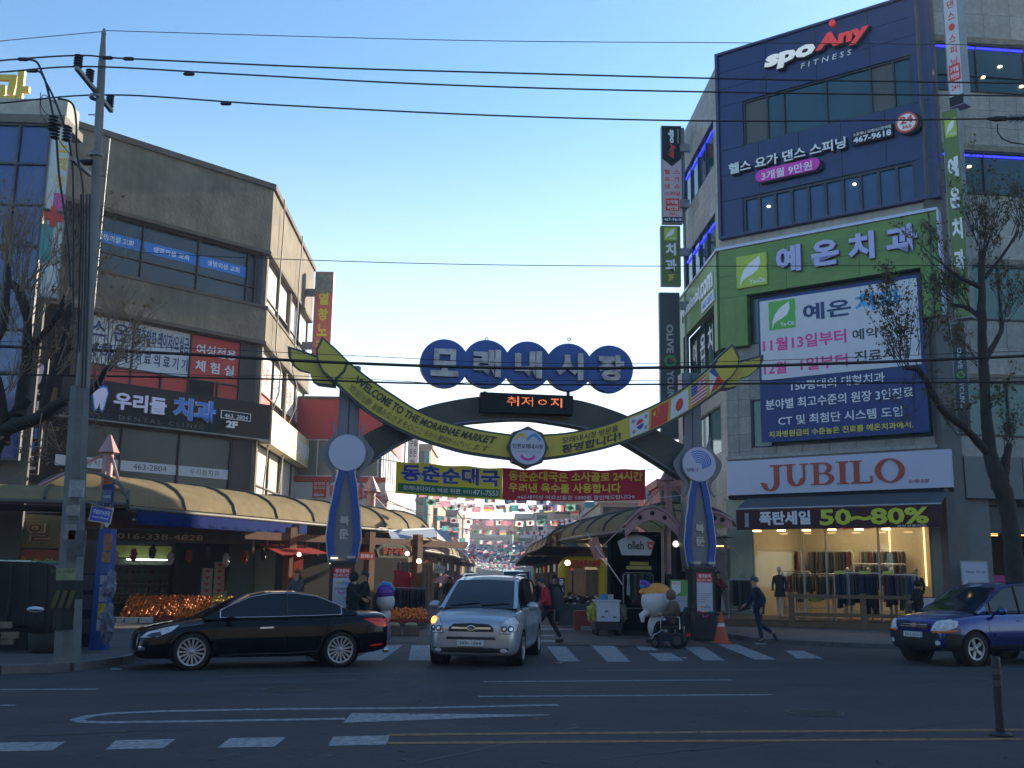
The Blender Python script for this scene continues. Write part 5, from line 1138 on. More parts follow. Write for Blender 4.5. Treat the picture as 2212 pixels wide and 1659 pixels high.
for x in (a0 + .15, c0 - .15): part('hanger', MB().cyl(AF3.p(x, d0, .05), AF3.p(x, d0 + .4, .05), .012, 4), steel, cf)
gcols = [(.012, .014, .02), (.02, .02, .03), (.012, .02, .06), (.05, .012, .015), (.05, .05, .055), (.08, .07, .06), (.10, .02, .02), (.02, .03, .09), (.015, .015, .015), (.30, .30, .30)]
gm = [mat('garment_cloth%s' % 'abcdefghij'[i], c, .85, var=.25, scale=4) for i, c in enumerate(gcols)]
def garment_mb(h=.9, w=.44, d=.07, seed=0):
 rnd = random.Random(seed); rows = []
 prof = [(0, .25), (.02, .8), (.08, 1), (.3, .85), (.6, .88), (.8, .98), (1, 1.02)]
 for f, k in prof:
  r = []
  for i in range(8):
   a = 2 * math.pi * i / 8; r.append(Vector((math.cos(a) * w / 2 * k, math.sin(a) * d / 2 * (1 + .5 * f) + rnd.uniform(-.01, .01), -h * f)))
  rows.append(r)
 return MB().grid(rows, close=True)
G_ME = [garment_mb(.85 + .1 * i, .42, .06 + .01 * i, i).mesh('garment') for i in range(4)]
def clothes_rack(label, o, yaw, L, h, items, metal, base=0, lo=.85, cols=None, seed=1, name='clothes_rack'):
 t = thing(name, label, 'clothes rack', o, rz=yaw); rnd = random.Random(seed)
 part('rail_frame', MB().tube([(-L / 2, 0, .04), (-L / 2, 0, h - .08), (-L / 2 + .08, 0, h), (L / 2 - .08, 0, h), (L / 2, 0, h - .08), (L / 2, 0, .04)], .022, 6), metal, t)
 for s in (-1, 1): part('foot', MB().tube([(s * L / 2, -.28, .0), (s * L / 2, -.1, .06), (s * L / 2, .1, .06), (s * L / 2, .28, .0)], .018, 6), metal, t)
 part('lower_bar', MB().cyl((-L / 2, 0, .3), (L / 2, 0, .3), .015, 6), metal, t)
 for i in range(items):
  x = -L / 2 + .12 + (L - .24) * (i + .5) / items; m_ = rnd.choice(cols or gm); me = rnd.choice(G_ME)
  k = (me.name, m_.name)
  if k not in GC: c_ = me.copy(); c_.materials.clear(); c_.materials.append(m_); GC[k] = c_
  o_ = part('garment', GC[k], None, t, loc=(x, 0, h - .04)); o_.rotation_euler = (0, 0, math.pi / 2 + rnd.uniform(-.5, .5)); s_ = rnd.uniform(.85, 1.1) * lo; o_.scale = (1, 1.2, s_)
 return t
GC = {}
clothes_rack('black clothes rail behind the orange crates left of the lane', (U2(890, 36)[0], 36, 0), .1, 1.5, 1.25, 11, steel, lo=1.15, cols=gm[:2], seed=3)
cur = thing('stall_curtain', 'beige pleated curtain behind the red shirts on the left lane side', 'curtain', (U2(897, 42)[0], 42, 0), world=True)
a = dp(857, 1213, 42); b = dp(937, 1213, 43.5)
rows = [[Vector((a.x + (b.x - a.x) * i / 30, a.y + (b.y - a.y) * i / 30 + .06 * math.sin(i * 1.9), z)) for i in range(31)] for z in (a.z, .6)]
part('curtain_cloth', MB().grid(rows), mat('beige_curtain', (.20, .15, .10), .8, var=.15), cur)
for i, (u, v) in enumerate(((862, 1232), (876, 1236))):
 p = dp(u, v, 40); o_ = bpy.data.objects.new('hanging_shirt', G_ME[0].copy()); o_.data.materials.append(mat('red_shirt', (.42, .02, .02), .8)); C.objects.link(o_); o_.location = p; o_.scale = (1, 1, .8); tag(o_, 'red shirt hanging %s on the left lane side' % ['nearest the lamp post', 'beside the first red shirt'][i], 'shirt', 'red shirts hanging left of the lane')
ct = Frame((gp(824, 1358).x, gp(824, 1358).y + .8, 0), (1, .15, 0), (0, 0, 1))
fruit_display('low heap of oranges in crates beside the lane behind the black sedan', ct, 0, 1.35, .22, .5, .9, 4, 2, orange, tray=True, seed=9)
ct2 = Frame((gp(825, 1374).x, gp(825, 1374).y + .4, 0), (1, .1, 0), (0, 0, 1))
for i in range(2): 
 mb = MB().fbox(ct2, .05 + i * .5, .02, .5 + i * .5, .26 - i * .04, 0, .35); one('wooden_crate', mb, mat('crate_wood', (.16, .11, .07), .8, var=.3), ['taller open wooden crate behind the sedan boot', 'lower wooden crate right of the taller one'][i], 'crate', 'wooden crates by the lane')
 one('banana_heap', MB().ball(ct2.p(.27 + i * .5, .3, .17), .13, 8, 5, (1.5, 1, .55)), mat('pale_fruit', (.36, .32, .20), .6, var=.3, scale=8), ['pale fruit heap on the taller crate', 'pale fruit heap on the lower crate'][i], 'fruit', 'pale fruit on the crates')
rs = thing('red_sack', 'red net sacks on the ground at the left edge of the lane', 'sack', gp(905, 1345)); random.seed(2)
for i in range(4): part('sack', MB().ball((-.35 + i * .24, random.uniform(-.1, .1), .12), .15, 8, 6, (1, 1.3, .75)), mat('red_net', (.28, .02, .02), .6, var=.3, scale=9), rs)
def parasol(label, u, v, Y, r, h, cols_, pole=True):
 p = dp(u, v, Y); t = thing('parasol', label, 'parasol', (p.x, p.y, 0), group='parasols in the lane'); n = 8; top = Vector((0, 0, p.z))
 for i in range(n):
  a, b = 2 * math.pi * i / n, 2 * math.pi * (i + 1) / n; A = Vector((r * math.cos(a), r * math.sin(a), p.z - h)); B = Vector((r * math.cos(b), r * math.sin(b), p.z - h)); m1, m2_ = A * .55 + Vector((0, 0, top.z * .45 + h * .09)), B * .55 + Vector((0, 0, top.z * .45 + h * .09))
  part('parasol_panel', MB().add([top, m1, m2_, A, B], [(0, 1, 2), (1, 3, 4, 2)]), cols_[i % len(cols_)], t)
 part('pole', MB().cyl((0, 0, 0), (0, 0, p.z), .03, 6), steel, t); return t
cm = lambda n, c: cloth_mat(n, c, .4)
pc_ = [cm('parasol_purple', (.08, .04, .16)), cm('parasol_green', (.03, .22, .12)), cm('parasol_yellow', (.42, .38, .12)), cm('parasol_blue', (.05, .08, .22)), cm('parasol_maroon', (.16, .03, .05))]
parasol('purple green and yellow parasol above the silver car roof', 1018, 1234, 46, .95, .42, pc_)
parasol('pink and white parasol left of the multicoloured one', 962, 1240, 48, .75, .4, [cm('parasol_pink', (.55, .12, .14)), cm('parasol_rose', (.60, .35, .36))])
for k, (u, v) in enumerate(((646, 1198), (880, 1196), (905, 1212), (716, 1214), (1226, 1216), (1010, 1252))):
 p = dp(u, v, 33 + k * 2); one('bare_bulb', MB().ball(p, .06 + .01 * k, 8, 6), mat('bulb_lit', (1, .8, .5), .4, var=0, emit=9, ecol=(1, .7, .4)), 'small lit bulb %s' % ['above the ginger haired woman', 'over the black clothes rail', 'right of the rail bulb before the curtain', 'beside the left kiosk', 'inside the yellow arch', 'under the multicoloured parasol'][k], 'bulb', 'lit bulbs in the stalls')
for k in range(9):
 p = FP.p(FP.x_at(250 + k * 40, 2.4, -.3), 2.1 + .1 * (k % 3), -.3); part('hanging_bag', crumple(p, .13, (.8, .6, 1.5), k, .35), [MATS['polystyrene'], MATS['red_tray'], gm_dark][k % 3], fs)
# right lane side
PF = Frame((U2(1300, 32.5)[0], 32.5, 0), (1, -.1, 0), (0, 0, 1))
ps = thing('phone_shop', 'dark phone and clothes stall beneath the pink arch canopy', 'shop', PF.p(1, 0), world=True)
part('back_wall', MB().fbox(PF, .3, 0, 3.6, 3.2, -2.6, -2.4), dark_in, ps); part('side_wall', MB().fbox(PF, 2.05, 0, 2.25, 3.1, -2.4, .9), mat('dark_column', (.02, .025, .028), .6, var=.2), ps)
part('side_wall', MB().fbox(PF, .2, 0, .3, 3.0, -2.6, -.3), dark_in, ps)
p = dp(1431, 1150, 31.3); part('metal_post', MB().cyl((p.x, p.y, 0), (p.x, p.y, 3.2), .05, 8), mat('tan_post', (.25, .2, .15), .5), ps)
part('dark_column', MB().fbox(PF, PF.x_at(1440, 1.5, .9), 0, PF.x_at(1456, 1.5, .9), 3.0, .7, .9), MATS['dark_column'], ps)
os_ = thing('shop_sign', 'white curved phone shop sign with red emblem hanging under the pink arch', 'sign', PF.p(1.4, 2.6, 1), world=True)
a0, b0, c0, d0 = PF.rect(1334, 1170, 1199, 1414, 1.0)
P = [(a0 + .12, b0), (c0 - .12, b0), (c0, d0 - .0)] + [(c0 - (c0 - a0) * i / 8, d0 + .22 * math.sin(math.pi * i / 8)) for i in range(1, 8)] + [(a0, d0)]
part('sign_board', MB().prism(PF, P, .92, 1.0), mat('sign_offwhite', (.42, .43, .42), .5, var=.06), os_)
part('sign_rim', MB().tube([PF.p(x, y, .98) for x, y in P + [P[0]]], .02, 4), black_s, os_)
text(PF, 'olleh', (a0 + .3, b0 + .17, a0 + .78, b0 + .42), 1.0, black_l, os_, depth=.01, bold=.02)
part('emblem', MB().ring(PF, a0 + .98, b0 + .28, .05, .10, 1.0, 1.012, 16), red_l, os_); part('emblem', MB().fbox(PF, a0 + .86, b0 + .36, a0 + 1.12, b0 + .40, 1.001, 1.014), red_l, os_)
p = dp(1460, 1175, 31); gl = thing('globe_lamp', 'round white globe lamp left of the right gate pillar', 'lamp', p); part('globe', MB().ball((0, 0, 0), .095, 14, 9), mat('globe_lit', (.9, .9, .6), .3, var=0, emit=.7, ecol=(1, 1, .6)), gl); part('lamp_arm', MB().cyl((0, 0, 0), (0, .5, .1), .015, 5), steel, gl)
rf = thing('red_flag', 'tilted red and white flag on a slanting pole above the stalls', 'flag', dp(1344, 1262, 30.5), world=True)
part('flag_pole', MB().cyl(dp(1344, 1262, 30.5), dp(1266, 1150, 30.2), .018, 5), white_p, rf)
A, B_, Cc, D_ = dp(1270, 1168, 30.2), dp(1290, 1158, 30.25), dp(1307, 1203, 30.4), dp(1284, 1212, 30.35)
rows = [[A.lerp(B_, i / 6).lerp(D_.lerp(Cc, i / 6), j / 8) + Vector((0, .05 * math.sin(i + j), 0)) for i in range(7)] for j in range(9)]
part('flag_cloth', MB().grid(rows), mat('flag_red_cloth', (.50, .10, .06), .7, var=.5, scale=5, rgb2=(.5, .32, .28)), rf)
clothes_rack('round rail of dark coats with yellow price card in the phone stall', (U2(1380, 31.8)[0], 31.8, .5), 0, .9, 1.35, 9, steel, seed=6, lo=.8)
p = dp(1381, 1220, 31.7); one('price_card', MB().box(p.x - .28, p.y, p.z - .02, p.x + .28, p.y + .02, p.z + .09).box(p.x - .4, p.y - .1, p.z - .14, p.x + .35, p.y - .08, p.z - .04), mat('price_yellow', (.40, .34, .08), .6, var=.2), 'yellow price cards on top of the dark coat rail', 'price card', kind='stuff')
tf = thing('timber_fence', 'brown timber fence with upright slats below the phone shop sign', 'fence', gp(1370, 1357), world=True)
TFm = Frame((gp(1345, 1352).x, gp(1345, 1352).y, 0), (1, .05, 0), (0, 0, 1)); Wt = TFm.x_at(1397, .8)
for y in (.02, .22, .42): part('plank', MB().fbox(TFm, -.02, y, Wt, y + .18, 0, .04), deckw, tf)
for k in range(6): x = (Wt - .08) * k / 5; part('slat', MB().fbox(TFm, x, .62, x + .08, 1.2, 0, .05), deckw, tf)
part('rail', MB().fbox(TFm, -.04, 1.2, Wt + .06, 1.28, -.02, .08), deckw, tf)
wc = thing('utility_cart', 'white boxy cart on black chassis with bags hung on its sides', 'cart', gp(1314, 1374), rz=.05)
wcm = mat('cart_white', (.55, .58, .64), .5, var=.06); ck = mat('black_rubber', (.012, .012, .012), .8, var=.1)
part('cart_box', MB().box(-.34, 0, .42, .34, .8, 1.0).box(-.38, -.03, 1.0, .38, .83, 1.04), wcm, wc); part('chassis', MB().box(-.40, -.05, .18, .42, .85, .40), mat('cart_black', (.02, .022, .03), .5), wc)
for sx in (-.32, .34):
 for sy in (.05, .75): part('wheel', MB().lathe(Matrix.Translation((sx, sy, .14)) @ Matrix.Rotation(math.pi / 2, 4, 'Y'), [(0, -.05), (.12, -.05), (.14, -.03), (.14, .03), (.12, .05), (0, .05)], 14), ck, wc)
for x, z in ((-.05, .72), (-.15, .55), (.2, .55)): part('latch', MB().box(x - .05, -.02, z - .015, x + .05, -.001, z + .015), black_s, wc)
for s, c_ in ((-1, (.42, .40, .05)), (1, (.16, .17, .12))): part('bag', crumple((s * .46, .2, .66), .19, (.75, 1, 1.3), 3 + s), mat('bag%s' % 'ab'[s > 0], c_, .5, var=.35, scale=7), wc)
for i, (x, y, c_) in enumerate(((-.1, .3, (.02, .25, .5)), (.12, .35, (.45, .42, .38)), (.0, .5, (.5, .5, .5)))): part('cart_item', MB().box(x - .09, y, 1.045, x + .09, y + .15, 1.2), mat('cart_item%s' % 'abc'[i], c_, .6), wc)
random.seed(21)
for i, (u, v, w_, hgt, lab) in enumerate(((1232, 1352, 1.1, .75, 'grey bin stall piled with black shoes left of the white cart'), (1262, 1340, 1.2, .7, 'low stall of dark shoes and white tags behind the bin stall'), (1212, 1335, .9, .8, 'narrow stall of black bags beside the lane'))):
 p = gp(u, v); t = thing('goods_stall', lab, 'stall', p); part('bin', MB().box(-w_ / 2, 0, 0, w_ / 2, .7, hgt), mat('bin_grey', (.06, .075, .075), .6, var=.3), t)
 mb = MB()
 for k in range(46): mb.ball((random.uniform(-w_ / 2, w_ / 2), random.uniform(.0, .7), hgt + .05 + random.uniform(0, .16)), .09, 6, 4, (1.1, .6, .6))
 part('goods_heap', mb, mat('black_goods', (.018, .018, .02), .6, var=.5), t, kind='stuff')
 mb = MB()
 for k in range(9): x = random.uniform(-w_ / 2, w_ / 2); y = random.uniform(-.05, .3); z = hgt + random.uniform(-.2, .25); mb.box(x, y, z, x + .1, y + .02, z + .07)
 part('price_tags', mb, white_p, t, kind='stuff')
rc = thing('red_cloth_stall', 'red cloth covered box with small boxes beside the white cart', 'stall', gp(1268, 1362)); part('cloth_cover', MB().box(-.4, 0, 0, .35, .5, .62), mat('red_cover', (.30, .04, .03), .7, var=.3), rc); part('box', MB().box(-.2, -.25, 0, .2, -.02, .14), mat('grey_box', (.25, .27, .28), .6), rc)
ya = thing('inflatable_arch', 'yellow inflatable promotion arch with red letters in the right lane side', 'inflatable arch', (U2(1257, 44)[0], 44, 0), world=True)
YF = Frame((U2(1209, 44)[0], 44, 0), (1, 0, 0), (0, 0, 1)); r = .21; wv = 2.1; ztop = dp(1250, 1203, 44).z
P = [(r, 0), (r, ztop - .6)] + [(r + .35 * (1 - math.cos(a)), ztop - .6 + (.6 - r) * math.sin(a)) for a in (.4, .8, 1.2, 1.57)] + [(wv - r - .35 * (1 - math.cos(a)), ztop - .6 + (.6 - r) * math.sin(a)) for a in (1.57, 1.2, .8, .4)] + [(wv - r, ztop - .6), (wv - r, 0)]
part('inflated_tube', MB().tube([YF.p(x, y) for x, y in P], [r] * 2 + [r * 1.15] * 8 + [r] * 2, 12), mat('inflatable_yellow', (.60, .48, .02), .35, var=.08), ya)
text(YF, '임직원특가판매', (.52, ztop - .42, 1.75, ztop - .12), .26, red_l, ya, depth=.01, bold=.04); text(YF, 'LG', (.28, ztop - .38, .5, ztop - .2), .26, black_l, ya, depth=.01, bold=.02)
vb_ = thing('stall_banner', 'small purple vertical banner with white letters beside the yellow arch', 'banner', YF.p(.1, 1, .4), world=True); part('banner_cloth', MB().fbox(YF, -.05, .9, .28, 1.65, .35, .37), mat('purple_banner', (.05, .03, .16), .6), vb_)
for i, s in enumerate('공짜'): text(YF, s, (.02, 1.35 - i * .36, .22, 1.6 - i * .36), .37, white_l, vb_, depth=.004, bold=.03)
random.seed(31)
for side, xs in ((-1, -4.6), (1, 3.2)):
 for k in range(9):
  Y = 44 + k * 9 + (5 if side < 0 else 0); x = xs - .2 * side * k * .3; t = thing('lane_shop', '%s small lit shop %s the lane, position %s from the gate' % (['reddish', 'beige', 'dim'][k % 3], 'left of' if side < 0 else 'right of', ['first', 'second', 'third', 'fourth', 'fifth', 'sixth', 'seventh', 'eighth', 'ninth'][k]), 'shop', (x, Y, 0), group='small shops along the lane')
  c_ = random.choice([(.14, .05, .03), (.16, .11, .06), (.08, .07, .06), (.20, .06, .04), (.05, .08, .07)])
  part('shop_front', MB().box(0 if side > 0 else -3.5, 0, 0, 3.5 if side > 0 else 0, 8.6, 2.9), mat('shopfront%d' % (k * 2 + (side > 0)), c_, .7, var=.6, scale=2), t)
  part('shop_sign', MB().box(-.06 if side > 0 else -3.5, -.12, 2.0, 3.5 if side > 0 else .06, -.02, 2.5), mat('shopsign%d' % (k % 4), [(.4, .3, .2), (.45, .08, .05), (.1, .25, .12), (.3, .32, .35)][k % 4], .5, emit=.25), t)
  for j in range(4): part('goods', MB().box((-.6 + j * .05) * side if side > 0 else .0, 1 + j * 1.8, 0, 0 if side > 0 else .6, 2.2 + j * 1.8, .8 + .1 * (j % 2)), mat('lane_goods%d' % (j % 3), [(.06, .05, .05), (.3, .1, .05), (.12, .12, .14)][j % 3], .7, var=.6, scale=5), t)
cr_ = MB(); random.seed(4)
# flags over the lane
fm = {k: cloth_mat('bunting_' + k, c, .55, 0) for k, c in dict(white=(.72, .70, .70), red=(.62, .16, .18), green=(.16, .42, .34), blue=(.18, .22, .44), teal=(.12, .40, .42), pink=(.60, .28, .36), yellow=(.6, .50, .18), grey=(.3, .3, .36)).items()}
def flag_mesh(kind):
 W, Hh = .40, .26; V = []; Fc = []; MI = []; ms = []
 def q(x0, y0, x1, y1, m, z=0):
  b = len(V); n = 4
  for i in range(n + 1):
   x = x0 + (x1 - x0) * i / n; wz = .03 * math.sin(x / W * 6) + z; V.append((x, wz, -y0)); V.append((x, wz, -y1))
  if m not in ms: ms.append(m)
  for i in range(n): Fc.append((b + 2 * i, b + 2 * i + 1, b + 2 * i + 3, b + 2 * i + 2)); MI.append(ms.index(m))
 def c(cx, cy, r, m, z=-.006, n=10, sx=1, sy=1):
  for zz in (z, -z):
   b = len(V)
   for i in range(n): x = cx + r * sx * math.cos(6.283 * i / n); V.append((x, .03 * math.sin(x / W * 6) + zz, -(cy + r * sy * math.sin(6.283 * i / n))))
   if m not in ms: ms.append(m)
   Fc.append(tuple(range(b, b + n))); MI.append(ms.index(m))
 if kind == 'jp': q(0, 0, W, Hh, 'white'); c(W / 2, Hh / 2, .09, 'red')
 elif kind == 'br': q(0, 0, W, Hh, 'green'); c(W / 2, Hh / 2, .13, 'yellow', n=4, sx=1.4); c(W / 2, Hh / 2, .07, 'blue', z=-.012)
 elif kind == 'kr': q(0, 0, W, Hh, 'white'); c(W / 2, Hh / 2 - .02, .07, 'red'); c(W / 2, Hh / 2 + .03, .055, 'blue', z=-.01)
 elif kind == 'it': q(0, 0, W / 3, Hh, 'green'); q(W / 3, 0, W * 2 / 3, Hh, 'white'); q(W * 2 / 3, 0, W, Hh, 'red')
 elif kind == 'fr': q(0, 0, W / 3, Hh, 'blue'); q(W / 3, 0, W * 2 / 3, Hh, 'white'); q(W * 2 / 3, 0, W, Hh, 'red')
 elif kind == 'uk': q(0, 0, W, Hh, 'blue'); q(0, Hh * .38, W, Hh * .62, 'red', -.008); q(W * .4, 0, W * .6, Hh, 'red', -.009); q(0, Hh * .38, W, Hh * .62, 'red', .008); q(0, Hh * .28, W, Hh * .72, 'white', -.004); q(W * .34, 0, W * .66, Hh, 'white', -.005)
 elif kind == 'us': q(0, 0, W, Hh, 'white'); [q(0, Hh * i / 7, W, Hh * (i + .5) / 7, 'red', -.006) for i in range(7)]; q(0, 0, W * .4, Hh * .5, 'blue', -.01)
 elif kind == 'de': q(0, 0, W, Hh / 3, 'grey'); q(0, Hh / 3, W, Hh * 2 / 3, 'red'); q(0, Hh * 2 / 3, W, Hh, 'yellow')
 elif kind == 'pk': q(0, 0, W, Hh, 'pink')
 elif kind == 'tl': q(0, 0, W, Hh, 'teal')
 elif kind == 'pl': q(0, 0, W, Hh / 2, 'white'); q(0, Hh / 2, W, Hh, 'pink')
 me = bpy.data.meshes.new('flag'); me.from_pydata(V, [], Fc)
 for m in ms: me.materials.append(fm[m])
 me.polygons.foreach_set('material_index', MI); me.polygons.foreach_set('use_smooth', [True] * len(Fc)); return me
FK = {k: flag_mesh(k) for k in ('jp', 'br', 'kr', 'it', 'fr', 'uk', 'us', 'de', 'pk', 'tl', 'pl')}
random.seed(17); kinds = list(FK)
strings = [(39.5, 900, 1300, 4.85), (43, 915, 1310, 4.8), (47, 930, 1275, 4.95), (51, 940, 1265, 4.55), (55, 950, 1270, 4.75), (60, 955, 1235, 4.45), (65, 965, 1232, 4.6), (70, 970, 1222, 4.2)]
words_n = ['first', 'second', 'third', 'fourth', 'fifth', 'sixth', 'seventh', 'eighth']
for i, (Y, u0, u1, z) in enumerate(strings):
 x0, x1 = U2(u0, Y)[0], U2(u1, Y)[0]; t = thing('flag_string', 'string of national flags across the lane, %s from the gate' % words_n[i], 'flags', (x0, Y, z), group='flag strings above the lane'); L = x1 - x0
 S = lambda x: (x, .4 * math.sin(i + x * .3), -.22 * 4 * (x / L) * (1 - x / L))
 part('cord', MB().tube([S(L * j / 12) for j in range(13)], .012, 4), white_p, t); x = .15
 while x < L - .5:
  k = random.choice(kinds); o_ = part('flag', FK[k], None, t, loc=S(x)); o_.rotation_euler = (random.uniform(-.9, .5), random.uniform(-.15, .15), random.uniform(-.5, .5)); x += random.uniform(.47, .75)
V = []; Fc = []; MI = []; keys = list(fm); random.seed(5)
Y = 74.0
while Y < 250:
 for z in ((4.4, 3.7) if Y < 120 else (4.3, 3.4)):
  u0 = 1106 + (-4.2 - .01 * Y) / Y * 2240; u1 = 1106 + 3.1 / Y * 2240; x0, x1 = U2(u0, Y)[0], U2(u1, Y)[0]; x = x0
  while x < x1:
   L = x1 - x0; zz = z - .5 * 4 * ((x - x0) / L) * (1 - (x - x0) / L) + random.uniform(-.15, .1); a = random.uniform(-.8, .8); b = len(V); dx, dy = .34 * math.cos(a), .34 * math.sin(a); tl = random.uniform(-.25, .25)
   V += [(x, Y, zz), (x + dx, Y + dy, zz + random.uniform(-.12, .12)), (x + dx * .9, Y + dy + tl, zz - random.uniform(.12, .22)), (x + .05, Y + tl, zz - random.uniform(.12, .22))]; Fc.append((b, b + 1, b + 2, b + 3)); MI.append(random.choice([0, 0, 1, 2, 3, 4, 5, 5, 7, 0, 0, 5])); x += random.uniform(.36, .62)
 Y += random.uniform(2.2, 3.2)
me = bpy.data.meshes.new('flag_bunting'); me.from_pydata(V, [], Fc)
for k in keys: me.materials.append(fm[k])
me.polygons.foreach_set('material_index', MI); o_ = bpy.data.objects.new('flag_bunting', me); C.objects.link(o_); tag(o_, 'mass of small coloured flags over the far lane', 'flags', kind='stuff')
# red and white store behind
RB = thing('variety_store', 'red and white variety store building between concrete building and gate pillar', 'building', (U2(740, 50)[0], 50, 0), world=True)
DF = Frame((U2(648, 50)[0] - 1.2, 50, 0), (1, 0, 0), (0, 0, 1)); DW = U2(824, 50)[0] - DF.o.x; DS = wall_frame(DF.p(DW, 0), (-.02, 1))
redb = mat('store_red', (.40, .02, .03), .5, var=.08); whb = mat('store_white', (.50, .50, .50), .6, var=.08)
yy = lambda v: DF.uv(740, v)[1]
part('wall', MB().box(DF.o.x, 50.05, 0, DF.o.x + DW - .05, 68, yy(866)), whb, RB)
part('red_parapet', MB().fbox(DF, 0, yy(949), DW, yy(864), -.02, .15), redb, RB); part('coping', MB().fbox(DF, -.1, yy(864), DW + .1, yy(858), -1, .2), conc_d, RB)
window(DF, .1, yy(1030), DW - .1, yy(950), [.2, .4, .6, .8], [], RB, alu, mat('grey_green_glass', (.10, .13, .11), .2, var=.2), z=0)
part('red_band', MB().fbox(DF, 0, yy(1042), DW + .3, yy(1031), -.02, .25), redb, RB); part('white_fascia', MB().fbox(DF, 0, yy(1110), DW + .3, yy(1043), -.02, .2), whb, RB)
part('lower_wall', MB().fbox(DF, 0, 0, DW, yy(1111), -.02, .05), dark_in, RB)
a0, b0, c0, d0 = DF.rect(676, 1036, 1070, 705, .2); b0 -= .1; lg = part('logo_tile', MB().fbox(DF, a0, b0, c0, d0 - .05, .2, .26), redb, RB)
for i in range(3):
 for j in range(2): part('logo_ring', MB().ring(DF, a0 + (c0 - a0) * (.22 + .28 * i), b0 + (d0 - b0) * (.78 - .24 * j), .045, .065, .26, .27, 10), white_l, lg)
text(DF, 'daiso', (a0 + .08, b0 + .06, c0 - .08, b0 + .24), .26, white_l, lg, depth=.01)
text(DF, '다이소', (DF.x_at(712, 4), yy(1079), DF.x_at(822, 4), yy(1047)), .2, redb, RB, depth=.08, bold=.05)
part('red_roof_band', MB().fbox(DS, 0, yy(949), 16, yy(870), 0, .15), redb, RB); part('side_wall', MB().fbox(DS, .01, 0, 16, yy(950), 0, .05), whb, RB)
for k in range(12): part('window', MB().fbox(DS, .6 + k * 1.25, yy(1025), 1.45 + k * 1.25, yy(955), .05, .09), mat('bright_blind', (.42, .44, .48), .3, var=.1), RB)
# far buildings
def far_building(label, u0, u1, vt, Y, rgb, depth=10, floors=3, signs=(), nx=3, seed=0, glass=glass_t):
 x0, x1 = U2(u0, Y)[0], U2(u1, Y)[0]; zt = dp((u0 + u1) / 2, vt, Y).z; t = thing('street_building', label, 'building', ((x0 + x1) / 2, Y, 0), world=True); rnd = random.Random(seed)
 m = mat('far_wall_%d' % (seed), rgb, .8, var=.15, scale=.5); part('wall', MB().box(x0, Y, 0, x1, Y + depth, zt), m, t); F = Frame((x0, Y, 0), (1, 0, 0), (0, 0, 1)); W = x1 - x0; part('parapet', MB().fbox(F, -.15, zt, W + .15, zt + .35, -depth, .12), m, t)
 fh = (zt - 3.4) / floors
 for j in range(floors):
  ya, yb = 3.4 + fh * j + fh * .3, 3.4 + fh * j + fh * .85; fr = part('window', MB().fbox(F, W * .06, ya, W * .94, yb, -.02, .04), fr_n, t)
  for i in range(nx): part('pane', MB().fbox(F, W * (.08 + .84 * i / nx), ya + .1, W * (.08 + .84 * (i + .9) / nx), yb - .1, .04, .06), glass, fr)
 for k, (a, b, c, d, rgb2, s, lc) in enumerate(signs):
  q = F.rect(a, b, c, d, .1); sg_ = part('sign', MB().fbox(F, q[0], q[1], q[2], q[3], .08, .22), mat('farsign_%s_%d' % (seed, k), rgb2, .5, var=.05), t)
  if s:
   w, h = q[2] - q[0], q[3] - q[1]
   if h > w * 1.6:
    for i, ch in enumerate(s): text(F, ch, (q[0] + w * .15, q[3] - h * (i + .9) / len(s), q[2] - w * .15, q[3] - h * (i + .15) / len(s)), .22, lc, sg_, depth=0)
   else: text(F, s, (q[0] + w * .08, q[1] + h * .2, q[2] - w * .08, q[3] - h * .2), .22, lc, sg_, depth=0)
 return t
wl, yl_, rl_, bk, nv = white_l, yel_l, red_l, black_l, navy_l
far_building('grey green block with red PC signs closing the far end of the lane', 1020, 1112, 1124, 240, (.14, .16, .17), 14, 3, [(1022, 1134, 1146, 1050, (.55, .06, .06), 'PC', wl), (1054, 1134, 1146, 1074, (.55, .06, .06), 'PC', wl), (1078, 1134, 1146, 1098, (.25, .25, .15), '', wl), (1099, 1134, 1146, 1111, (.5, .05, .05), '', wl), (1052, 1150, 1158, 1095, (.45, .5, .48), '', bk)], 4, 1)
far_building('beige building with blue signs on the left of the far lane', 905, 950, 1085, 95, (.30, .26, .22), 12, 2, [(950, 1122, 1141, 988, (.03, .06, .18), '물레방아', wl), (950, 1143, 1156, 988, (.03, .05, .08), '', wl)], 2, 2)
far_building('brown building behind the blue signs on the left of the far lane', 951, 992, 1108, 110, (.20, .17, .16), 12, 3, [(940, 1100, 1130, 948, (.5, .04, .04), '도매', wl), (966, 1150, 1180, 974, (.5, .05, .05), '노래방', wl), (985, 1130, 1165, 991, (.05, .08, .25), '', wl)], 2, 3)
far_building('narrow beige tower with vertical sign left of the sky gap', 993, 1006, 1118, 130, (.32, .24, .18), 10, 4, [], 1, 4)
far_building('green signed building on the right of the far lane', 1118, 1160, 1115, 150, (.24, .26, .26), 14, 3, [(1121, 1133, 1148, 1149, (.02, .10, .06), '에이원', wl), (1121, 1149, 1162, 1148, (.42, .42, .50), '', wl), (1109, 1120, 1170, 1117, (.6, .5, .06), '연세안과', nv)], 3, 5)
far_building('grey building covered with small vertical signs on the right of the far lane', 1161, 1200, 1108, 110, (.28, .28, .28), 12, 3, [(1160, 1132, 1168, 1171, (.5, .5, .52), '', bk), (1163, 1137, 1158, 1172, (.03, .05, .25), '부산', wl), (1185, 1120, 1170, 1196, (.6, .45, .05), '이용', bk), (1174, 1133, 1190, 1184, (.45, .52, .60), '', bk)], 2, 6)
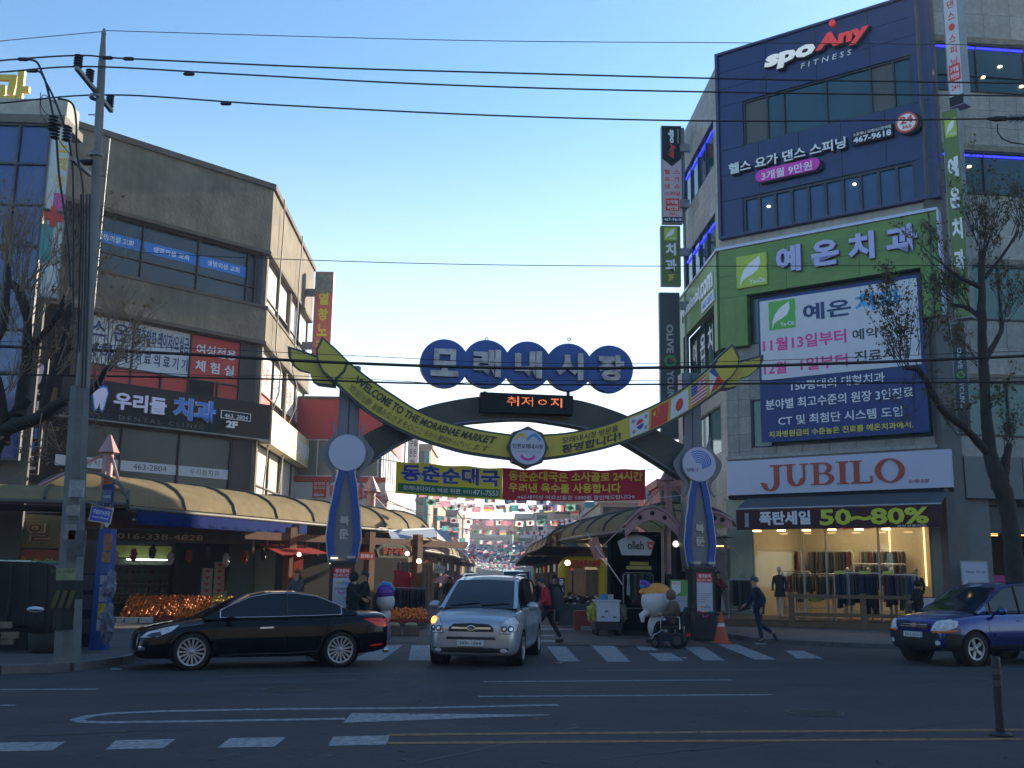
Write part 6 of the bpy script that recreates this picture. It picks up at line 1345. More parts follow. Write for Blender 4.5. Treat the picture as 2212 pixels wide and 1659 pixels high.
far_building('pinkish beige building above the right canopies', 1200, 1262, 1085, 80, (.34, .25, .21), 14, 3, [(1197, 1145, 1172, 1214, (.02, .08, .28), '세븐', wl), (1232, 1110, 1160, 1250, (.5, .4, .36), '식당', nv), (1232, 1102, 1110, 1250, (.5, .06, .05), '', wl)], 3, 7)
far_building('grey flat topped building behind the banner right end', 1215, 1300, 1092, 92, (.20, .20, .20), 10, 3, [], 4, 8)
far_building('cream building with blue lettered fascia right of the banner end', 1300, 1390, 1088, 62, (.34, .32, .28), 16, 2, [], 3, 9)
sg3 = thing('shop_sign', 'white mart sign with blue letters right of the cloth banner', 'sign', dp(1415, 1070, 50), world=True); F = Frame((U2(1393, 50)[0], 50, 0), (1, 0, 0), (0, 0, 1)); q = F.rect(1393, 1054, 1086, 1436)
part('sign_board', MB().fbox(F, q[0], q[1], q[2], q[3], -.3, 0), white_p, sg3); text(F, '스마', (q[0] + .1, q[1] + .12, q[2] - .1, q[3] - .1), 0, mat('steel_blue_lettering', (.05, .12, .30), .5), sg3, depth=.02, bold=.03)
part('sign_support', MB().fbox(F, .3, 0, .5, q[1], -.3, -.1).fbox(F, .9, 0, 1.0, q[1], -.3, -.1), steel, sg3)
far_building('pink rendered building between right gate pillar and canopy mast', 1428, 1500, 1052, 47, (.42, .17, .15), 8, 2, [], 3, 10)
t, F, a, b, c, d = blade('blade_sign', 'white restaurant blade sign left of the cloth banner', 62, 882, 902, 944, 1012, m=white_p, depth=.3); h = d - b; w_ = c - a
text(F, '구월', (a + .06, d - h * .3, c - .06, d - h * .1), 0, bk, t, depth=.01); text(F, '돈돈', (a + .06, d - h * .62, c - .06, d - h * .38), 0, bk, t, depth=.01); text(F, '한', (a + .15, d - h * .95, c - .15, d - h * .72), 0, bk, t, depth=.01)
far_building('peach building with green edge left of the cloth banner', 903, 932, 968, 90, (.36, .24, .19), 8, 5, [], 2, 11)
one('building_edge', MB().cyl((U2(925, 88)[0], 88, 0), (U2(925, 88)[0], 88, dp(925, 975, 88).z), .25, 6), mat('green_edge', (.05, .22, .18), .5), 'green vertical pipe on the peach building', 'pipe')
# clothes shop on the right
sh = thing('clothes_shop', 'warmly lit clothes shop front below the white shop fascia', 'shop', RF.p(3.5, 0, 0), world=True)
warm = mat('warm_wall', (.44, .37, .25), .7, var=.08, scale=1); pale_g = mat('pale_green_glass', (.16, .22, .18), .2, var=.12)
yD = .34
xL = RF.x_at(1572, 2); xG0 = RF.x_at(1627, 2); xG1 = RF.x_at(2016, 2); xR = RF.x_at(2071, 2)
yS = yJ0 - .15
dpz = 4.6
part('shop_floor', MB().fbox(RF, xL - .3, .1, xR, yD, -dpz, -.05), mat('shop_floor', (.20, .14, .08), .4, var=.1), sh)
part('shop_ceiling', MB().fbox(RF, xL - .3, yS, xR, yS + .1, -dpz, -.4), mat('shop_ceiling', (.40, .34, .25), .8), sh)
part('back_wall', MB().fbox(RF, xL - .3, yD, xR, yS, -dpz - .1, -dpz), warm, sh)
part('side_wall', MB().fbox(RF, xG1 - .1, yD, xG1 + .02, yS, -dpz, -.1), warm, sh); part('side_wall', MB().fbox(RF, xG0 - .1, yD, xG0 + .02, yS, -dpz, -.1), warm, sh)
part('glass_jamb', MB().fbox(RF, xL, .1, xG0, yS, -.1, .0), pale_g, sh); part('glass_jamb', MB().fbox(RF, xG1, .1, xR - .15, yS, -.1, .0), pale_g, sh)
part('pillar', MB().fbox(RF, xR - .14, 0, xR, yS, -.1, .12), black_s, sh)
cg = bpy.data.materials.new('clear_glass'); cg.use_nodes = True; n_ = cg.node_tree.nodes; l_ = cg.node_tree.links
gl_ = n_.new('ShaderNodeBsdfGlossy'); gl_.inputs[1].default_value = .02; gl_.inputs[0].default_value = (.8, .85, .9, 1); tr_ = n_.new('ShaderNodeBsdfTransparent'); tr_.inputs[0].default_value = (.9, .93, .9, 1); mx_ = n_.new('ShaderNodeMixShader'); fz_ = n_.new('ShaderNodeFresnel'); fz_.inputs[0].default_value = 1.5
l_.new(fz_.outputs[0], mx_.inputs[0]); l_.new(tr_.outputs[0], mx_.inputs[1]); l_.new(gl_.outputs[0], mx_.inputs[2]); l_.new(mx_.outputs[0], n_['Material Output'].inputs[0])
panes = [xG0, xG0 + (xG1 - xG0) * .3, xG0 + (xG1 - xG0) * .43, xG0 + (xG1 - xG0) * .72, xG1]
for a, b in zip(panes, panes[1:]):
 part('shop_window', MB().fbox(RF, a + .03, yD, b - .03, yS, -.09, -.08), cg, sh); part('mullion', MB().fbox(RF, a - .03, yD, a + .03, yS, -.12, -.04), alu, sh)
text(RF, 'JUBILO', (RF.x_at(1756, 3, -3), yS - 1.05, RF.x_at(1862, 3, -3), yS - .72), -dpz + .01, red_l, sh, depth=.05, bold=.03)
for i in range(7):
 for k, zz in enumerate((-.8, -2.4)):
  x = xG0 + .4 + (xG1 - xG0 - .8) * (i + .3 * k) / 6.5
  part('spot_lamp', MB().cyl(RF.p(x, yS - .16, zz), RF.p(x, yS - .02, zz), .09, 8, .05), lampm, sh)
for x in (xG0 + (xG1 - xG0) * .58, xG0 + (xG1 - xG0) * .78):
 part('neon_loop', MB().tube([RF.p(x, yD + 1.2, -dpz + .1), RF.p(x, yS - .5, -dpz + .1), RF.p(x + .5, yS - .45, -dpz + .1), RF.p(x + .55, yS - .9, -dpz + .1)], .03, 5), mat('warm_neon', (1, .7, .3), .4, var=0, emit=1.5, ecol=(1, .6, .25)), sh)
def area(nm, P, sx, sy, e, col, rot=(0, 0, 0)):
 d = bpy.data.lights.new(nm, 'AREA'); d.shape = 'RECTANGLE'; d.size = sx; d.size_y = sy; d.energy = e; d.color = col
 o = bpy.data.objects.new(nm, d); C.objects.link(o); o.location = P; o.rotation_euler = rot; return o
area('shop_ceiling_lamp', RF.p((xG0 + xG1) / 2, yS - .2, -2.2), 3.6, 3.0, 85, (1, .78, .50), (0, 0, math.atan2(RF.ex.y, RF.ex.x)))
skinw = mat('mannequin_white', (.42, .42, .40), .4, var=.03)
def mannequin(label, P, yaw, coat, h=1.75):
 t = thing('mannequin', label, 'mannequin', P, rz=yaw, group='mannequins in the shop window'); k = h / 1.75
 part('head', MB().ball((0, 0, 1.64 * k), .10, 10, 8, (.8, .95, 1.2)), skinw, t)
 part('neck', MB().cyl((0, 0, 1.42 * k), (0, 0, 1.56 * k), .05, 8), skinw, t)
 rows = []
 for z, rx_, ry_ in ((1.46, .07, .06), (1.42, .19, .09), (1.25, .21, .12), (1.05, .16, .11), (.9, .19, .13), (.7, .23, .15)): rows.append([Vector((rx_ * math.cos(a * .5236), ry_ * math.sin(a * .5236), z * k)) for a in range(12)])
 part('coat', MB().grid(rows, close=True), coat, t)
 for s in (-1, 1):
  part('leg', MB().tube([(s * .09, 0, .72 * k), (s * .09, .01, .42 * k), (s * .08, 0, .08), (s * .08, -.06, .02)], [.075, .055, .04, .04], 8), skinw, t)
  part('sleeve', MB().tube([(s * .19, 0, 1.4 * k), (s * .26, -.02, 1.12 * k), (s * .24, -.08, .9 * k)], [.06, .05, .04], 8), coat, t)
 return t
for i, (u, c_) in enumerate(((1684, 0), (1832, 4), (1878, 8), (1928, 5), (1980, 3))):
 x = RF.x_at(u, 1.5, -.8 if i else .6); mannequin(['mannequin in dark dress left of the fence', 'white headed mannequin leftmost behind the outdoor rails', 'white headed mannequin second behind the outdoor rails', 'white headed mannequin third behind the outdoor rails', 'white headed mannequin at the right end of the window'][i], RF.p(x, yD, -.8 if i else .6), math.atan2(RF.ex.y, RF.ex.x), gm[c_], 1.85)
clothes_rack('indoor rail of dark fur coats left in the clothes shop', RF.p(RF.x_at(1770, 1.5, -1.6), yD, -1.6), math.atan2(RF.ex.y, RF.ex.x), 1.9, 1.6, 12, alu, cols=gm[4:6], seed=11)
clothes_rack('indoor rail of black and grey coats at the back left of the shop', RF.p(RF.x_at(1700, 1.5, -2.8), yD, -2.8), math.atan2(RF.ex.y, RF.ex.x), 2.0, 1.7, 13, alu, seed=14)
for i, u in enumerate((1680, 1790, 1905)): clothes_rack(['high rear rail of coats, left in the shop', 'high rear rail of coats, middle of the shop', 'high rear rail of coats, right in the shop'][i], RF.p(RF.x_at(u, 2.5, -4), yD, -4.2), math.atan2(RF.ex.y, RF.ex.x), 1.9, 2.55, 12, alu, cols=gm[4:7] + gm[1:2], seed=30 + i)
for i, u in enumerate((1650, 1850, 1960)):
 x = RF.x_at(u, 3, -4.5); part('wall_poster', MB().fbox(RF, x, yS - .95, x + .5, yS - .3, -dpz, -dpz + .03), mat('wall_print%d' % i, [(.25, .12, .08), (.12, .13, .16), (.4, .38, .35)][i], .6, var=.5, scale=4), sh)
clothes_rack('indoor rail of brown coats right in the clothes shop', RF.p(RF.x_at(1900, 1.5, -2.6), yD, -2.6), math.atan2(RF.ex.y, RF.ex.x), 2.1, 2.0, 12, alu, cols=gm[4:6], seed=12)
js = thing('fascia_sign', 'wide pale fascia sign with large red serif shop name', 'sign', RF.p(3.5, yJ0), world=True)
xj0, xj1 = RF.x_at(1571, yJ0, .4), RF.x_at(2057, yJ0, .4)
part('sign_box', MB().fbox(RF, xj0, yJ0, xj1, yJ1, .02, .4), mat('fascia_lilac', (.50, .52, .66), .4, var=.05, scale=.6), js)
part('lower_rail', MB().fbox(RF, xj0, yJ0 - .14, xj1, yJ0 - .01, .02, .3), black_s, js)
brick_red = mat('brick_lettering', (.45, .06, .02), .5, var=.1)
def serif(F, x, y, h, ch, z, parent, kx=1):
 mbs = []; s = h; mb = MB()
 def B(x0, y0, x1, y1): mb.fbox(F, x + x0 * s * kx, y + y0 * s, x + x1 * s * kx, y + y1 * s, z, z + .05)
 def arc(cx, cy, rx, ry, w0, w1, a0, a1, n=18):
  for i in range(n):
   A, Bq = a0 + (a1 - a0) * i / n, a0 + (a1 - a0) * (i + 1) / n
   def pt(a, k): ww = w0 * abs(math.cos(a)) + w1 * abs(math.sin(a)); return (x + (cx + (rx - ww * k) * math.cos(a)) * s * kx, y + (cy + (ry - ww * k * .9) * math.sin(a)) * s)
   q = [pt(A, 0), pt(Bq, 0), pt(Bq, 1), pt(A, 1)]; mb.hexa([F.p(*p, z) for p in q] + [F.p(*p, z + .05) for p in q])
 pi = math.pi
 if ch == 'J': B(.30, .12, .46, .96); B(.16, .96, .60, 1); arc(.16, .16, .30, .36, .16, .06, -pi, 0, 12); B(-.16, .12, -.04, .2); w = .62
 if ch == 'U': B(.10, .3, .25, .96); B(.0, .96, .36, 1); B(.62, .3, .68, .96); B(.52, .96, .80, 1); arc(.39, .34, .29, .36, .15, .07, -pi, 0, 14); w = .84
 if ch == 'B': B(.10, 0.04, .25, .96); B(0, .96, .45, 1); B(0, 0, .45, .04); B(.25, .5, .45, .54); arc(.42, .76, .26, .24, .14, .04, -pi / 2, pi / 2, 12); arc(.42, .27, .32, .27, .15, .04, -pi / 2, pi / 2, 12); w = .80
 if ch == 'I': B(.10, .04, .26, .96); B(0, .96, .36, 1); B(0, 0, .36, .04); w = .42
 if ch == 'L': B(.10, .04, .26, .96); B(0, .96, .36, 1); B(0, 0, .64, .05); B(.60, .05, .66, .28); w = .72
 if ch == 'O': arc(.44, .5, .44, .53, .16, .05, 0, 2 * pi, 28); w = .9
 part('serif_letter', mb, brick_red, parent); return w
b = RF.rect(1648, 1006, 1052, 1952, .42); hL = (b[3] - b[1]); tot = .62 + .84 + .80 + .42 + .72 + .9; sc_ = (b[2] - b[0]) / (tot * hL); xx = b[0] + .1
SFr = Frame(RF.p(0, 0, 0), RF.ex, RF.ey)
for ch in 'JUBILO':
 wch = {'J': .62, 'U': .84, 'B': .80, 'I': .42, 'L': .72, 'O': .9}[ch]
 serif(RF, xx, b[1], hL, ch, .4, js, sc_ * .96); xx += wch * hL * sc_
text(RF, '모래내점', RF.rect(1962, 1036, 1044, 2006, .4), .4, brick_red, js, depth=.02, bold=0)
ag = thing('shop_awning', 'slanted grey awning below the pale fascia sign', 'awning', RF.p(3.5, yJ0 - .6, .8), world=True)
xa0, xa1 = RF.x_at(1592, 3.1, 1.4), RF.x_at(2038, 3.1, 1.4); yA = RF.uv(1592, 1100, 1.4)[1]
agm = mat('awning_grey', (.075, .085, .095), .7, var=.1)
for i in range(6):
 q0 = xa0 + (xa1 - xa0) * i / 6; q1 = xa0 + (xa1 - xa0) * (i + 1) / 6
 part('awning_cloth', MB().hexa([RF.p(q0, yA, 1.4), RF.p(q1, yA, 1.4), RF.p(q1, yJ0 - .16, .35), RF.p(q0, yJ0 - .16, .35), RF.p(q0, yA + .02, 1.4), RF.p(q1, yA + .02, 1.4), RF.p(q1, yJ0 - .14, .35), RF.p(q0, yJ0 - .14, .35)]), agm, ag)
part('front_bar', MB().cyl(RF.p(xa0, yA, 1.4), RF.p(xa1, yA, 1.4), .035, 6), alu, ag)
for xx in (xa0 + .3, xa1 - .3): part('awning_arm', MB().tube([RF.p(xx, yA, 1.38), RF.p(xx, yA + .1, .8), RF.p(xx, yJ0 - .4, .1)], .03, 6), steel, ag)
sb = thing('sale_banner', 'maroon sale banner with yellow percent figures hanging from the grey awning', 'banner', RF.p(3.5, yA - .6, 1.4), world=True)
yb0 = RF.uv(1592, 1145, 1.4)[1]
mar = mat('maroon_cloth', (.055, .008, .012), .7, var=.15); rows = [[RF.p(xa0 + (xa1 - xa0) * i / 30, yA - .03 - (yA - .03 - yb0) * j / 4, 1.41 + .012 * math.sin(i * 1.7 + j)) for i in range(31)] for j in range(5)]
part('cloth', MB().grid(rows), mar, sb)
wB = xa1 - xa0; hB = yA - yb0
text(RF, '폭탄세일', (xa0 + wB * .125, yb0 + hB * .2, xa0 + wB * .39, yb0 + hB * .85), 1.44, white_l, sb, depth=0, bold=.04)
text(RF, '50~80%', (xa0 + wB * .435, yb0 + hB * .14, xa0 + wB * .945, yb0 + hB * .88), 1.44, mat('lime_lettering', (.62, .66, .04), .5, var=0), sb, depth=0, bold=.035)
text(RF, '일부상품제외', (xa0 + wB * .80, yb0 + hB * .03, xa0 + wB * .93, yb0 + hB * .12), 1.44, white_l, sb, depth=0)
part('printed_figure', MB().fbox(RF, xa0 + .35, yb0 + .1, xa0 + .5, yb0 + hB * .8, 1.425, 1.43), mat('grey_white_print', (.35, .38, .45), .6, var=.5, scale=12), sb)
for k in range(6): part('flood_lamp', MB().fbox(RF, xa0 + .6 + k * .95, yb0 - .06, xa0 + .85 + k * .95, yb0 - .01, 1.1, 1.3), lampm, sb)
D0 = gp(1530, 1357); D1 = gp(1958, 1368); DKF = wall_frame((D0.x, D0.y), ((D1 - D0).x, (D1 - D0).y)); DL = (D1 - D0).length
dk_ = thing('timber_deck', 'brown timber deck with plank front along the clothes shop', 'deck', DKF.p(DL / 2, 0), world=True)
for j in range(3):
 for i in range(5): place('plank', deckw, DKF, DL * i / 5 + .01, .01 + j * .11, DL * (i + 1) / 5 - .01, .11 + j * .11, -.04, 0, dk_)
rp = [RF.p(xL - .2, 0, 0), RF.p(xR, 0, 0)]
def deck_pt(t, k): a = DKF.p(DL * t, 0, 0); b = rp[0].lerp(rp[1], t); return a.lerp(b, k)
for k in range(14):
 a, b, c, d = deck_pt(0, k / 14), deck_pt(1, k / 14), deck_pt(1, (k + .93) / 14), deck_pt(0, (k + .93) / 14)
 part('deck_board', MB().hexa([(p.x, p.y, .30) for p in (a, b, c, d)] + [(p.x, p.y, .345) for p in (a, b, c, d)]), deckw, dk_)
tf2 = thing('timber_fence', 'brown timber rail fence along the clothes shop deck', 'fence', DKF.p(DL * .7, .34), world=True)
xf = [DKF.x_at(u, 1) for u in (1703, 1858, 1955)]
for x in xf: part('post', MB().fbox(DKF, x, 0, x + .2, 1.28, -.16, .02), deckw, tf2)
part('top_rail', MB().fbox(DKF, xf[0] - .05, 1.1, xf[-1] + .25, 1.22, -.18, .05), deckw, tf2); part('lower_rail', MB().fbox(DKF, xf[0], .48, xf[-1], .60, -.08, -.02), deckw, tf2)
yawR = math.atan2(DKF.ex.y, DKF.ex.x)
def onD(u, z): x = DKF.x_at(u, 1.2, z); return DKF.p(x, .35, z)
white_m = mat('white_tube', (.55, .56, .56), .4, var=.03)
clothes_rack('white tube rail of dark trousers behind the fence, left of the two', onD(1853, -.5), yawR, 1.5, 1.62, 15, white_m, seed=22, lo=1.12)
clothes_rack('white tube rail of trousers and coats behind the fence, right of the two', onD(1945, -.5), yawR, 1.25, 1.58, 12, white_m, seed=23, lo=1.12)
clothes_rack('rail of grey and black coats left of the walking man', onD(1602, -.5), yawR, .9, 1.35, 12, alu, seed=24, lo=.95, cols=[gm[0], gm[1], gm[4], gm[5]])
for i, (u, s) in enumerate(((1815, 'left'), (1868, 'middle'), (1920, 'right'))):
 p = DKF.p(DKF.x_at(u, 1.9, -.4), 1.93, -.42); one('price_card', MB().box(p.x - .19, p.y, p.z, p.x + .19, p.y + .02, p.z + .11), mat('card_yellow', (.55, .58, .10), .5), 'small yellow price card on the white rails, %s one' % s, 'price card', 'yellow price cards on the rails')
tb = thing('display_table', 'low display table of folded goods with yellow price card inside the fence', 'table', onD(1760, -.6), rz=yawR)
part('table_top', MB().box(-.65, -.3, .72, .65, .3, .76), white_m, tb)
for sx in (-.6, .6):
 for sy in (-.25, .25): part('leg', MB().cyl((sx, sy, 0), (sx, sy, .72), .015, 6), alu, tb)
random.seed(6)
for i in range(9): part('folded_cloth', MB().cbox((-.55 + i * .14, random.uniform(-.1, .1), .82), .13, .25, .1, random.uniform(-.2, .2)), gm[(i * 3) % 9], tb)
part('price_card', MB().box(-.15, -.33, .62, .2, -.31, .74), MATS['card_yellow'], tb)
pf = thing('poster_panel', 'tall photo poster in grey and skin tones beside the clothes shop', 'poster', RF.p(xL - .6, 0, 0), world=True)
PFm = Frame(RF.p(-.35, 0, .3), (1, -.15, 0), (0, 0, 1)); part('poster_board', MB().fbox(PFm, -.75, .4, .32, 2.9, -.1, 0), mat('portrait_print', (.26, .24, .21), .5, var=0, scale=1.1, rgb2=(.05, .05, .055)), pf)
part('poster_lower_field', MB().prism(PFm, [(-.74, .5), (.2, .5), (.05, 1.35), (-.4, 1.9), (-.74, 1.95)], 0, .01), mat('white_print2', (.42, .44, .46), .5, var=.1), pf)
part('tube_light', MB().fbox(PFm, -.6, 2.94, .2, 2.98, 0, .05), MATS['warm_neon'], pf)
ab = thing('sign_board', 'white upright pavement notice board beside the grey pier', 'sign', gp(2120, 1372), world=True)
q0 = gp(2120, 1372); ABF = Frame((q0.x, q0.y, .1), (1, -.15, 0), (0, .08, 1)); s_ = .42; zt_ = dp(2120, 1213, q0.y).z - .1
part('board', MB().fbox(ABF, -s_, .15, s_ * .95, zt_, -.05, 0), mat('board_white', (.42, .46, .55), .4, var=.04), ab); 
part('board_frame', MB().fbox(ABF, -s_ - .03, .12, -s_, zt_ + .03, -.06, .02).fbox(ABF, s_ * .95, .12, s_ * .95 + .03, zt_ + .03, -.06, .02).fbox(ABF, -s_, zt_, s_ * .95, zt_ + .03, -.06, .019), mat('pale_green_frame', (.25, .34, .30), .5), ab)
for i, (s, m_) in enumerate((('분위기 있는', navy_l), ('상쾌하고 편안한', navy_l), ('쾌적한 매장', red_l), ('만나보세요', navy_l))): text(ABF, s, (-.27, zt_ - .75 - i * .13, .25, zt_ - .66 - i * .13), 0, m_, ab, depth=.004)
text(ABF, '메뉴 안내', (-.3, zt_ - .38, .3, zt_ - .3), 0, navy_l, ab, depth=.004)
for s in (-.3, .3): part('leg', MB().fbox(ABF, s - .02, -.1, s + .02, .15, -.05, 0), alu, ab)
mn = thing('menu_stand', 'wide low menu board with pinkish print at the end of the deck', 'sign', gp(2038, 1372), world=True)
q0 = gp(2038, 1372); MF = Frame((q0.x, q0.y, .1), (1, -.1, 0), (0, .25, 1)); zt_ = dp(2038, 1290, q0.y).z - .1
part('board', MB().fbox(MF, -.50, zt_ - .7, .46, zt_, -.04, 0), mat('menu_print', (.48, .40, .44), .5, var=.35, scale=5), mn); part('board_frame', MB().fbox(MF, -.53, zt_ - .73, .49, zt_ - .7, -.05, .01).fbox(MF, -.53, zt_, .49, zt_ + .03, -.05, .01), black_s, mn)
for s in (-.45, .42): part('leg', MB().fbox(MF, s - .02, 0, s + .02, zt_ - .7, -.05, -.01), black_s, mn)
rs_ = thing('side_shop', 'dim shop with timber slats given a glow below the grey fascia at the right edge', 'shop', RW.p(4, 0), world=True)
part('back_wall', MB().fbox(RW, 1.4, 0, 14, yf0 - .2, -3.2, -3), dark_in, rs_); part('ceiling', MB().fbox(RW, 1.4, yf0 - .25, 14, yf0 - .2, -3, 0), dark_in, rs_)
slat = mat('slat_own_glow', (.9, .5, .2), .5, var=.1, emit=1.2, ecol=(1, .5, .16))  # timber slats emit on their own, standing for lamp light on them
for (u0, u1) in ((2118, 2159), (2189, 2260)):
 xa, xb = RW.x_at(u0, 2.6, -1), RW.x_at(u1, 2.6, -1)
 for k in range(8): y = RW.uv(u0, 1125 + k * 4.4, -1)[1]; part('slat', MB().fbox(RW, xa, y - .02, xb, y + .02, -1.05, -1), slat, rs_)
xa = RW.x_at(2125, 1.5, -.2); part('poster', MB().fbox(RW, xa, 1.2, xa + .8, 1.95, -.25, -.2), mat('magenta_poster', (.4, .02, .2), .5, var=.1), rs_); text(RW, '10%', (xa + .25, 1.45, xa + .7, 1.65), -.2, white_l, rs_, depth=.003)
part('counter', MB().fbox(RW, 1.6, 0, 12, .9, -.6, -.3), mat('counter_dark', (.05, .03, .025), .6, var=.3), rs_)
# vehicles
from mathutils.bvhtree import BVHTree
paint_black = mat('black_car_paint', (.003, .0035, .006), .10, var=0, coat=.0, spec=.32); paint_silver = mat('silver_car_paint', (.42, .45, .50), .34, .55, var=0, coat=.6)
paint_blue = mat('blue_car_paint', (.004, .018, .17), .25, .35, var=0, coat=1); paint_white = mat('white_car_paint', (.45, .47, .50), .3, var=0, coat=.5)
chrome = mat('chrome', (.55, .57, .6), .15, .95, var=0); tyre_m = mat('tyre_rubber', (.010, .010, .011), .85, var=.2); rim_m = mat('alloy_rim', (.36, .37, .39), .35, .35, var=0); rim_d = mat('rim_recess', (.015, .015, .016), .6, var=0)
glass_c = mat('car_glass', (.005, .008, .013), .05, var=0, spec=.45); lens = mat('headlamp_lens', (.62, .66, .72), .1, 0, var=.45, scale=14); lens_d = mat('lens_dark', (.05, .055, .065), .1, .5, var=0); tail = mat('tail_lens', (.40, .01, .01), .15, var=0, emit=.03, ecol=(1, .05, .03)); plastic = mat('black_plastic', (.014, .014, .015), .6, var=.1); amber = mat('amber_lens', (.6, .16, .01), .2, var=0)
blink = mat('lit_indicator', (1, .35, .02), .3, var=0, emit=5, ecol=(1, .32, .02)); seam = mat('panel_gap', (.004, .004, .004), .7, var=0)
def catm(P, t):
 m = len(P); k = min(int(t), m - 2); f = t - k; p0, p1, p2, p3 = P[max(k - 1, 0)], P[k], P[k + 1], P[min(k + 2, m - 1)]
 return [a + (b - a) * f if True else 0 for a, b in zip(p1, p2)]
def interp(L, x, i):
 if x >= L[0][0]: return L[0][i]
 for a, b in zip(L, L[1:]):
  if x >= b[0]: f = (x - a[0]) / (b[0] - a[0]); return a[i] + (b[i] - a[i]) * f
 return L[-1][i]
def car(name, label, cat, F, Rr, side, spec, pm, wb):
 """F, Rr: ground contacts of the near front and rear wheels; side +1 when the near side is the car's left"""
 fwd = (F - Rr); fwd.z = 0; sc = fwd.length / wb; fwd.normalize(); left = Vector((-fwd.y, fwd.x, 0)); mid = (F + Rr) / 2 - left * side * spec['track'] / 2 * sc
 t = thing(name, label, cat, (mid.x, mid.y, 0), rz=math.atan2(fwd.y, fwd.x)); t.scale = (sc,) * 3
 B = spec['body']; W = spec['wheels']; rows = []
 for x, zt, hw, zb in B:
  sh = spec.get('shoulder', .07); zs = max(zb + .12, zt - sh); zm = zb + (zs - zb) * .5
  half = [(0, zb), (.8 * hw, zb), (.95 * hw, zb + .05), (hw, zm - .08 * (zs - zb)), (hw, zm + .2 * (zs - zb)), (.965 * hw, zs), (.87 * hw, zt - .01), (.5 * hw, zt + .025), (0, zt + .035)]
  rows.append([Vector((x, y, z)) for y, z in half] + [Vector((x, -y, z)) for y, z in half[-2:0:-1]])
 mb = MB().grid(rows, close=True); n = len(rows[0]); b0 = 0; mb.f.append(tuple(range(n))); mb.sm.append(True); mb.f.append(tuple(range((len(rows) - 1) * n, len(rows) * n))[::-1]); mb.sm.append(True)
 me = mb.mesh('body'); bm = bmesh.new(); bm.from_mesh(me); bmesh.ops.remove_doubles(bm, verts=bm.verts, dist=1e-5); bmesh.ops.recalc_face_normals(bm, faces=bm.faces); bm.to_mesh(me); bm.free()
 o = bpy.data.objects.new('tmp', me); TS.collection.objects.link(o); s = o.modifiers.new('s', 'SUBSURF'); s.levels = 2
 cm_ = MB()
 for wx in (W[0], W[1]): cm_.lathe(Matrix.Translation((wx, 0, spec['wr'])) @ Matrix.Rotation(math.pi / 2, 4, 'X'), [(0, -1.2), (spec['wr'] * 1.13, -1.2), (spec['wr'] * 1.13, -.5 * spec['track'] + .18), (0, -.5 * spec['track'] + .18)], 28, False).lathe(Matrix.Translation((wx, 0, spec['wr'])) @ Matrix.Rotation(math.pi / 2, 4, 'X'), [(0, .5 * spec['track'] - .18), (spec['wr'] * 1.13, .5 * spec['track'] - .18), (spec['wr'] * 1.13, 1.2), (0, 1.2)], 28, False)
 cme = cm_.mesh('cut'); bm = bmesh.new(); bm.from_mesh(cme); bmesh.ops.remove_doubles(bm, verts=bm.verts, dist=1e-5); bmesh.ops.recalc_face_normals(bm, faces=bm.faces); bm.to_mesh(cme); bm.free()
 co = bpy.data.objects.new('cut', cme); TS.collection.objects.link(co); bo = o.modifiers.new('b', 'BOOLEAN'); bo.object = co; bo.operation = 'DIFFERENCE'; bo.solver = 'EXACT'
 with bpy.context.temp_override(scene=TS, view_layer=TS.view_layers[0]): dg = bpy.context.evaluated_depsgraph_get()
 bme = bpy.data.meshes.new_from_object(o.evaluated_get(dg)); bme.materials.clear(); bme.materials.append(pm); 
 for p in bme.polygons: p.use_smooth = True
 try: bme.set_sharp_from_angle(angle=R(40))
 except Exception: pass
 bo.show_viewport = False; o.modifiers.remove(bo)
 with bpy.context.temp_override(scene=TS, view_layer=TS.view_layers[0]): dg = bpy.context.evaluated_depsgraph_get()
 hull = bpy.data.meshes.new_from_object(o.evaluated_get(dg)); bvh = BVHTree.FromPolygons([v.co.copy() for v in hull.vertices], [tuple(p.vertices) for p in hull.polygons])
 bpy.data.objects.remove(o); bpy.data.objects.remove(co)
 body = part('body', bme, pm, t)
 for wx in W:
  for s_ in (-1, 1): part('wheel_arch', MB().lathe(Matrix.Translation((wx, s_ * (spec['track'] / 2 - .03), spec['wr'])) @ Matrix.Rotation(math.pi / 2, 4, 'X'), [(spec['wr'] * 1.11, -.14), (spec['wr'] * 1.11, .14)], 24), plastic, body)
 G_ = spec['gh']; xf, xr = spec['roof']; wbelt, wroof = spec['gw']; Hmax = max(g[1] for g in G_)
 parts = {'roof': MB(), 'windshield': MB(), 'rear_window': MB(), 'side_window_l': MB(), 'side_window_r': MB(), 'pillar': MB()}
 fine = []
 for a, b in zip(G_, G_[1:]):
  for k in range(3): f = k / 3; fine.append([p + (q - p) * f for p, q in zip(a, b)])
 fine.append(list(G_[-1])); st = []
 for x, zr, zb in fine:
  fr = max(0, (zr - zb) / (Hmax - zb)); hb = interp(B, x, 2) * wbelt; hr = hb + (wroof - hb) * fr; zl = zb - .02
  rail = zb + (zr - zb) * .93; hrail = hb + (hr - hb) * .88
  st.append([(x, hb, zl), (x, hrail, rail), (x, hr * .97, zb + (zr - zb) * .97), (x, hr * .90, zr - .006), (x, 0, zr + .02 * fr), (x, -hr * .90, zr - .006), (x, -hr * .97, zb + (zr - zb) * .97), (x, -hrail, rail), (x, -hb, zl)])
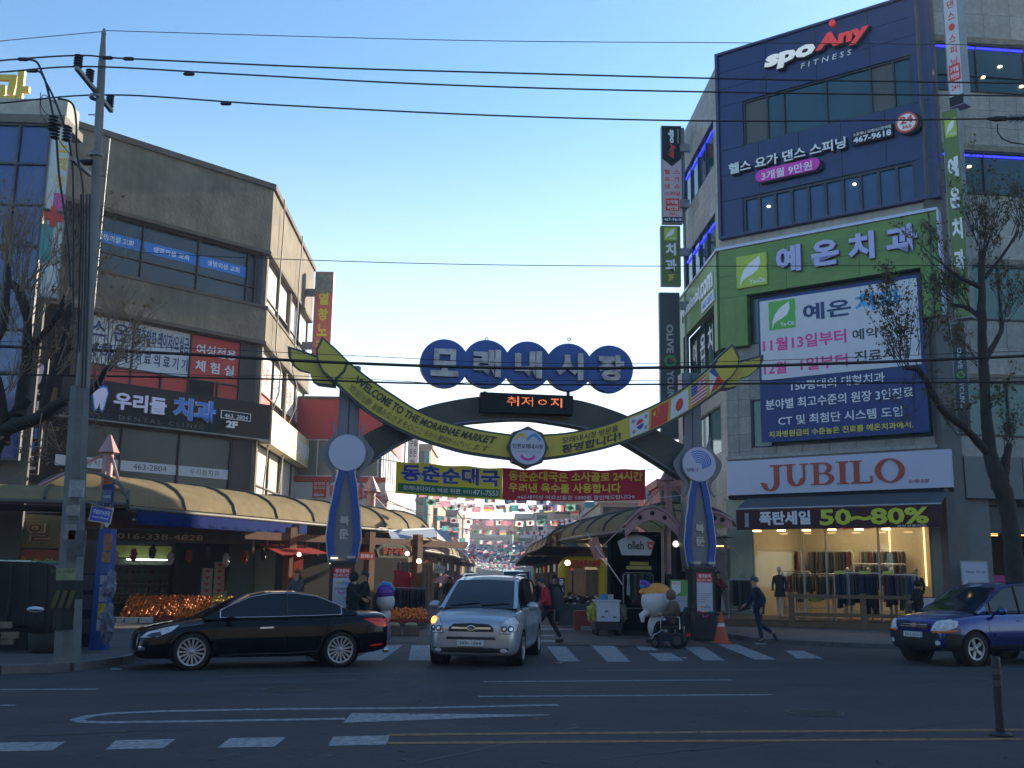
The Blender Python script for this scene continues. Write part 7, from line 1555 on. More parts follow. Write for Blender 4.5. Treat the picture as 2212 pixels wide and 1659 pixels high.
 for a, b in zip(st, st[1:]):
  xm = (a[0][0] + b[0][0]) / 2; top = 'roof' if xr <= xm <= xf else ('windshield' if xm > xf else 'rear_window'); solid = not (spec['side'][1] <= xm <= spec['side'][0])
  for k in range(8):
   key = {0: 'side_window_l', 7: 'side_window_r', 1: 'roof', 6: 'roof', 2: 'roof' if top == 'roof' else 'pillar', 5: 'roof' if top == 'roof' else 'pillar', 3: top, 4: top}[k]
   if key.startswith('side') and solid: key = 'pillar'
   parts[key].add([a[k], a[k + 1], b[k + 1], b[k]], [(0, 1, 2, 3)], True)
 for key, q in parts.items():
  if q.v:
   m_ = glass_c if 'window' in key or key == 'windshield' else pm; mm_ = q.mesh(key); bm = bmesh.new(); bm.from_mesh(mm_); bmesh.ops.remove_doubles(bm, verts=bm.verts, dist=1e-4); bm.to_mesh(mm_); bm.free(); part(key.replace('_l', '').replace('_r', '') if key.startswith('side') else key, mm_, m_, t)
 for sgn in (0, 8):
  tr = [Vector(s[1 if sgn == 0 else 7]) for s in st if spec['side'][1] - .05 <= s[0][0] <= spec['side'][0] + .05]; bl2 = [Vector(s[sgn]) + Vector((0, 0, .03)) for s in st if spec['side'][1] - .05 <= s[0][0] <= spec['side'][0] + .05]
  o_ = Vector((0, .008 if sgn == 0 else -.008, 0)); part('window_trim', MB().tube([p + o_ for p in bl2] + [p + o_ for p in tr[::-1]] + [bl2[0] + o_], .011, 5), spec.get('trim', plastic), t)
  for xb in spec.get('bp', []):
   k = min(range(len(st)), key=lambda i: abs(st[i][0][0] - xb)); part('door_pillar', MB().tube([Vector(st[k][sgn]) + o_ * .4, Vector(st[k][1 if sgn == 0 else 7]) + o_ * .4], .028, 4), plastic, t)
 def patch(nm, axis, pts, m_, off=.006, par=None, rings=4, sub=3):
  sg = 1 if axis[1] == '+' else -1; P = []
  for i in range(len(pts)):
   a, b = pts[i], pts[(i + 1) % len(pts)]
   for k in range(sub): P.append((a[0] + (b[0] - a[0]) * k / sub, a[1] + (b[1] - a[1]) * k / sub))
  cx = sum(p[0] for p in P) / len(P); cy = sum(p[1] for p in P) / len(P); V = []; n = len(P)
  def cast(a, b):
   if axis[0] == 'x': o_, d = Vector((sg * 4, a, b)), Vector((-sg, 0, 0))
   else: o_, d = Vector((a, sg * 3, b)), Vector((0, -sg, 0))
   h = bvh.ray_cast(o_, d)
   if h[0] is None: h = bvh.find_nearest(Vector((sg * 2.3, a, b)) if axis[0] == 'x' else Vector((a, sg * .9, b)))
   nn = h[1] if h[1].dot(-d) > 0 else -h[1]
   return h[0] + nn * off
  for r_ in range(rings + 1):
   f = 1 - r_ / rings
   if r_ == rings: V.append(cast(cx, cy))
   else: V += [cast(cx + (x - cx) * f, cy + (y - cy) * f) for x, y in P]
  Fc = [(r_ * n + i, r_ * n + (i + 1) % n, (r_ + 1) * n + (i + 1) % n, (r_ + 1) * n + i) for r_ in range(rings - 1) for i in range(n)] + [((rings - 1) * n + i, (rings - 1) * n + (i + 1) % n, rings * n) for i in range(n)]
  return part(nm, MB().add(V, Fc, True), m_, par or t)
 def line(nm, axis, pts, w, m_, off=.004):
  for a, b in zip(pts, pts[1:]):
   d = Vector((b[0] - a[0], b[1] - a[1])); d.normalize(); q = (-d.y * w / 2, d.x * w / 2); patch(nm, axis, [(a[0] + q[0], a[1] + q[1]), (b[0] + q[0], b[1] + q[1]), (b[0] - q[0], b[1] - q[1]), (a[0] - q[0], a[1] - q[1])], m_, off, rings=1, sub=4)
 wr = spec['wr']
 for i, wx in enumerate(W):
  for s_ in (-1, 1):
   M = Matrix.Translation((wx, s_ * spec['track'] / 2, wr)) @ Matrix.Rotation(-s_ * math.pi / 2, 4, 'X'); tw = .105
   if spec.get('steer') and i == 0: M = Matrix.Translation((wx, s_ * spec['track'] / 2, wr)) @ Matrix.Rotation(spec['steer'], 4, 'Z') @ Matrix.Rotation(-s_ * math.pi / 2, 4, 'X')
   rr = wr * spec.get('rimr', .68)
   wh = part('wheel', MB().lathe(M, [(rr, tw - .01), (rr + .02, tw), (wr - .03, tw), (wr, tw - .03), (wr, -tw + .03), (wr - .03, -tw), (rr, -tw)], 32), tyre_m, t)
   part('rim_dish', MB().lathe(M, [(rr, tw), (rr - .01, tw - .02), (rr - .02, tw - .06), (0, tw - .07)], 24), rim_d, wh)
   mb = MB().lathe(M, [(rr + .012, tw + .004), (rr - .018, tw + .006), (rr - .02, tw - .02)], 32); ns = spec['spokes']
   for k in range(ns):
    a = 2 * math.pi * k / ns; wd = spec['spw']; R_ = M @ Matrix.Rotation(a, 4, 'Z')
    q = [(.03, -wd * .7, tw - .02), (rr - .01, -wd, tw - .012), (rr - .01, wd, tw - .012), (.03, wd * .7, tw - .02)]
    if spec.get('split'):
     for e in (-1, 1): qq = [(.03, e * .006 - .006, tw - .015), (rr - .01, e * wd * .8 - .010, tw - .006), (rr - .01, e * wd * .8 + .010, tw - .006), (.03, e * .006 + .006, tw - .015)]; mb.hexa([R_ @ Vector((x, y, z - .02)) for x, y, z in qq] + [R_ @ Vector(p) for p in qq])
    else: mb.hexa([R_ @ Vector((x, y, z - .03)) for x, y, z in q] + [R_ @ Vector(p) for p in q])
   part('rim', mb, rim_m, wh); part('hub_cap', MB().lathe(M, [(.055, tw - .02), (.045, tw + .0), (0, tw + .004)], 14), rim_m, wh)
 for s_ in (-1, 1):
  mx, mz = spec['mirror']; y = interp(B, mx, 2) * .97
  part('mirror', MB().ball((mx - .02, s_ * (y + .12), mz), .11, 10, 8, (.75, 1.1, .75)), spec.get('mirm', pm), t); part('mirror_arm', MB().cyl((mx, s_ * (y - .08), mz - .06), (mx, s_ * (y + .05), mz - .05), .03, 6), pm, t)
 return t, patch, line, bvh
# black sedan
sedan = dict(track=1.6, wr=.345, wheels=(1.425, -1.42), roof=(.35, -.95), gw=(.86, .60), side=(.98, -1.45), mirror=(.78, .98), spokes=15, spw=.012, split=True, rimr=.72, trim=chrome, bp=[-.30], shoulder=.11,
 body=[(2.44, .56, .50, .30), (2.40, .66, .66, .24), (2.28, .73, .80, .20), (2.0, .80, .89, .19), (1.5, .88, .92, .2), (1.0, .955, .925, .2), (.3, .965, .93, .2), (-.6, .98, .93, .2), (-1.3, 1.01, .93, .21), (-1.8, 1.04, .91, .23), (-2.2, 1.05, .86, .26), (-2.42, 1.03, .76, .32), (-2.47, .90, .68, .36)],
 gh=[(1.22, .965, .95), (.78, 1.19, .96), (.35, 1.385, .965), (-.05, 1.455, .97), (-.5, 1.465, .985), (-.95, 1.40, .995), (-1.35, 1.24, 1.01), (-1.62, 1.10, 1.03), (-1.78, 1.045, 1.035)])
sd_, pt, ln, _ = car('black_sedan', 'glossy black sedan with chrome window line parked across the left side of the road', 'car', gp(410, 1448), gp(731, 1441), 1, sedan, paint_black, 2.845)
for s_ in ('y+', 'y-'):
 pt('headlight', s_, [(2.34, .60), (2.22, .70), (1.95, .77), (1.66, .83), (1.80, .72), (2.05, .62)], lens, .008)
 pt('headlight_recess', s_, [(2.25, .63), (2.15, .68), (2.0, .71), (1.98, .65), (2.12, .61)], lens_d, .012)
 pt('tail_light', s_, [(-2.42, .95), (-2.05, .95), (-1.88, .93), (-2.05, .86), (-2.2, .78), (-2.42, .79)], tail, .008)
 ln('panel_gap', s_, [(1.02, .92), (1.02, .5), (.88, .28)], .012, seam); ln('panel_gap', s_, [(-.32, .94), (-.32, .28)], .012, seam); ln('panel_gap', s_, [(-1.28, .96), (-1.12, .7), (-1.0, .4), (-.95, .28)], .012, seam)
 ln('door_handle', s_, [(.18, .77), (-.08, .78)], .03, chrome, .02); ln('door_handle', s_, [(-.85, .80), (-1.10, .81)], .03, paint_black, .02)
 ln('sill_trim', s_, [(.92, .27), (.5, .29), (-.4, .30), (-.95, .33)], .02, chrome, .01)
 ln('hood_trim', s_, [(1.9, .865), (1.5, .92), (1.25, .955)], .014, chrome, .006)
 pt('fog_lamp', s_, [(2.36, .36), (2.24, .38), (2.26, .44), (2.36, .45)], chrome, .012)
 pt('bumper_reflector', s_, [(-2.30, .42), (-2.05, .40), (-2.05, .43), (-2.30, .46)], tail, .008)
pt('tail_light', 'x-', [(.48, .92), (.74, .93), (.72, .82), (.5, .84)], tail); pt('tail_light', 'x-', [(-.48, .92), (-.74, .93), (-.72, .82), (-.5, .84)], tail)
pt('grille', 'x+', [(-.38, .62), (.38, .62), (.30, .42), (-.30, .42)], lens_d, .01)
part('exhaust_tip', MB().cyl((-2.40, .55, .30), (-2.50, .55, .30), .05, 10), chrome, sd_)
part('turn_lamp', MB().box(.70, 1.04, .985, .80, 1.06, 1.0), mat('mirror_amber', (1, .3, .05), .3, var=0, emit=.8, ecol=(1, .35, .08)), sd_)
# silver people carrier
mpv = dict(track=1.50, wr=.315, wheels=(1.30, -1.38), roof=(.42, -1.85), gw=(.86, .60), side=(.95, -1.95), mirror=(.83, 1.07), spokes=7, spw=.03, rimr=.66, bp=[-.15, -1.2], shoulder=.10, steer=0.0,
 body=[(2.16, .68, .56, .30), (2.12, .78, .70, .22), (2.02, .86, .79, .19), (1.8, .93, .84, .18), (1.4, 1.0, .865, .18), (1.05, 1.04, .87, .18), (.3, 1.05, .875, .18), (-.6, 1.06, .875, .18), (-1.4, 1.08, .87, .2), (-2.0, 1.08, .85, .24), (-2.25, 1.05, .80, .3), (-2.3, .9, .76, .34)],
 gh=[(1.36, 1.04, 1.02), (.95, 1.28, 1.04), (.42, 1.555, 1.045), (0, 1.62, 1.05), (-.7, 1.64, 1.06), (-1.4, 1.62, 1.07), (-1.85, 1.57, 1.08), (-2.08, 1.35, 1.08), (-2.2, 1.10, 1.08)])
f1, f2 = gp(956, 1438), gp(1116, 1438); r2 = gp(1154, 1414)
mv, pt, ln, _ = car('silver_people_carrier', 'silver people carrier facing the viewer with its orange indicator lit', 'car', f2, r2, 1, mpv, paint_silver, 2.86)
def mir(P): return [(-y, z) for y, z in P][::-1]
HL = [(.52, .62), (.70, .61), (.80, .66), (.81, .80), (.74, .90), (.62, .86), (.55, .74)]
for P, s_ in ((HL, 1), (mir(HL), -1)):
 pt('headlight_edge', 'x+', [(x + (x - s_ * .67) * .07, z + (z - .75) * .09) for x, z in P], lens_d, .006); h_ = pt('headlight', 'x+', P, lens, .012)
 for cy in (.60, .71): pt('lamp_reflector', 'x+', [(s_ * cy + .055 * math.cos(a * .785), .69 + .055 * math.sin(a * .785)) for a in range(8)], lens_d, .016, par=None); pt('lamp_bulb', 'x+', [(s_ * cy + .03 * math.cos(a * .785), .69 + .03 * math.sin(a * .785)) for a in range(8)], chrome, .02)
pt('indicator', 'x+', [(-.73 + .05 * math.cos(a * .785), .82 + .05 * math.sin(a * .785)) for a in range(8)], blink, .03)
pt('grille', 'x+', [(-.42, .64), (.42, .64), (.40, .72), (.32, .77), (0, .785), (-.32, .77), (-.40, .72)], plastic, .012)
ln('grille_bar', 'x+', [(-.36, .70), (.36, .70)], .035, chrome, .022)
pt('badge', 'x+', [(.085 * math.cos(a * .524), .70 + .045 * math.sin(a * .524)) for a in range(12)], chrome, .03); pt('badge_field', 'x+', [(.07 * math.cos(a * .524), .70 + .034 * math.sin(a * .524)) for a in range(12)], plastic, .034)
pt('air_intake', 'x+', [(-.46, .50), (.46, .50), (.44, .545), (-.44, .545)], plastic, .01)
pt('lower_intake', 'x+', [(-.66, .27), (.66, .27), (.68, .36), (-.68, .36)], plastic, .012)
for s_ in (-1, 1): pt('fog_lamp', 'x+', [(s_ * .60 + .065 * math.cos(a * .785), .315 + .035 * math.sin(a * .785)) for a in range(8)], lens, .02)
NF = Frame((2.20, 0, 0), (0, 1, 0), (0, 0, 1)); npl = part('number_plate', MB().fbox(NF, -.24, .385, .24, .49, -.04, .012), mat('plate_white', (.55, .60, .60), .4, var=0), mv)
text(NF, '39누 1064', (-.20, .40, .20, .475), .013, black_l, npl, depth=0, bold=.01)
text(Frame((2.205, 0, 0), (0, 1, 0), (0, 0, 1)), 'KIA', (-.04, .686, .04, .714), .03, white_l, mv, depth=0, bold=.02)
for s_ in ('y+', 'y-'):
 ln('panel_gap', s_, [(.98, 1.0), (.98, .5), (.85, .3)], .012, seam); ln('panel_gap', s_, [(-.16, 1.0), (-.16, .3)], .012, seam); ln('panel_gap', s_, [(-1.2, 1.0), (-1.05, .6), (-.95, .3)], .012, seam)
 for x in (.15, -.85): ln('door_handle', s_, [(x, .86), (x - .18, .865)], .03, chrome, .02)
 ln('side_moulding', s_, [(.85, .45), (-.9, .46)], .05, paint_silver, .015)
for y0_, y1_ in ((.05, .55), (-.55, .0)): part('wiper', MB().cyl((1.30, y0_, 1.09), (1.22, y1_, 1.13), .010, 4), plastic, mv)
part('roof_rail', MB().tube([(.3, .52, 1.62), (-.2, .55, 1.67), (-1.4, .55, 1.67), (-1.8, .52, 1.61)], .015, 5), chrome, mv); part('roof_rail', MB().tube([(.3, -.52, 1.62), (-.2, -.55, 1.67), (-1.4, -.55, 1.67), (-1.8, -.52, 1.61)], .015, 5), chrome, mv)
part('dash_paper', MB().box(1.02, -.62, 1.15, 1.03, -.44, 1.2).box(1.02, .42, 1.15, 1.03, .6, 1.2), white_p, mv)
# blue off-roader
suv = dict(track=1.54, wr=.355, wheels=(1.33, -1.30), roof=(.30, -1.75), gw=(.86, .62), side=(.82, -1.9), mirror=(.70, 1.12), spokes=5, spw=.04, split=False, rimr=.62, bp=[-.15, -1.1], shoulder=.12,
 body=[(2.14, .78, .58, .42), (2.10, .88, .72, .32), (2.0, .95, .82, .28), (1.75, 1.0, .88, .28), (1.3, 1.05, .91, .28), (.95, 1.09, .91, .28), (.2, 1.10, .91, .28), (-.8, 1.11, .91, .28), (-1.6, 1.12, .90, .3), (-2.05, 1.10, .86, .34), (-2.2, 1.0, .8, .4)],
 gh=[(1.15, 1.09, 1.08), (.75, 1.32, 1.09), (.30, 1.60, 1.10), (-.1, 1.69, 1.10), (-.9, 1.71, 1.11), (-1.5, 1.68, 1.11), (-1.75, 1.62, 1.12), (-2.0, 1.35, 1.12), (-2.1, 1.12, 1.11)])
nf = gp(2104, 1439); hd = Vector((-.915, -.403, 0)); 
sv, pt, ln, _ = car('blue_offroader', 'metallic blue off-roader entering from the right edge', 'car', nf, nf - hd * 2.63, 1, suv, paint_blue, 2.63)
for s_, P in ((1, [(.46, .70), (.66, .69), (.80, .72), (.84, .84), (.74, .94), (.56, .90)]), ):
 pt('headlight', 'x+', P, lens, .012); pt('headlight', 'x+', mir(P), lens, .012); pt('turn_lamp', 'x+', [(.5, .66), (.78, .68), (.78, .72), (.5, .71)], amber, .014); pt('turn_lamp', 'x+', [(-.78, .68), (-.5, .66), (-.5, .71), (-.78, .72)], amber, .014)
for s_ in ('y+', 'y-'):
 pt('headlight', s_, [(2.04, .74), (2.02, .87), (1.86, .93), (1.73, .91), (1.80, .80), (1.9, .75)], lens, .012); pt('turn_lamp', s_, [(2.04, .68), (1.82, .70), (1.80, .74), (2.04, .72)], amber, .014)
 pt('bumper_cladding', s_, [(2.05, .66), (1.74, .66), (1.70, .40), (1.78, .30), (2.05, .34)], plastic, .014)
 ln('sill_cladding', s_, [(.95, .36), (-.9, .36)], .14, plastic, .012); ln('panel_gap', s_, [(.95, 1.04), (.95, .5), (.85, .4)], .012, seam); ln('panel_gap', s_, [(-.16, 1.04), (-.16, .4)], .012, seam)
 ln('side_moulding', s_, [(.8, .62), (-.9, .63)], .06, paint_blue, .02); ln('door_handle', s_, [(.1, .92), (-.1, .925)], .03, paint_blue, .025)
pt('bumper_cladding', 'x+', [(-.74, .30), (.74, .30), (.78, .62), (.5, .67), (-.5, .67), (-.78, .62)], plastic, .012)
pt('grille', 'x+', [(-.40, .74), (.40, .74), (.44, .86), (-.44, .86)], lens_d, .014)
for z in (.775, .82): ln('grille_bar', 'x+', [(-.38, z), (.38, z)], .02, chrome, .022)
pt('badge', 'x+', [(.09 * math.cos(a * .524), .80 + .05 * math.sin(a * .524)) for a in range(12)], chrome, .028)
for s_ in (-1, 1): pt('fog_lamp', 'x+', [(s_ * .62 + .06 * math.cos(a * .785), .47 + .05 * math.sin(a * .785)) for a in range(8)], lens, .022)
NF = Frame((2.19, 0, 0), (0, 1, 0), (0, 0, 1)); npl = part('number_plate', MB().fbox(NF, -.24, .56, .24, .67, -.05, .012), MATS['plate_white'], sv)
text(NF, '30나 6216', (-.20, .58, .20, .65), .013, navy_l, npl, depth=0, bold=.01)
# white van behind
van = dict(track=1.55, wr=.33, wheels=(1.45, -1.45), roof=(.95, -2.2), gw=(.92, .74), side=(1.3, -2.25), mirror=(1.45, 1.25), spokes=6, spw=.04, bp=[.3, -.9], shoulder=.1,
 body=[(2.42, .8, .7, .35), (2.38, .95, .82, .26), (2.2, 1.05, .88, .24), (1.8, 1.1, .9, .24), (1.2, 1.12, .9, .24), (-1, 1.12, .9, .24), (-2.2, 1.12, .89, .28), (-2.4, 1.05, .86, .34)],
 gh=[(2.0, 1.12, 1.1), (1.5, 1.55, 1.12), (.95, 1.93, 1.12), (.4, 1.99, 1.12), (-1.2, 2.0, 1.12), (-2.0, 1.97, 1.12), (-2.2, 1.9, 1.12), (-2.32, 1.4, 1.12), (-2.36, 1.12, 1.12)])
vx, vy = U2(1121, 57)
car('white_van', 'white van standing in the lane behind the silver people carrier', 'van', Vector((vx + .78, vy, 0)), Vector((vx + .80, vy + 2.9, 0)), 1, van, paint_white, 2.9)
# people
skin_c = mat('skin', (.38, .22, .15), .6, var=.05); hair_b = mat('black_hair', (.012, .010, .010), .6, var=.2, scale=20); 
def skinned(verts, edges, root=0, lv=1):
 me = bpy.data.meshes.new('sk'); me.from_pydata([v[0] for v in verts], edges, []); o = bpy.data.objects.new('sk', me); TS.collection.objects.link(o)
 m = o.modifiers.new('k', 'SKIN'); m.use_smooth_shade = True
 for i, v in enumerate(verts):
  r = v[1]; me.skin_vertices[0].data[i].radius = (r, r) if not isinstance(r, tuple) else r; me.skin_vertices[0].data[i].use_root = (i == root)
 s = o.modifiers.new('s', 'SUBSURF'); s.levels = lv
 with bpy.context.temp_override(scene=TS, view_layer=TS.view_layers[0]): dg = bpy.context.evaluated_depsgraph_get()
 out = bpy.data.meshes.new_from_object(o.evaluated_get(dg)); bpy.data.objects.remove(o)
 for p in out.polygons: p.use_smooth = True
 return out
def to_mb(me, mb):
 mb.add([v.co.copy() for v in me.vertices], [tuple(p.vertices) for p in me.polygons], True); return mb
STAND = dict(hip=(0, 0, .93), chest=(0, 0, 1.28), neck=(0, -.01, 1.45), head=(0, -.02, 1.60), lk=(.09, -.02, .50), la=(.10, 0, .09), rk=(-.09, -.02, .50), ra=(-.10, 0, .09), le=(.26, .02, 1.14), lw=(.27, -.06, .90), re=(-.26, .02, 1.14), rw=(-.27, -.06, .90))
def person(label, P, yaw, coat, trousers, shoes, h=1.72, pose={}, hair=hair_b, hairlong=0, coatlen=.0, hood=None, group=None, bulk=1.0, sleeves=None):
 """local: the person looks along -y, the left hand is at +x"""
 J = dict(STAND); J.update(pose); k = h / 1.72; V = lambda n: Vector(J[n]) * k
 t = thing('person', label, 'person', P, rz=yaw, group=group)
 hip, chest, neck, head = V('hip'), V('chest'), V('neck'), V('head'); lk, la, rk, ra, le, lw, re_, rw = [V(n) for n in ('lk', 'la', 'rk', 'ra', 'le', 'lw', 're', 'rw')]
 sideL = Vector((1, 0, 0)); shl, shr = chest + Vector((.17, 0, .10)) * k, chest + Vector((-.17, 0, .10)) * k; hl, hr = hip + Vector((.09, 0, -.04)) * k, hip + Vector((-.09, 0, -.04)) * k
 def foot(a): d = Vector(J.get('footdir', (0, -1, 0))); return a + Vector((0, -.14, -.04)) * k
 lf, rf_ = foot(la), foot(ra)
 if 'lf' in J: lf = V('lf')
 if 'rf' in J: rf_ = V('rf')
 vs = [(hip, .11 * k), (chest.lerp(hip, .45), .10 * k), (chest, .12 * k), (neck, .055 * k), (head - Vector((0, 0, .05)) * k, .07 * k), (head + Vector((0, 0, .03)) * k, .09 * k),
          (shl, .055 * k), (le, .042 * k), (lw, .03 * k), (shr, .055 * k), (re_, .042 * k), (rw, .03 * k), (hl, .085 * k), (lk, .055 * k), (la, .04 * k), (hr, .085 * k), (rk, .055 * k), (ra, .04 * k), (lf, .03 * k), (rf_, .03 * k)]
 ed = [(0, 1), (1, 2), (2, 3), (3, 4), (4, 5), (2, 6), (6, 7), (7, 8), (2, 9), (9, 10), (10, 11), (0, 12), (12, 13), (13, 14), (0, 15), (15, 16), (16, 17), (14, 18), (17, 19)]
 mb = to_mb(skinned(vs, ed), MB())
 fdir = Vector((0, -1, 0))
 mb.ball(head + Vector((0, -.085, -.01)) * k, .018 * k, 6, 5)
 for s_ in (-1, 1): mb.ball(head + Vector((s_ * .085, .01, -.005)) * k, .022 * k, 6, 5, (.5, 1, 1.3))
 for w_, e_ in ((lw, le), (rw, re_)):
  d = (w_ - e_).normalized(); sd = d.cross(Vector((0, 1, 0))).normalized(); up = d.cross(sd)
  mb.tube([w_, w_ + d * .09 * k], [.03 * k, .036 * k], 7)
  for i in range(4): o_ = sd * (i - 1.5) * .018 * k; mb.tube([w_ + d * .085 * k + o_, w_ + d * .125 * k + o_ - up * .005, w_ + d * (.165 - .01 * abs(i - 1.4)) * k + o_ - up * .02 * k], .0085 * k, 5)
  mb.tube([w_ + d * .03 * k - sd * .03 * k, w_ + d * .07 * k - sd * .05 * k, w_ + d * .10 * k - sd * .045 * k], .0095 * k, 5)
 part('body', mb, skin_c, t)
 for s_ in (-1, 1): part('eye', MB().ball(head + Vector((s_ * .032, -.082, .02)) * k, .011 * k, 6, 4), black_l, t)
 part('mouth', MB().ball(head + Vector((0, -.078, -.045)) * k, .016 * k, 6, 4, (1.3, .5, .35)), mat('lips', (.25, .07, .06), .6, var=0), t)
 b_ = bulk
 cv = [(hip + Vector((0, 0, .0)), (.155 * k * b_, .12 * k * b_)), (chest.lerp(hip, .5), (.15 * k * b_, .12 * k * b_)), (chest, (.165 * k * b_, .125 * k * b_)), (neck - Vector((0, 0, .03)), .075 * k),
          (shl, .075 * k * b_), (le, .062 * k * b_), (lw.lerp(le, .06), .048 * k * b_), (shr, .075 * k * b_), (re_, .062 * k * b_), (rw.lerp(re_, .06), .048 * k * b_)]
 ce = [(0, 1), (1, 2), (2, 3), (2, 4), (4, 5), (5, 6), (2, 7), (7, 8), (8, 9)]
 if coatlen: cv.append((hip + Vector((0, 0, -coatlen * .5)) * k, (.165 * k * b_, .14 * k * b_))); cv.append((hip + (lk + rk) / 2 * 0 + Vector((0, 0, -coatlen)) * k, (.175 * k * b_, .15 * k * b_))); ce += [(0, 10), (10, 11)]
 part('coat', skinned(cv, ce, 1), coat, t)
 tv = [(hip, .125 * k), (hl, .10 * k), (hl.lerp(lk, .5), .085 * k), (lk, .068 * k), (la + (lk - la) * .08, .055 * k), (hr, .10 * k), (hr.lerp(rk, .5), .085 * k), (rk, .068 * k), (ra + (rk - ra) * .08, .055 * k)]
 part('trousers', skinned(tv, [(0, 1), (1, 2), (2, 3), (3, 4), (0, 5), (5, 6), (6, 7), (7, 8)]), trousers, t)
 for a, f_ in ((la, lf), (ra, rf_)):
  d = (f_ - a); part('shoe', MB().tube([a - d * .25 + Vector((0, 0, -.02)), a + d * .3 + Vector((0, 0, -.025)), f_ + d * .2], [.045 * k, .052 * k, .036 * k], 8), shoes, t)
 hm = MB()
 if hood: hm.ball(head + Vector((0, .02, .01)) * k, .125 * k, 12, 9, (1, 1.05, 1.15)); part('hood', hm, hood, t)
 else:
  n, m_ = 14, 8; rows = []
  for i in range(m_ + 1):
   th = math.pi * .62 * i / m_; rows.append([head + Vector((.102 * math.sin(th) * math.cos(a * 6.283 / n), .108 * math.sin(th) * math.sin(a * 6.283 / n) + .012 + .015 * (i / m_), .112 * math.cos(th) + .022 + (.05 * (i / m_) if math.sin(a * 6.283 / n) < -.2 else 0))) * k for a in range(n)])
  hm.grid(rows, close=True)
  if hairlong: hm.grid([[head + Vector((math.cos(math.pi * a / 8) * .10 * (1 + .2 * j), .02 + math.sin(math.pi * a / 8) * .10, -.02 - hairlong * j / 3)) * k for a in range(9)] for j in range(4)])
  part('hair', hm, hair, t)
 return t
cl = lambda n, c, **k: mat('cloth_' + n, c, .85, var=.2, scale=5, **k)
navyj, jeans, redj, blackc, brownp, dkt, greyj = cl('navy', (.008, .014, .04)), cl('jeans', (.012, .022, .06)), cl('red', (.42, .015, .03)), cl('black', (.008, .008, .010)), cl('brown', (.12, .08, .05)), cl('dark_trousers', (.010, .012, .018)), cl('grey', (.06, .06, .065))
shoe_b, shoe_w = cl('shoe', (.03, .03, .035)), cl('white_shoe', (.35, .36, .40))
WL = -math.pi / 2
walk = dict(hip=(0, 0, .92), chest=(0, -.04, 1.27), neck=(0, -.07, 1.44), head=(0, -.11, 1.58), lk=(.09, -.02, .50), la=(.09, .05, .09), rk=(-.09, -.02, .52), ra=(-.09, .40, .26), rf=(-.09, .46, .12), le=(.24, .10, 1.12), lw=(.24, .02, .90), re=(-.24, -.12, 1.12), rw=(-.22, -.30, .98))
m1 = person('man in navy jacket and jeans walking left past the timber deck', gp(1641, 1391) + Vector((0, 0, .0)), WL, navyj, jeans, shoe_b, 1.80, walk, hair=mat('grey_hair', (.05, .05, .05), .7))
part('shoe_sole', MB().box(.03, -.14, 0, .15, .12, .03), shoe_w, m1)
walk2 = dict(hip=(0, 0, .90), chest=(0, -.06, 1.26), neck=(0, -.11, 1.43), head=(0, -.20, 1.54), lk=(.08, -.22, .50), la=(.08, -.34, .10), rk=(-.08, .14, .50), ra=(-.08, .38, .10), le=(.22, -.02, 1.10), lw=(.16, -.20, 1.0), re=(-.22, -.02, 1.10), rw=(-.15, -.18, 1.02))
m2 = person('young man in red jacket with dark backpack walking left behind the silver car', gp(1182, 1389), WL, redj, dkt, shoe_b, 1.74, walk2, bulk=1.12, coatlen=.12)
part('backpack', MB().tube([(0, .20, 1.42), (0, .25, 1.25), (0, .26, 1.0), (0, .22, .86)], [.08, .15, .17, .12], 10), mat('backpack_grey', (.03, .035, .045), .8, var=.2), m2)
for s_ in (-1, 1): part('backpack_strap', MB().tube([(s_ * .10, .14, 1.40), (s_ * .12, -.02, 1.46), (s_ * .13, -.14, 1.30), (s_ * .14, -.02, 1.06)], .016, 5), blackc, m2)
person('man in dark coat in the lane behind the red jacket', gp(1197, 1352), .2, blackc, dkt, shoe_b, 1.74)
reach = dict(le=(.20, -.18, 1.15), lw=(.12, -.38, 1.08), re=(-.20, -.16, 1.15), rw=(-.10, -.36, 1.05))
w1 = person('woman with long dark hair in black coat and red sleeves beside the left coat rail', Vector((gp(1563, 1352).x, gp(1563, 1352).y + .9, .34)), .9, blackc, dkt, shoe_b, 1.66, reach, hairlong=.22, coatlen=.28)
for s_, e_, wv in ((1, (.20, -.18, 1.15), (.12, -.38, 1.08)), (-1, (-.20, -.16, 1.15), (-.10, -.36, 1.05))): part('sleeve', MB().tube([Vector((s_ * .17, 0, 1.38)) * .965, Vector(e_) * .965, Vector(wv) * .965], [.082, .072, .056], 8), cl('wine', (.16, .012, .02)), w1)
dq = DKF.p(DKF.x_at(1984, 1.2, .45), .1, .45)
person('person in long black hooded coat beside the right end of the timber fence', dq, WL, blackc, blackc, shoe_b, 1.66, dict(le=(.2, -.1, 1.12), lw=(.14, -.26, 1.0), re=(-.2, -.1, 1.12), rw=(-.14, -.26, 1.0)), hood=blackc, coatlen=.55, bulk=1.15)
person('person in black hooded padded coat left of the purple balloon figure, nearer the kiosk', Vector((*U2(776, 27.6), .02)), 1.2, blackc, dkt, shoe_b, 1.72, reach, hood=blackc, coatlen=.2, bulk=1.25)
person('dark haired person in black padded jacket next to the purple balloon figure', Vector((*U2(800, 27.9), .02)), -1.2, blackc, dkt, shoe_b, 1.76, reach, coatlen=.1, bulk=1.3)
person('woman with ginger hair in dark jacket behind the black sedan roof', Vector((*U2(657, 27.0), .13)), -.6, greyj, dkt, shoe_b, 1.68, reach, hair=mat('ginger_hair', (.22, .06, .02), .6), hairlong=.15)
person('person in black standing inside the fruit shop', Vector((*U2(243, 32.0), .13)), .3, blackc, dkt, shoe_b, 1.72)
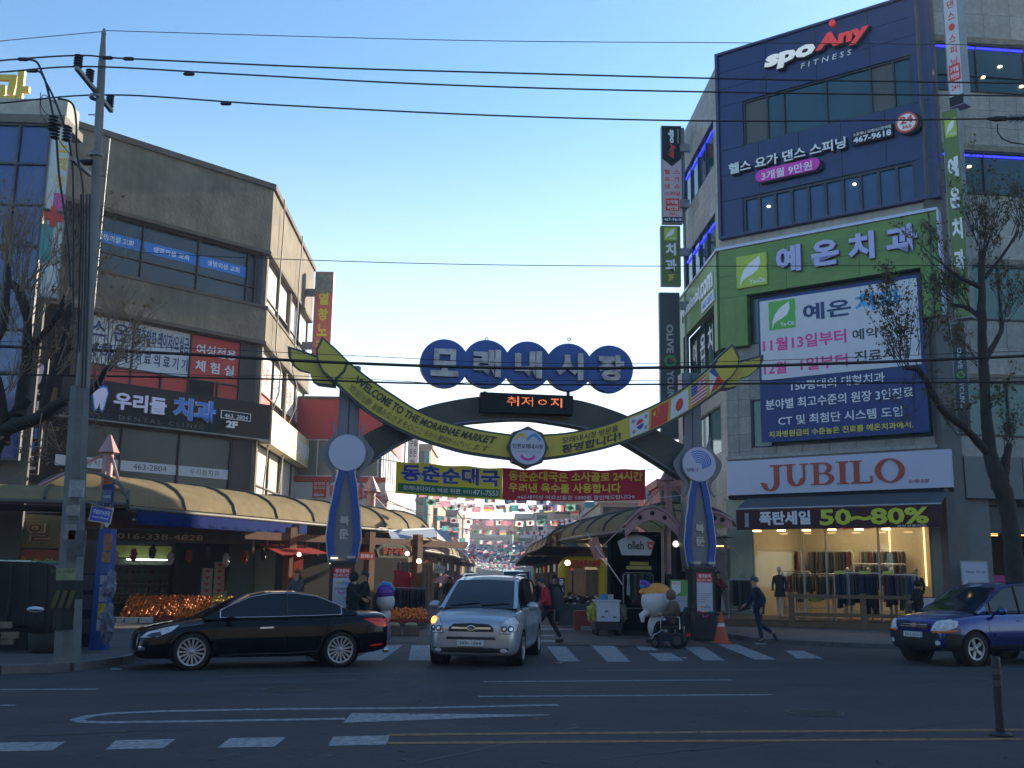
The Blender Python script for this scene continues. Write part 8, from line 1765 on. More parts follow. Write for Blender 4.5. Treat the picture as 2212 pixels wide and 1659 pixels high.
person('woman with dark hair in the lane under the pink parasol', Vector((*U2(980, 47), 0)), 0, blackc, dkt, shoe_b, 1.62, hairlong=.2)
person('dark haired person whose head shows above the silver car roof', Vector((*U2(1034, 40), 0)), 0, greyj, dkt, shoe_b, 1.72)
random.seed(77)
for i in range(7):
 Y = [58, 66, 72, 84, 95, 104, 118][i]; u = [1165, 1010, 1090, 1060, 1120, 1045, 1085][i]
 person('distant shopper in dark coat in the lane, %s nearest of the far ones' % ['', 'second ', 'third ', 'fourth ', 'fifth ', 'sixth ', 'seventh '][i], Vector((*U2(u, Y), 0)), random.uniform(-2, 2), random.choice([blackc, greyj, navyj]), dkt, shoe_b, 1.68, group='distant shoppers in the lane')
wp = gp(1452, 1399); WC = thing('power_wheelchair', 'black power wheelchair with chrome arm frames on the crosswalk', 'wheelchair', wp, rz=WL - .35)
def wheel(par, x, y, r, w, nm='wheel'):
 M = Matrix.Translation((x, y, r)) @ Matrix.Rotation(math.pi / 2, 4, 'Y'); wh = part(nm, MB().lathe(M, [(r * .6, -w), (r * .9, -w), (r, -w * .5), (r, w * .5), (r * .9, w), (r * .6, w)], 20), tyre_m, par); part('hub', MB().lathe(M, [(r * .62, -w * .6), (r * .5, -w * .8), (0, -w * .8)], 12).lathe(M, [(r * .62, w * .6), (r * .5, w * .8), (0, w * .8)], 12), mat('wheel_hub', (.05, .05, .05), .5), wh)
for x in (-.28, .28): wheel(WC, x, .18, .19, .04); wheel(WC, x * .85, -.38, .12, .03, 'front_wheel')
part('chassis', MB().box(-.22, -.32, .16, .22, .34, .36), mat('chair_blue_black', (.012, .015, .03), .4), WC); part('seat', MB().box(-.24, -.25, .46, .24, .25, .54), plastic, WC)
part('backrest', MB().hexa([(-.23, .22, .52), (.23, .22, .52), (.23, .30, .52), (-.23, .30, .52), (-.23, .36, 1.0), (.23, .36, 1.0), (.23, .43, 1.0), (-.23, .43, 1.0)]), plastic, WC)
for x in (-.28, .28):
 part('arm_frame', MB().tube([(x, .25, .45), (x, .25, .76), (x, -.18, .76), (x, -.22, .70), (x, -.22, .45)], .016, 6), chrome, WC); part('armrest', MB().box(x - .04, -.16, .77, x + .04, .2, .81), plastic, WC)
 part('leg_frame', MB().tube([(x * .7, -.2, .42), (x * .7, -.42, .3), (x * .7, -.50, .12)], .015, 6), chrome, WC); part('footplate', MB().box(x * .7 - .08, -.62, .10, x * .7 + .08, -.44, .12), plastic, WC)
part('push_handle', MB().tube([(-.2, .42, .98), (-.2, .52, 1.0), (.2, .52, 1.0), (.2, .42, .98)], .014, 6), plastic, WC); part('rear_bag', MB().ball((0, .50, .72), .15, 10, 8, (1, .55, 1.15)), mat('brown_bag', (.03, .02, .02), .8, var=.3), WC)
part('rear_light', MB().box(-.2, .40, .3, -.1, .42, .35).box(.1, .40, .3, .2, .42, .35), tail, WC)
sit = dict(hip=(0, .08, .60), chest=(0, .05, .97), neck=(0, .02, 1.14), head=(0, -.03, 1.28), lk=(.12, -.34, .60), la=(.12, -.46, .20), rk=(-.12, -.34, .60), ra=(-.12, -.46, .20), le=(.27, .04, .82), lw=(.24, -.20, .82), re=(-.27, .04, .82), rw=(-.24, -.20, .82))
person('person in brown hooded parka seated in the power wheelchair', wp, WL - .35, brownp, dkt, shoe_b, 1.72, sit, hood=cl('brown_hood', (.14, .095, .06)), bulk=1.45)
bal_w = mat('balloon_white', (.55, .53, .52), .35, var=.05); bal_o = mat('balloon_orange', (.65, .25, .03), .35, var=.03); bal_b = mat('balloon_blue', (.02, .25, .50), .35, var=.03); bal_p = mat('balloon_purple', (.12, .03, .30), .35, var=.03)
def balloon(label, u, v, Y, r, s_, top):
 c = dp(u, v, Y); t = thing('balloon_figure', label, 'inflatable', (c.x, c.y, 0)); z = c.z
 part('ball_head', MB().ball((0, 0, z), r, 20, 14, (1, .95, 1)), bal_w, t)
 part('body_section', MB().ball((0, 0, z - r * 1.5), r * .62, 14, 10, (1, .9, 1.25)), bal_w, t); part('base_section', MB().lathe(Matrix.Identity(4), [(0, 0), (r * .7, .02), (r * .55, z - r * 2.2)], 14), mat('balloon_base', (.25, .2, .3), .5), t)
 if top == 'wave':
  for k, (m_, h0) in enumerate(((bal_o, .35), (bal_b, .62), (bal_p, .8))):
   pts = [(s_ * r * (-1.05 + .22 * i), -.02 * k, z + r * (h0 + .38 * math.sin(i * .62 + .4 + k * .5))) for i in range(9)]; part('puffy_tube', MB().tube(pts, [r * (.12 + .12 * math.sin(math.pi * (i + .5) / 9)) for i in range(9)], 10), m_, t)
  part('puffy_cap', MB().ball((0, .02, z + r * .45), r * .92, 16, 10, (1, .95, .75)), bal_o, t)
 else:
  part('puffy_cap', MB().ball((-.02, 0, z + r * .95), r * .95, 16, 10, (1, .95, .95)), bal_p, t); part('puffy_tube', MB().tube([(-r * .9, 0, z + r * 1.3), (-r * .3, 0, z + r * 1.9), (r * .4, 0, z + r * 1.75), (r * .9, 0, z + r * 1.2)], [r * .15, r * .3, r * .28, r * .12], 10), bal_b, t)
 return t
bf = balloon('white ball headed balloon figure with orange and blue puffy hair behind the wheelchair', 1420, 1300, 27.2, .42, 1, 'wave')
part('arm_section', MB().tube([(-.2, -.1, .9), (-.42, -.15, .75), (-.4, -.2, .6)], [.1, .09, .05], 8), bal_w, bf)
balloon('white balloon figure with purple and blue cap seen from behind, beside the black coats', 833, 1300, 28.2, .25, 1, 'cap')
# utility pole
YP = 18.6
def T(u, v, dy=0): return dp(u, v, YP + dy)
pole_c = mat('pole_concrete', (.20, .195, .18), .85, var=.25, scale=3, stretch=(1, 1, .25), bump=.2)
b0 = T(146, 1424); b0.z = 0; up = thing('utility_pole', 'tall leaning concrete utility pole with wide sleeve, notices and crossarms', 'utility pole', (b0.x, b0.y, 0), world=True)
pxm = lambda px: px / 2240 * YP / 2
part('pole_shaft', MB().tube([T(178, 838), T(192, 640), T(203, 480), T(214, 260), T(220, 140), T(224, 70)], [pxm(30), pxm(26), pxm(23), pxm(19), pxm(17), pxm(9)], 12), pole_c, up)
part('pole_cap', MB().cyl(T(224, 74), T(225, 62), .05, 8, .02), steel, up)
part('pole_sleeve', MB().tube([b0, T(152, 1250), T(162, 1050), T(173, 836)], [pxm(58), pxm(54), pxm(48), pxm(42)], 8, smooth=False), mat('sleeve_steel', (.13, .145, .15), .7, var=.4, scale=2, bump=.15), up)
PFr = lambda v, r: None
def wrap(v0, v1, r0, m_, nm, off=.012, half=True):
 a = T(150 + (1250 - v0) * .052, v0); b = T(150 + (1250 - v1) * .052, v1); return part(nm, MB().tube([a, b], [r0 + off, r0 + off], 8, caps=False, smooth=False), m_, up)
wrap(1228, 1253, pxm(54), mat('faded_green_notice', (.22, .27, .14), .7, var=.25, scale=8), 'notice_band'); wrap(1254, 1360, pxm(55), mat('rubber_guard', (.012, .018, .016), .8, var=.3), 'rubber_guard', .02)
NFp = Frame(T(150, 1300) + Vector((-.18, -.29, 0)), (1, 0, 0), (0, 0, 1))
for k in range(3): part('yellow_stripe', MB().prism(NFp, [(-.02 + k * .13, -.1), (.05 + k * .13, -.1), (.13 + k * .13, .2), (.06 + k * .13, .2)], 0, .012), mat('dull_yellow', (.10, .09, .02), .7, var=.3), up)
for (u, v, w_, h_, c_) in ((180, 1058, .26, .30, (.30, .33, .36)), (166, 1150, .20, .26, (.22, .23, .22)), (180, 1175, .30, .45, (.09, .10, .10)), (172, 1105, .22, .18, (.28, .28, .26))):
 p = T(u, v); part('notice', MB().box(p.x - w_ / 2, p.y - .31, p.z - h_ / 2, p.x + w_ / 2, p.y - .26, p.z + h_ / 2), mat('notice%d' % v, c_, .7, var=.45, scale=9), up)
text(Frame(T(150, 1236) + Vector((-.2, -.30, -.02)), (1, 0, 0), (0, 0, 1)), '불법 광고 부착금지', (.0, 0, .40, .07), 0, mat('notice_ink', (.08, .10, .05), .7, var=0), up, depth=.004)
arm_m = mat('crossarm_steel', (.26, .24, .20), .6, .3, var=.2); ins = mat('porcelain_dark', (.02, .018, .02), .3, var=0)
def arm(a, b, w=.075): d = (b - a); return MB().tube([a, b], w * .7, 4, smooth=False)
A1, A2 = T(165, 146, -.9), T(241, 240, .8); part('crossarm', arm(A1, A2), arm_m, up)
B1_, B2_ = T(155, 342, -1.0), T(196, 378, .6); part('crossarm', arm(B1_, B2_), arm_m, up); part('transformer_arm', MB().tube([T(163, 352, -.2), T(205, 350)], .06, 6), black_s, up)
def insul(p, par=up, h=.26):
 pr = []; 
 for i in range(5): pr += [(.045, i * h / 5), (.085, i * h / 5 + h * .07), (.045, i * h / 5 + h * .12)]
 return part('insulator', MB().lathe(Matrix.Translation(p), [(0, 0)] + pr + [(.03, h), (0, h)], 10, False), ins, par)
insul(A1.lerp(A2, .03) + Vector((0, 0, .03))); insul(A1.lerp(A2, .34) + Vector((0, 0, .03))); insul(A1.lerp(A2, .93) + Vector((0, 0, .03)))
for v in (335, 210): p = T(208, v); part('clamp_band', MB().lathe(Matrix.Translation(p), [(.11, -.04), (.13, -.03), (.13, .03), (.11, .04)], 12), steel, up)
for (u, v) in ((113, 283), (118, 300), (143, 305)): insul(T(u, v, -1.2), up, .3)
for k in range(9): p = T(196 + k * 2.2, 600 - k * 44); part('step_bolt', MB().cyl(p, p + Vector((.2 * (1 if k % 2 else -1), 0, 0)), .012, 4), steel, up)
# overhead wires
def wire(label, pts, r, dy=0, m=cab, ddy=0, grp='overhead wires across the street'):
 P = [dp(u, v, YP + dy + ddy * i) for i, (u, v) in enumerate(pts)]; Q = []
 n = len(P)
 for i in range(n - 1):
  for k in range(10):
   t = k / 10; p0, p1, p2, p3 = P[max(i - 1, 0)], P[i], P[i + 1], P[min(i + 2, n - 1)]
   Q.append(.5 * ((2 * p1) + (p2 - p0) * t + (2 * p0 - 5 * p1 + 4 * p2 - p3) * t * t + (3 * p1 - p0 - 3 * p2 + p3) * t ** 3))
 Q.append(P[-1]); return one('overhead_wire', MB().tube(Q, r, 5), m, label, 'wire', grp)
wire('thin top wire from the pole tip to the right, highest of all', [(226, 66), (700, 80), (1106, 89), (1660, 93), (2300, 98)], .008)
wire('thin wire from the pole tip to the left edge', [(-150, 108), (0, 89), (224, 68)], .008)
wire('upper thick power line passing the upper left insulator', [(-200, 150), (0, 131), (168, 120), (280, 127), (700, 146), (1106, 158), (1660, 172), (2300, 181)], .017, -.5)
wire('second thick power line from the middle insulator', [(-200, 168), (0, 156), (190, 144), (500, 160), (900, 181), (1300, 194), (1800, 203), (2300, 208)], .017, -.2)
wire('third power line from the lower right insulator', [(-200, 240), (0, 223), (238, 205), (600, 227), (1106, 251), (1600, 262), (2130, 257)], .017, .5)
wire('lone thin wire crossing the middle sky', [(300, 545), (560, 558), (1000, 571), (1500, 575), (2300, 572)], .008, 1)
wire('heavy bundled cable crossing the gate lettering', [(-200, 742), (100, 752), (400, 765), (700, 782), (1100, 795), (1500, 793), (1900, 782), (2300, 765)], .032, 2)
wire('thin cable lashed just above the heavy bundled cable', [(-200, 730), (400, 752), (800, 770), (1100, 783), (1500, 783), (2300, 755)], .007, 2)
wire('lower bundled cable crossing the gate ribbon', [(-200, 806), (200, 812), (640, 820), (900, 828), (1200, 831), (1600, 829), (2300, 824)], .020, 2.3)
wire('thin sagging cable below the lower bundled cable', [(200, 800), (480, 812), (640, 812), (880, 824), (950, 829), (1100, 822), (1330, 822), (1600, 822), (2300, 815)], .007, 2.3)
random.seed(9)
for (u, v, dy) in ((278, 127, -.5), (408, 160, -.2), (488, 224, .5), (232, 125, -.5), (50, 128, -.5), (70, 153, -.2)):
 p = dp(u, v, YP + dy); one('wire_sleeve', MB().tube([p - Vector((.11, 0, 0)), p - Vector((.07, 0, 0)), p + Vector((.07, 0, 0)), p + Vector((.11, 0, 0))], [.015, .038, .038, .015], 8), cab, 'dark splice sleeve on a power line %s' % {278: 'right of the pole on the upper line', 408: 'on the second line', 488: 'on the third line', 232: 'touching the pole on the upper line', 50: 'far left on the upper line', 70: 'far left on the second line'}[u], 'splice', 'splice sleeves on the power lines')
jm = [([(48, 128), (78, 133), (92, 160), (100, 182), (113, 240), (122, 300), (128, 380), (145, 500), (152, 620)], .022), ([(60, 155), (85, 155), (98, 175), (118, 215), (135, 260), (150, 310), (158, 400), (158, 700)], .02), ([(125, 213), (148, 218), (160, 232), (165, 270), (166, 330), (180, 420), (178, 620), (172, 760)], .02), ([(120, 224), (95, 205), (88, 225), (100, 245), (115, 250)], .008), ([(88, 200), (88, 245), (110, 275), (125, 300), (160, 345)], .008)]
for i, (P, r) in enumerate(jm): wire('%s jumper cable drooping from the power lines left of the pole' % ['thickest', 'second thick', 'rightmost', 'thin looped', 'thin outer'][i], P, r, -.9, grp='jumper cables beside the pole')
for i, u in enumerate((171, 183, 190)):
 wire('black conduit running down beside the pole, %s one' % ['left', 'middle', 'right'][i], [(u + 4, 420), (u + 1, 600), (u - 6, 838)], .018, -.15 * i, grp='conduits on the pole')
ti = thing('tension_insulator', 'black strain insulator with cable tail at the right edge', 'insulator', dp(2180, 258, YP + .5), world=True); a = dp(2130, 257, YP + .5); b = dp(2240, 255, YP + .5)
part('clamp', MB().tube([a, a.lerp(b, .2), a.lerp(b, .4)], [.02, .06, .05], 8), cab, ti)
for k in range(4): p = a.lerp(b, .5 + k * .1); part('shed', MB().tube([p - Vector((.02, 0, 0)), p + Vector((.02, 0, 0))], [.09, .06], 10), ins, ti)
part('core_rod', MB().cyl(a.lerp(b, .3), b + Vector((.6, 0, 0)), .03, 6), cab, ti)
part('cable_tail', MB().tube([dp(u, v, YP + .5) for u, v in ((2155, 268), (2155, 285), (2165, 300), (2185, 308), (2215, 312), (2260, 300))], .015, 6), cab, ti)
# trees
bark = mat('bark', (.03, .025, .021), .9, var=.4, scale=6, bump=.6); twig_m = mat('twig', (.26, .19, .13), .85, var=.3, scale=5)
twig_d = mat('twig_dark', (.035, .028, .024), .85, var=.3)
def limb(Y, pts, m=None, jy=.35):
 return [dp(u, v, Y + o) for u, v, w, o in pts], [w / 2240 * Y / 2 for u, v, w, o in pts]
def smooth_tube(mb, P, Rr, n=8):
 Q, S = [], []
 m = len(P)
 for i in range(m - 1):
  for k in range(5):
   t = k / 5; p0, p1, p2, p3 = P[max(i - 1, 0)], P[i], P[i + 1], P[min(i + 2, m - 1)]
   Q.append(.5 * ((2 * p1) + (p2 - p0) * t + (2 * p0 - 5 * p1 + 4 * p2 - p3) * t * t + (3 * p1 - p0 - 3 * p2 + p3) * t ** 3) + Vector((random.uniform(-1, 1), random.uniform(-1, 1), 0)) * Rr[i] * .12); S.append((Rr[i] + (Rr[i + 1] - Rr[i]) * t) * random.uniform(.93, 1.08))
 Q.append(P[-1]); S.append(Rr[-1]); mb.tube(Q, S, n); return Q
def twigs(mb, p, d, L, r, depth, leaves=None, up=.35, spread=.5):
 if depth < 0 or L < .08: return
 n = 4; P = [p]; dd = d.normalized()
 for i in range(n):
  dd = (dd + Vector((random.uniform(-.16, .16), random.uniform(-.16, .16), random.uniform(-.05, .12) + up * .12))).normalized(); P.append(P[-1] + dd * L / n)
 mb.tube(P, r, 3 if depth < 2 else 4, r * .45, caps=False)
 if leaves is not None and depth <= 1:
  for q in P[1:]:
   if random.random() < leaves[1]: leaves[0].append(q)
 k = random.randint(2, 4) if depth > 0 else 0
 for i in range(k):
  q = P[random.randint(1, n)]; a = Vector((random.uniform(-1, 1), random.uniform(-1, 1), random.uniform(-.2, 1))).normalized(); twigs(mb, q, (dd * (1 - spread) + a * spread), L * random.uniform(.45, .75), r * .55, depth - 1, leaves, up, spread)
def tree(label, Y, trunk, limbs, shoots, seed, leaf=None, tw=twig_m):
 random.seed(seed); P, Rr = limb(Y, trunk); t = thing('street_tree', label, 'tree', (P[0].x, P[0].y, 0), world=True)
 mb = MB(); smooth_tube(mb, P, Rr, 10); part('trunk', mb, bark, t)
 for L_ in limbs: mb = MB(); a, b = limb(Y, L_); smooth_tube(mb, a, b, 8); part('limb', mb, bark, t)
 mb = MB(); lv = ([], leaf[0]) if leaf else None
 for (u, v, o, du, dv, L, n) in shoots:
  for _ in range(n):
   p = dp(u + random.uniform(-12, 12), v + random.uniform(-14, 14), Y + o + random.uniform(-.25, .25)); d = Vector((du + random.uniform(-.35, .35), random.uniform(-.4, .4), dv + random.uniform(-.15, .15)))
   twigs(mb, p, d, L * random.uniform(.7, 1.1), .013, 2, lv, up=.5 if dv > 0 else 0)
 part('crown', mb, tw, t, kind='stuff')
 if leaf:
  for ci, lm in enumerate(leaf[1]):
   lb = MB()
   for q in lv[0]:
    if random.random() > 1 / len(leaf[1]) * 1.2: continue
    for _ in range(random.randint(1, leaf[3] if len(leaf) > 3 else 3)):
     s = random.uniform(.035, .075) * leaf[2]; c = q + Vector((random.uniform(-.08, .08), random.uniform(-.08, .08), random.uniform(-.12, .02))); rx = Quaternion((random.random() - .5, random.random() - .5, random.random() - .5, random.random() - .5)).normalized(); 
     pts = [rx @ Vector(v_) * s + c for v_ in ((-.3, 0, 0), (-1, .5, .2), (-.3, .8, 0), (0, 1.6, .3), (.35, .8, 0), (1, .4, .2), (.3, 0, 0))]; lb.add(pts, [(0, 1, 2), (2, 3, 4), (4, 5, 6), (0, 2, 4, 6)])
   part('foliage', lb, lm, t, kind='stuff')
 return t
leaf_g = cloth_mat('leaf_olive', (.10, .105, .035), .35, .4); leaf_b = cloth_mat('leaf_brown', (.15, .085, .04), .35, .4); leaf_y = cloth_mat('leaf_dry', (.26, .18, .08), .4, .3)
tree('leafy plane tree with dark olive and brown leaves at the right, before the corner building', 25.6,
     [(2200, 1398, 42, 0), (2194, 1250, 38, 0), (2184, 1150, 35, 0), (2165, 1060, 37, 0), (2144, 1000, 32, 0), (2134, 940, 25, 0), (2128, 850, 22, 0), (2122, 720, 20, 0), (2120, 600, 15, 0), (2122, 540, 13, 0)],
     [[(2140, 985, 20, 0), (2090, 930, 15, -.3), (2040, 890, 16, -.6), (2010, 840, 13, -.8), (1985, 800, 12, -.9), (1955, 795, 8, -1)], [(2165, 1040, 28, 0), (2174, 990, 18, .1), (2180, 960, 14, .2)], [(2124, 690, 14, 0), (2090, 665, 10, .2), (2060, 660, 8, .4)], [(2120, 620, 14, 0), (2075, 600, 9, -.2), (2040, 575, 7, -.4)], [(2126, 780, 16, 0), (2160, 720, 10, .3), (2165, 690, 12, .4)], [(2126, 600, 10, 0), (2160, 560, 7, .3), (2200, 500, 5, .5)]],
     [(1955, 790, -1, -.2, .9, 1.5, 11), (1985, 790, -.9, 0, -.8, 1.2, 5), (1990, 760, -.8, .4, 1, 1.3, 6), (2045, 575, -.4, -.4, .7, 1.0, 6), (2060, 655, .4, -.6, .4, .8, 8), (2122, 540, 0, 0, 1, 1.6, 12), (2122, 560, 0, .6, .7, 1.2, 10), (2165, 690, .4, .5, .7, 1.1, 10), (2195, 510, .5, .3, .9, 1.2, 8), (2090, 665, .2, -.5, .8, 1.0, 8), (2080, 930, -.3, -.2, .7, .8, 5), (2175, 965, .2, .4, .8, .8, 6), (2130, 880, 0, .6, .3, .8, 5), (2120, 780, 0, -.6, .3, .9, 6), (1930, 700, -.8, -.5, .6, .8, 5), (1925, 640, -.6, -.3, .6, .7, 4)],
     8, (.40, [leaf_g, leaf_g, leaf_b], .80, 2), twig_d)
TRL = 20.6
tree('bare pollarded tree with upright twigs and few dry leaves at the left edge', TRL,
     [(-30, 1440, 56, 0), (-35, 1250, 48, 0), (-30, 1080, 40, 0), (-10, 960, 36, 0), (30, 900, 30, 0), (62, 860, 22, 0)],
     [[(-20, 990, 34, 0), (10, 930, 34, -.1), (80, 905, 28, -.3), (130, 870, 22, -.5), (180, 855, 16, -.7), (210, 830, 14, -.9), (228, 800, 13, -1), (246, 790, 8, -1)], [(40, 900, 30, 0), (55, 800, 26, .1), (60, 700, 20, .1), (45, 640, 22, .1), (25, 610, 14, .1)], [(58, 760, 20, .1), (95, 720, 14, .0), (125, 680, 16, -.1), (140, 640, 8, -.1)], [(10, 960, 26, 0), (0, 850, 20, -.3), (-20, 760, 16, -.5), (10, 700, 14, -.5), (20, 560, 10, -.5)], [(90, 900, 22, -.3), (118, 800, 18, -.3), (140, 730, 14, -.3), (150, 650, 10, -.3)]],
     [(25, 610, .1, -.2, 1, 1.3, 14), (50, 630, .1, .3, 1, 1.4, 14), (138, 640, -.1, .2, 1, 1.4, 16), (150, 660, -.3, .5, .8, 1.3, 12), (240, 790, -1, .3, .9, 1.2, 12), (210, 830, -.9, .1, 1, 1.2, 8), (246, 790, -1, .9, .2, .7, 6), (15, 570, -.5, -.2, 1, 1.2, 10), (60, 800, .1, .6, .5, .9, 8), (118, 800, -.3, .5, .6, .9, 8), (180, 860, -.7, .2, -.7, .8, 6), (100, 905, -.3, .1, -.8, .8, 6), (20, 850, -.2, .4, .6, .9, 6), (70, 700, .1, .3, .9, 1.2, 10), (30, 720, -.4, -.4, .8, 1.1, 8)],
     4, (.045, [leaf_y], 1.0, 1))
# left pavement objects
bp = thing('bus_stop_post', 'blue bus stop post with route boards, stickers and tied plastic bags', 'bus stop', gp(203, 1418), world=True)
q = gp(203, 1418); BQ = Frame((q.x, q.y, 0), (1, -.12, 0), (0, 0, 1)); X = lambda u, v=1300: BQ.uv(u, v)[0]; Yv = lambda v: BQ.uv(212, v)[1]
blp = mat('post_blue', (.01, .06, .30), .45, var=.15, scale=2)
part('post_body', MB().prism(BQ, [(X(190, 1415), .0), (X(222, 1415), .0), (X(240, 1140), Yv(1142)), (X(214, 1140), Yv(1142))], -.25, 0), blp, bp)
part('sign_head', MB().prism(BQ, [(X(216, 1100), Yv(1106)), (X(241, 1100), Yv(1106)), (X(243, 1100), Yv(1050)), (X(240, 1100), Yv(1046)), (X(220, 1100), Yv(1046)), (X(218, 1100), Yv(1050))], -.06, .0), mat('post_dark_blue', (.012, .03, .12), .5), bp)
part('head_panel', MB().fbox(BQ, X(221, 1080), Yv(1086), X(240, 1080), Yv(1058), 0, .01), mat('slate_blue_panel', (.10, .14, .26), .5), bp); text(BQ, '버스정류장', (X(223, 1080), Yv(1076), X(239, 1080), Yv(1070)), .012, white_l, bp, depth=0)
part('neck', MB().fbox(BQ, X(219, 1100), Yv(1142), X(224, 1100), Yv(1104), -.05, -.02), mat('bronze_strip', (.3, .2, .1), .4), bp)
c_ = BQ.uv(232, 1125); part('oval_badge', MB().prism(BQ, [(c_[0] + .05 * math.cos(a * .524), c_[1] + .14 * math.sin(a * .524)) for a in range(12)], 0, .02), white_p, bp)
part('oval_pictogram', MB().fbox(BQ, c_[0] - .02, c_[1] - .05, c_[0] + .02, c_[1] + .03, .02, .025), blp, bp)
for (v0, v1, c3) in ((1153, 1190, (.28, .14, .07)), (1192, 1215, (.30, .16, .06)), (1218, 1240, (.04, .10, .28)), (1243, 1262, (.34, .36, .38)), (1268, 1300, (.30, .34, .40)), (1303, 1335, (.42, .38, .05)), (1338, 1362, (.45, .46, .48))):
 k_ = (1415 - v0) / 275; xa = 194 + 22 * k_ ; part('route_board', MB().prism(BQ, [(X(xa + 8, v1), Yv(v1)), (X(xa + 27 - 3 * (1 - k_), v1), Yv(v1)), (X(xa + 29 - 3 * (1 - k_), v0), Yv(v0)), (X(xa + 10, v0), Yv(v0))], .002, .014), mat('route_board%d' % v0, c3, .5, var=.4, scale=14), bp)
for k, (u, v, s) in enumerate(((240, 1262, .16), (226, 1272, .10), (232, 1350, .22))): p = dp(u, v, q.y - .2); part('plastic_bag', crumple(p, s, (.6, .5, 1.5), k, .4), mat('bag_blue_grey', (.14, .17, .24), .5, var=.5, scale=6), bp)
sn = thing('street_name_sign', 'small blue and white street name sign on a bracket of the utility pole', 'sign', T(213, 1105), world=True); SN = Frame(T(193, 1123), (1, .05, -.14), (.14, 0, 1)); 
part('sign_plate', MB().fbox(SN, 0, 0, .36, .24, -.02, .0), mat('street_sign_blue', (.02, .07, .42), .4, var=0, emit=.05), sn); part('sign_rim', MB().fbox(SN, -.015, -.02, .375, .0, -.025, .01).fbox(SN, -.015, .24, .375, .27, -.025, .01).fbox(SN, -.015, 0, 0, .24, -.025, .01).fbox(SN, .36, 0, .375, .24, -.025, .01), mat('sign_gold_rim', (.55, .48, .30), .4), sn)
text(SN, '구월로76번길', (.03, .12, .33, .2), 0, white_l, sn, depth=.003); text(SN, 'Guwol-ro 76beon-gil', (.04, .04, .32, .09), 0, white_l, sn, depth=.003); part('bracket', MB().cyl(T(178, 1082), T(228, 1098), .022, 6), steel, sn)
for k in range(3): part('hook', MB().cyl(SN.p(.05 + k * .13, .27), SN.p(.05 + k * .13, .33), .01, 4), steel, sn)
ls = thing('small_sign', 'small white notice on a thin stake before the pole base', 'sign', gp(139, 1424), world=True); p0 = gp(139, 1424); p1 = dp(143, 1352, p0.y); part('stake', MB().cyl((p0.x, p0.y, .1), (p1.x, p1.y, p1.z), .012, 5), steel, ls)
SL = Frame((p1.x - .23, p1.y - .02, p1.z), (1, 0, 0), (0, 0, 1)); part('plate', MB().fbox(SL, 0, 0, .46, .30, -.01, 0), mat('notice_plate', (.30, .31, .31), .5), ls); part('plate_band', MB().fbox(SL, 0, 0, .46, .07, 0, .006), navy_l, ls); text(SL, '주차금지 구역', (.05, .15, .41, .23), 0, black_l, ls, depth=.003)
db = thing('utility_box', 'dark blue cabinet plastered with notices right of the pole base', 'cabinet', gp(176, 1412), world=True); p0 = gp(176, 1412); part('cabinet', MB().box(p0.x - .22, p0.y, 0, p0.x + .30, p0.y + .4, 1.65), mat('cabinet_blue', (.012, .015, .04), .5, var=.3), db)
for z in (.4, .9, 1.3): part('notice', MB().box(p0.x - .12, p0.y - .01, z, p0.x + .12, p0.y, z + .3), mat('dim_notice', (.08, .085, .09), .7, var=.4, scale=12), db)
tp = thing('covered_stall', 'large grey stall covered with dark tarpaulin at the left edge', 'tarpaulin', gp(40, 1420), world=True); q = gp(40, 1420); tm = mat('tarpaulin', (.018, .020, .022), .55, var=.3, scale=2)
TFq = Frame((q.x, q.y, 0), (1, 0, 0), (0, 0, 1)); y1 = TFq.uv(40, 1214)[1]; y0 = TFq.uv(40, 1350)[1]; x1 = TFq.uv(122, 1300)[0]
rows = []
for z in (0, -.9):
 pass
outl = [(-3, y0), (x1, y0 - .02), (x1 + .01, y0 + .5), (x1 - .02, y1 - .16), (x1 - .1, y1 - .06), (x1 - .4, y1), (-3, y1 + .05)]
part('cover', MB().prism(TFq, outl, -1.0, .0), tm, tp)
for k in range(5): x = x1 - .25 - k * .35; part('cover_fold', MB().tube([TFq.p(x, y0, .01), TFq.p(x + .03, (y0 + y1) / 2, .03), TFq.p(x - .02, y1 - .05, .01)], .02, 5), tm, tp)
part('undercarriage', MB().fbox(TFq, -3, .13, x1 - .1, y0, -.9, -.1), mat('dark_metal', (.02, .018, .016), .7, var=.4), tp)
for u, v in ((20, 1372), (10, 1385), (5, 1350)): p = dp(u, v, q.y - .15); part('wooden_block', MB().cbox(p, .34, .14, .12, .2), mat('pale_wood', (.32, .28, .20), .8, var=.3, scale=6), tp)
sc_t = thing('street_tub', 'dark shrub tub between the covered stall and the pole', 'planter', gp(92, 1425)); part('tub', MB().lathe(Matrix.Identity(4), [(0, .1), (.26, .1), (.30, .5), (.27, .5)], 12), mat('tub_dark', (.02, .02, .018), .8), sc_t); random.seed(3); mb = MB()
for _ in range(120): twd = Vector((random.uniform(-.4, .4), random.uniform(-.3, .3), random.uniform(.4, 1.2))); mb.tube([Vector((twd.x * .3, twd.y * .3, .45)), twd], .006, 3, .003)
part('shrub_stems', mb, twig_d, sc_t, kind='stuff')
shb = thing('white_shoe', 'white and navy shoe left on the tub', 'shoe', dp(76, 1320, 19.6)); part('shoe_upper', MB().ball((0, 0, .03), .11, 8, 6, (1.5, .6, .5)), white_p, shb); part('shoe_stripe', MB().ball((0, -.01, .02), .105, 8, 6, (1.45, .62, .25)), navy_l, shb)
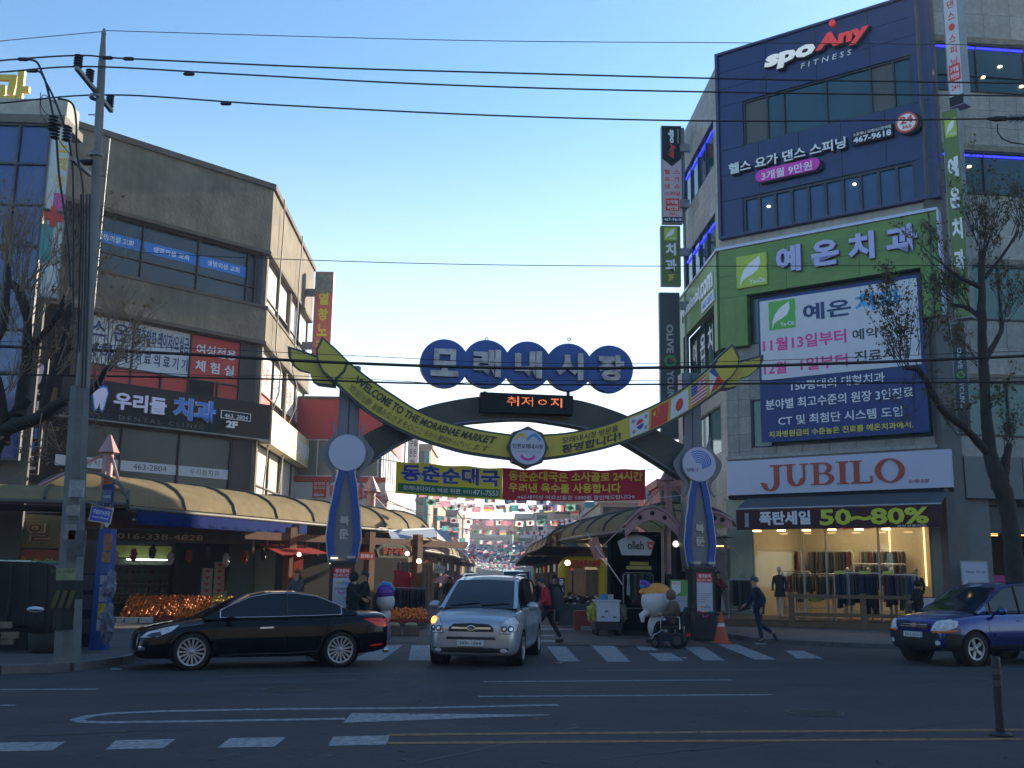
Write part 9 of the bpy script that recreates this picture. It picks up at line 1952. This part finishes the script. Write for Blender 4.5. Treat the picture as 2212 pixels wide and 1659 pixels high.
for i, (u, v, lab, s) in enumerate(((128, 1450, 'crumpled white wrapper in the gutter below the pole', .14), (250, 1448, 'small white paper scrap in the gutter left of the sedan', .07), (1466, 1424, 'flat bluish paper sheet on the crosswalk', .15), (1208, 1434, 'tiny pale scrap on the road below the crosswalk', .05))):
 p = gp(u, v); random.seed(i + 3); mb = MB(); rows = [[Vector((p.x + s * (a - 2) * .6, p.y + s * (b - 1.5) * .5, .02 + random.uniform(0, .12 if i == 0 else .02) * s * 4)) for a in range(5)] for b in range(4)]; mb.grid(rows); one('litter', mb, mat('paper_litter', (.45, .47, .58), .6, var=.1), lab, 'litter')
random.seed(12); mb = MB()
for _ in range(160):
 u = random.uniform(20, 2200); v = random.uniform(1432, 1650); p = gp(u, v); s = random.uniform(.02, .05); a = random.uniform(0, 6); mb.add([(p.x + s * math.cos(a + k * 2.1), p.y + s * math.sin(a + k * 2.1), .008 + .01 * (k == 1)) for k in range(3)], [(0, 1, 2)])
tag(part('fallen_leaves', mb, mat('dry_leaf', (.10, .07, .04), .8, var=.3)), 'scattered dry leaf scraps on the road', 'leaves', kind='stuff')
orange_c = mat('cone_orange', (.50, .07, .02), .5, var=.1)
co_ = thing('traffic_cone', 'orange traffic cone with white band beside the right kiosk', 'cone', (5.78, 28.9, 0)); 
part('cone_body', MB().lathe(Matrix.Identity(4), [(.20, .03), (.12, .38), (.105, .43)], 18), orange_c, co_); part('white_band', MB().lathe(Matrix.Identity(4), [(.106, .43), (.088, .52)], 18), white_p, co_); part('cone_tip', MB().lathe(Matrix.Identity(4), [(.088, .52), (.04, .78), (.0, .79)], 18), orange_c, co_); part('cone_base', MB().lathe(Matrix.Identity(4), [(0, .0), (.27, .0), (.26, .035), (0, .035)], 8, False), orange_c, co_)
bo_ = thing('lane_bollard', 'dark flexible bollard with faint grey bands on the yellow centre lines', 'bollard', gp(2162, 1589)); hb_ = dp(2150, 1418, gp(2162, 1589).y).z
bm_ = mat('bollard_dark', (.02, .021, .026), .6, var=.3); bg_ = mat('bollard_band', (.055, .058, .068), .45, var=.2)
z_ = [0, .03, .06, .5, .56, .64, .70, .78, .80]; sc2 = hb_ / .80
part('base_flange', MB().lathe(Matrix.Identity(4), [(0, .0), (.13, 0), (.12, .03), (.055, .05)], 16), bm_, bo_)
for a, b, m_, r_ in ((.05, .50, bm_, .048), (.50, .56, bg_, .050), (.56, .62, bm_, .048), (.62, .68, bg_, .050), (.68, .80, bm_, .048)): part('tube_section', MB().lathe(Matrix.Identity(4), [(r_, a * sc2), (r_, b * sc2 - .002)] + ([(0, b * sc2)] if b == .80 else []), 16), m_, bo_)
part('sign_post_poster', MB().fbox(AF, 1.0, .1, 1.001, .11, 0, .01), white_p, bo_) if False else None
gpst = thing('market_poster', 'green and white card poster standing behind the wheelchair', 'poster', gp(1467, 1372), world=True); q = Vector((*U2(1467, 28.4), 0)); GPF = Frame((q.x, q.y, 0), (1, 0, 0), (0, 0, 1)); a0, b0, c0, d0 = GPF.rect(1448, 1252, 1322, 1486)
part('board', MB().fbox(GPF, a0, b0, c0, d0, -.03, 0), mat('poster_green', (.10, .28, .06), .5, var=.08), gpst); part('white_field', MB().prism(GPF, [(a0 + .04, d0 - .32), (a0 + .16, d0 - .40), (a0 + .28, d0 - .32), (a0 + .28, d0 - .04), (a0 + .04, d0 - .04)], 0, .01), white_p, gpst); text(GPF, '희망시장', (a0 + .06, d0 - .13, a0 + .26, d0 - .07), .01, red_l, gpst, depth=.002)
part('white_field', MB().fbox(GPF, a0 + .06, b0 + .03, c0 - .03, b0 + .42, 0, .01), mat('pale_blue_print', (.30, .36, .45), .5, var=.2, scale=12), gpst); part('leg', MB().fbox(GPF, a0 + .1, 0, a0 + .14, b0, -.03, 0).fbox(GPF, c0 - .14, 0, c0 - .1, b0, -.03, 0), steel, gpst)
# road details
for (u, v, r_) in ((620, 1490, .33), (1760, 1540, .33)):
 p = gp(u, v); mh = thing('manhole_cover', 'round iron manhole cover %s in the road' % ('near the sedan' if u < 900 else 'right of the long lane lines'), 'manhole', (p.x, p.y, 0)); part('cover', MB().lathe(Matrix.Identity(4), [(0, .006), (r_, .006), (r_, .0)], 24, False), mat('cast_iron', (.025, .024, .023), .6, .3, var=.4, scale=14, bump=.6), mh); part('cover_rim', MB().lathe(Matrix.Identity(4), [(r_ + .005, .0), (r_ + .005, .008), (r_ + .05, .008), (r_ + .05, 0)], 24, False), mat('concrete_collar', (.07, .07, .068), .9, var=.3), mh)
tar = mat('tar_seam', (.018, .018, .02), .6, var=.3); random.seed(55)
for (u0, v0, u1, v1) in ((300, 1500, 900, 1478), (1300, 1640, 2100, 1560), (900, 1650, 1250, 1570), (1700, 1480, 2200, 1470), (40, 1590, 420, 1575)):
 n = 14; gline('tar_seam', [(u0 + (u1 - u0) * i / n + random.uniform(-6, 6), v0 + (v1 - v0) * i / n + random.uniform(-2, 2)) for i in range(n + 1)], .035, tar, z=.003)
gquad('asphalt_patch', [(1330, 1600), (1720, 1592), (1790, 1570), (1420, 1574)], mat('asphalt_patch', (.028, .029, .033), .85, var=.3, scale=2, bump=.5), z=.002)
gquad('asphalt_patch', [(420, 1480), (760, 1474), (770, 1466), (450, 1470)], mat('asphalt_patch_old', (.046, .046, .050), .85, var=.3, scale=2, bump=.5), z=.002)
# air
hm = bpy.data.materials.new('lane_air'); hm.use_nodes = True; hn = hm.node_tree.nodes; hn.remove(hn['Principled BSDF']); pv = hn.new('ShaderNodeVolumePrincipled'); pv.inputs['Density'].default_value = .0010; pv.inputs['Color'].default_value = (.9, .93, 1, 1); pv.inputs['Anisotropy'].default_value = .3
hm.node_tree.links.new(pv.outputs[0], hn['Material Output'].inputs['Volume'])
hz_o = MB().box(-290, -30, -1.6, 290, 400, 32); o_ = bpy.data.objects.new('haze', hz_o.mesh('haze')); o_.data.materials.append(hm); C.objects.link(o_); o_['kind'] = 'stuff'
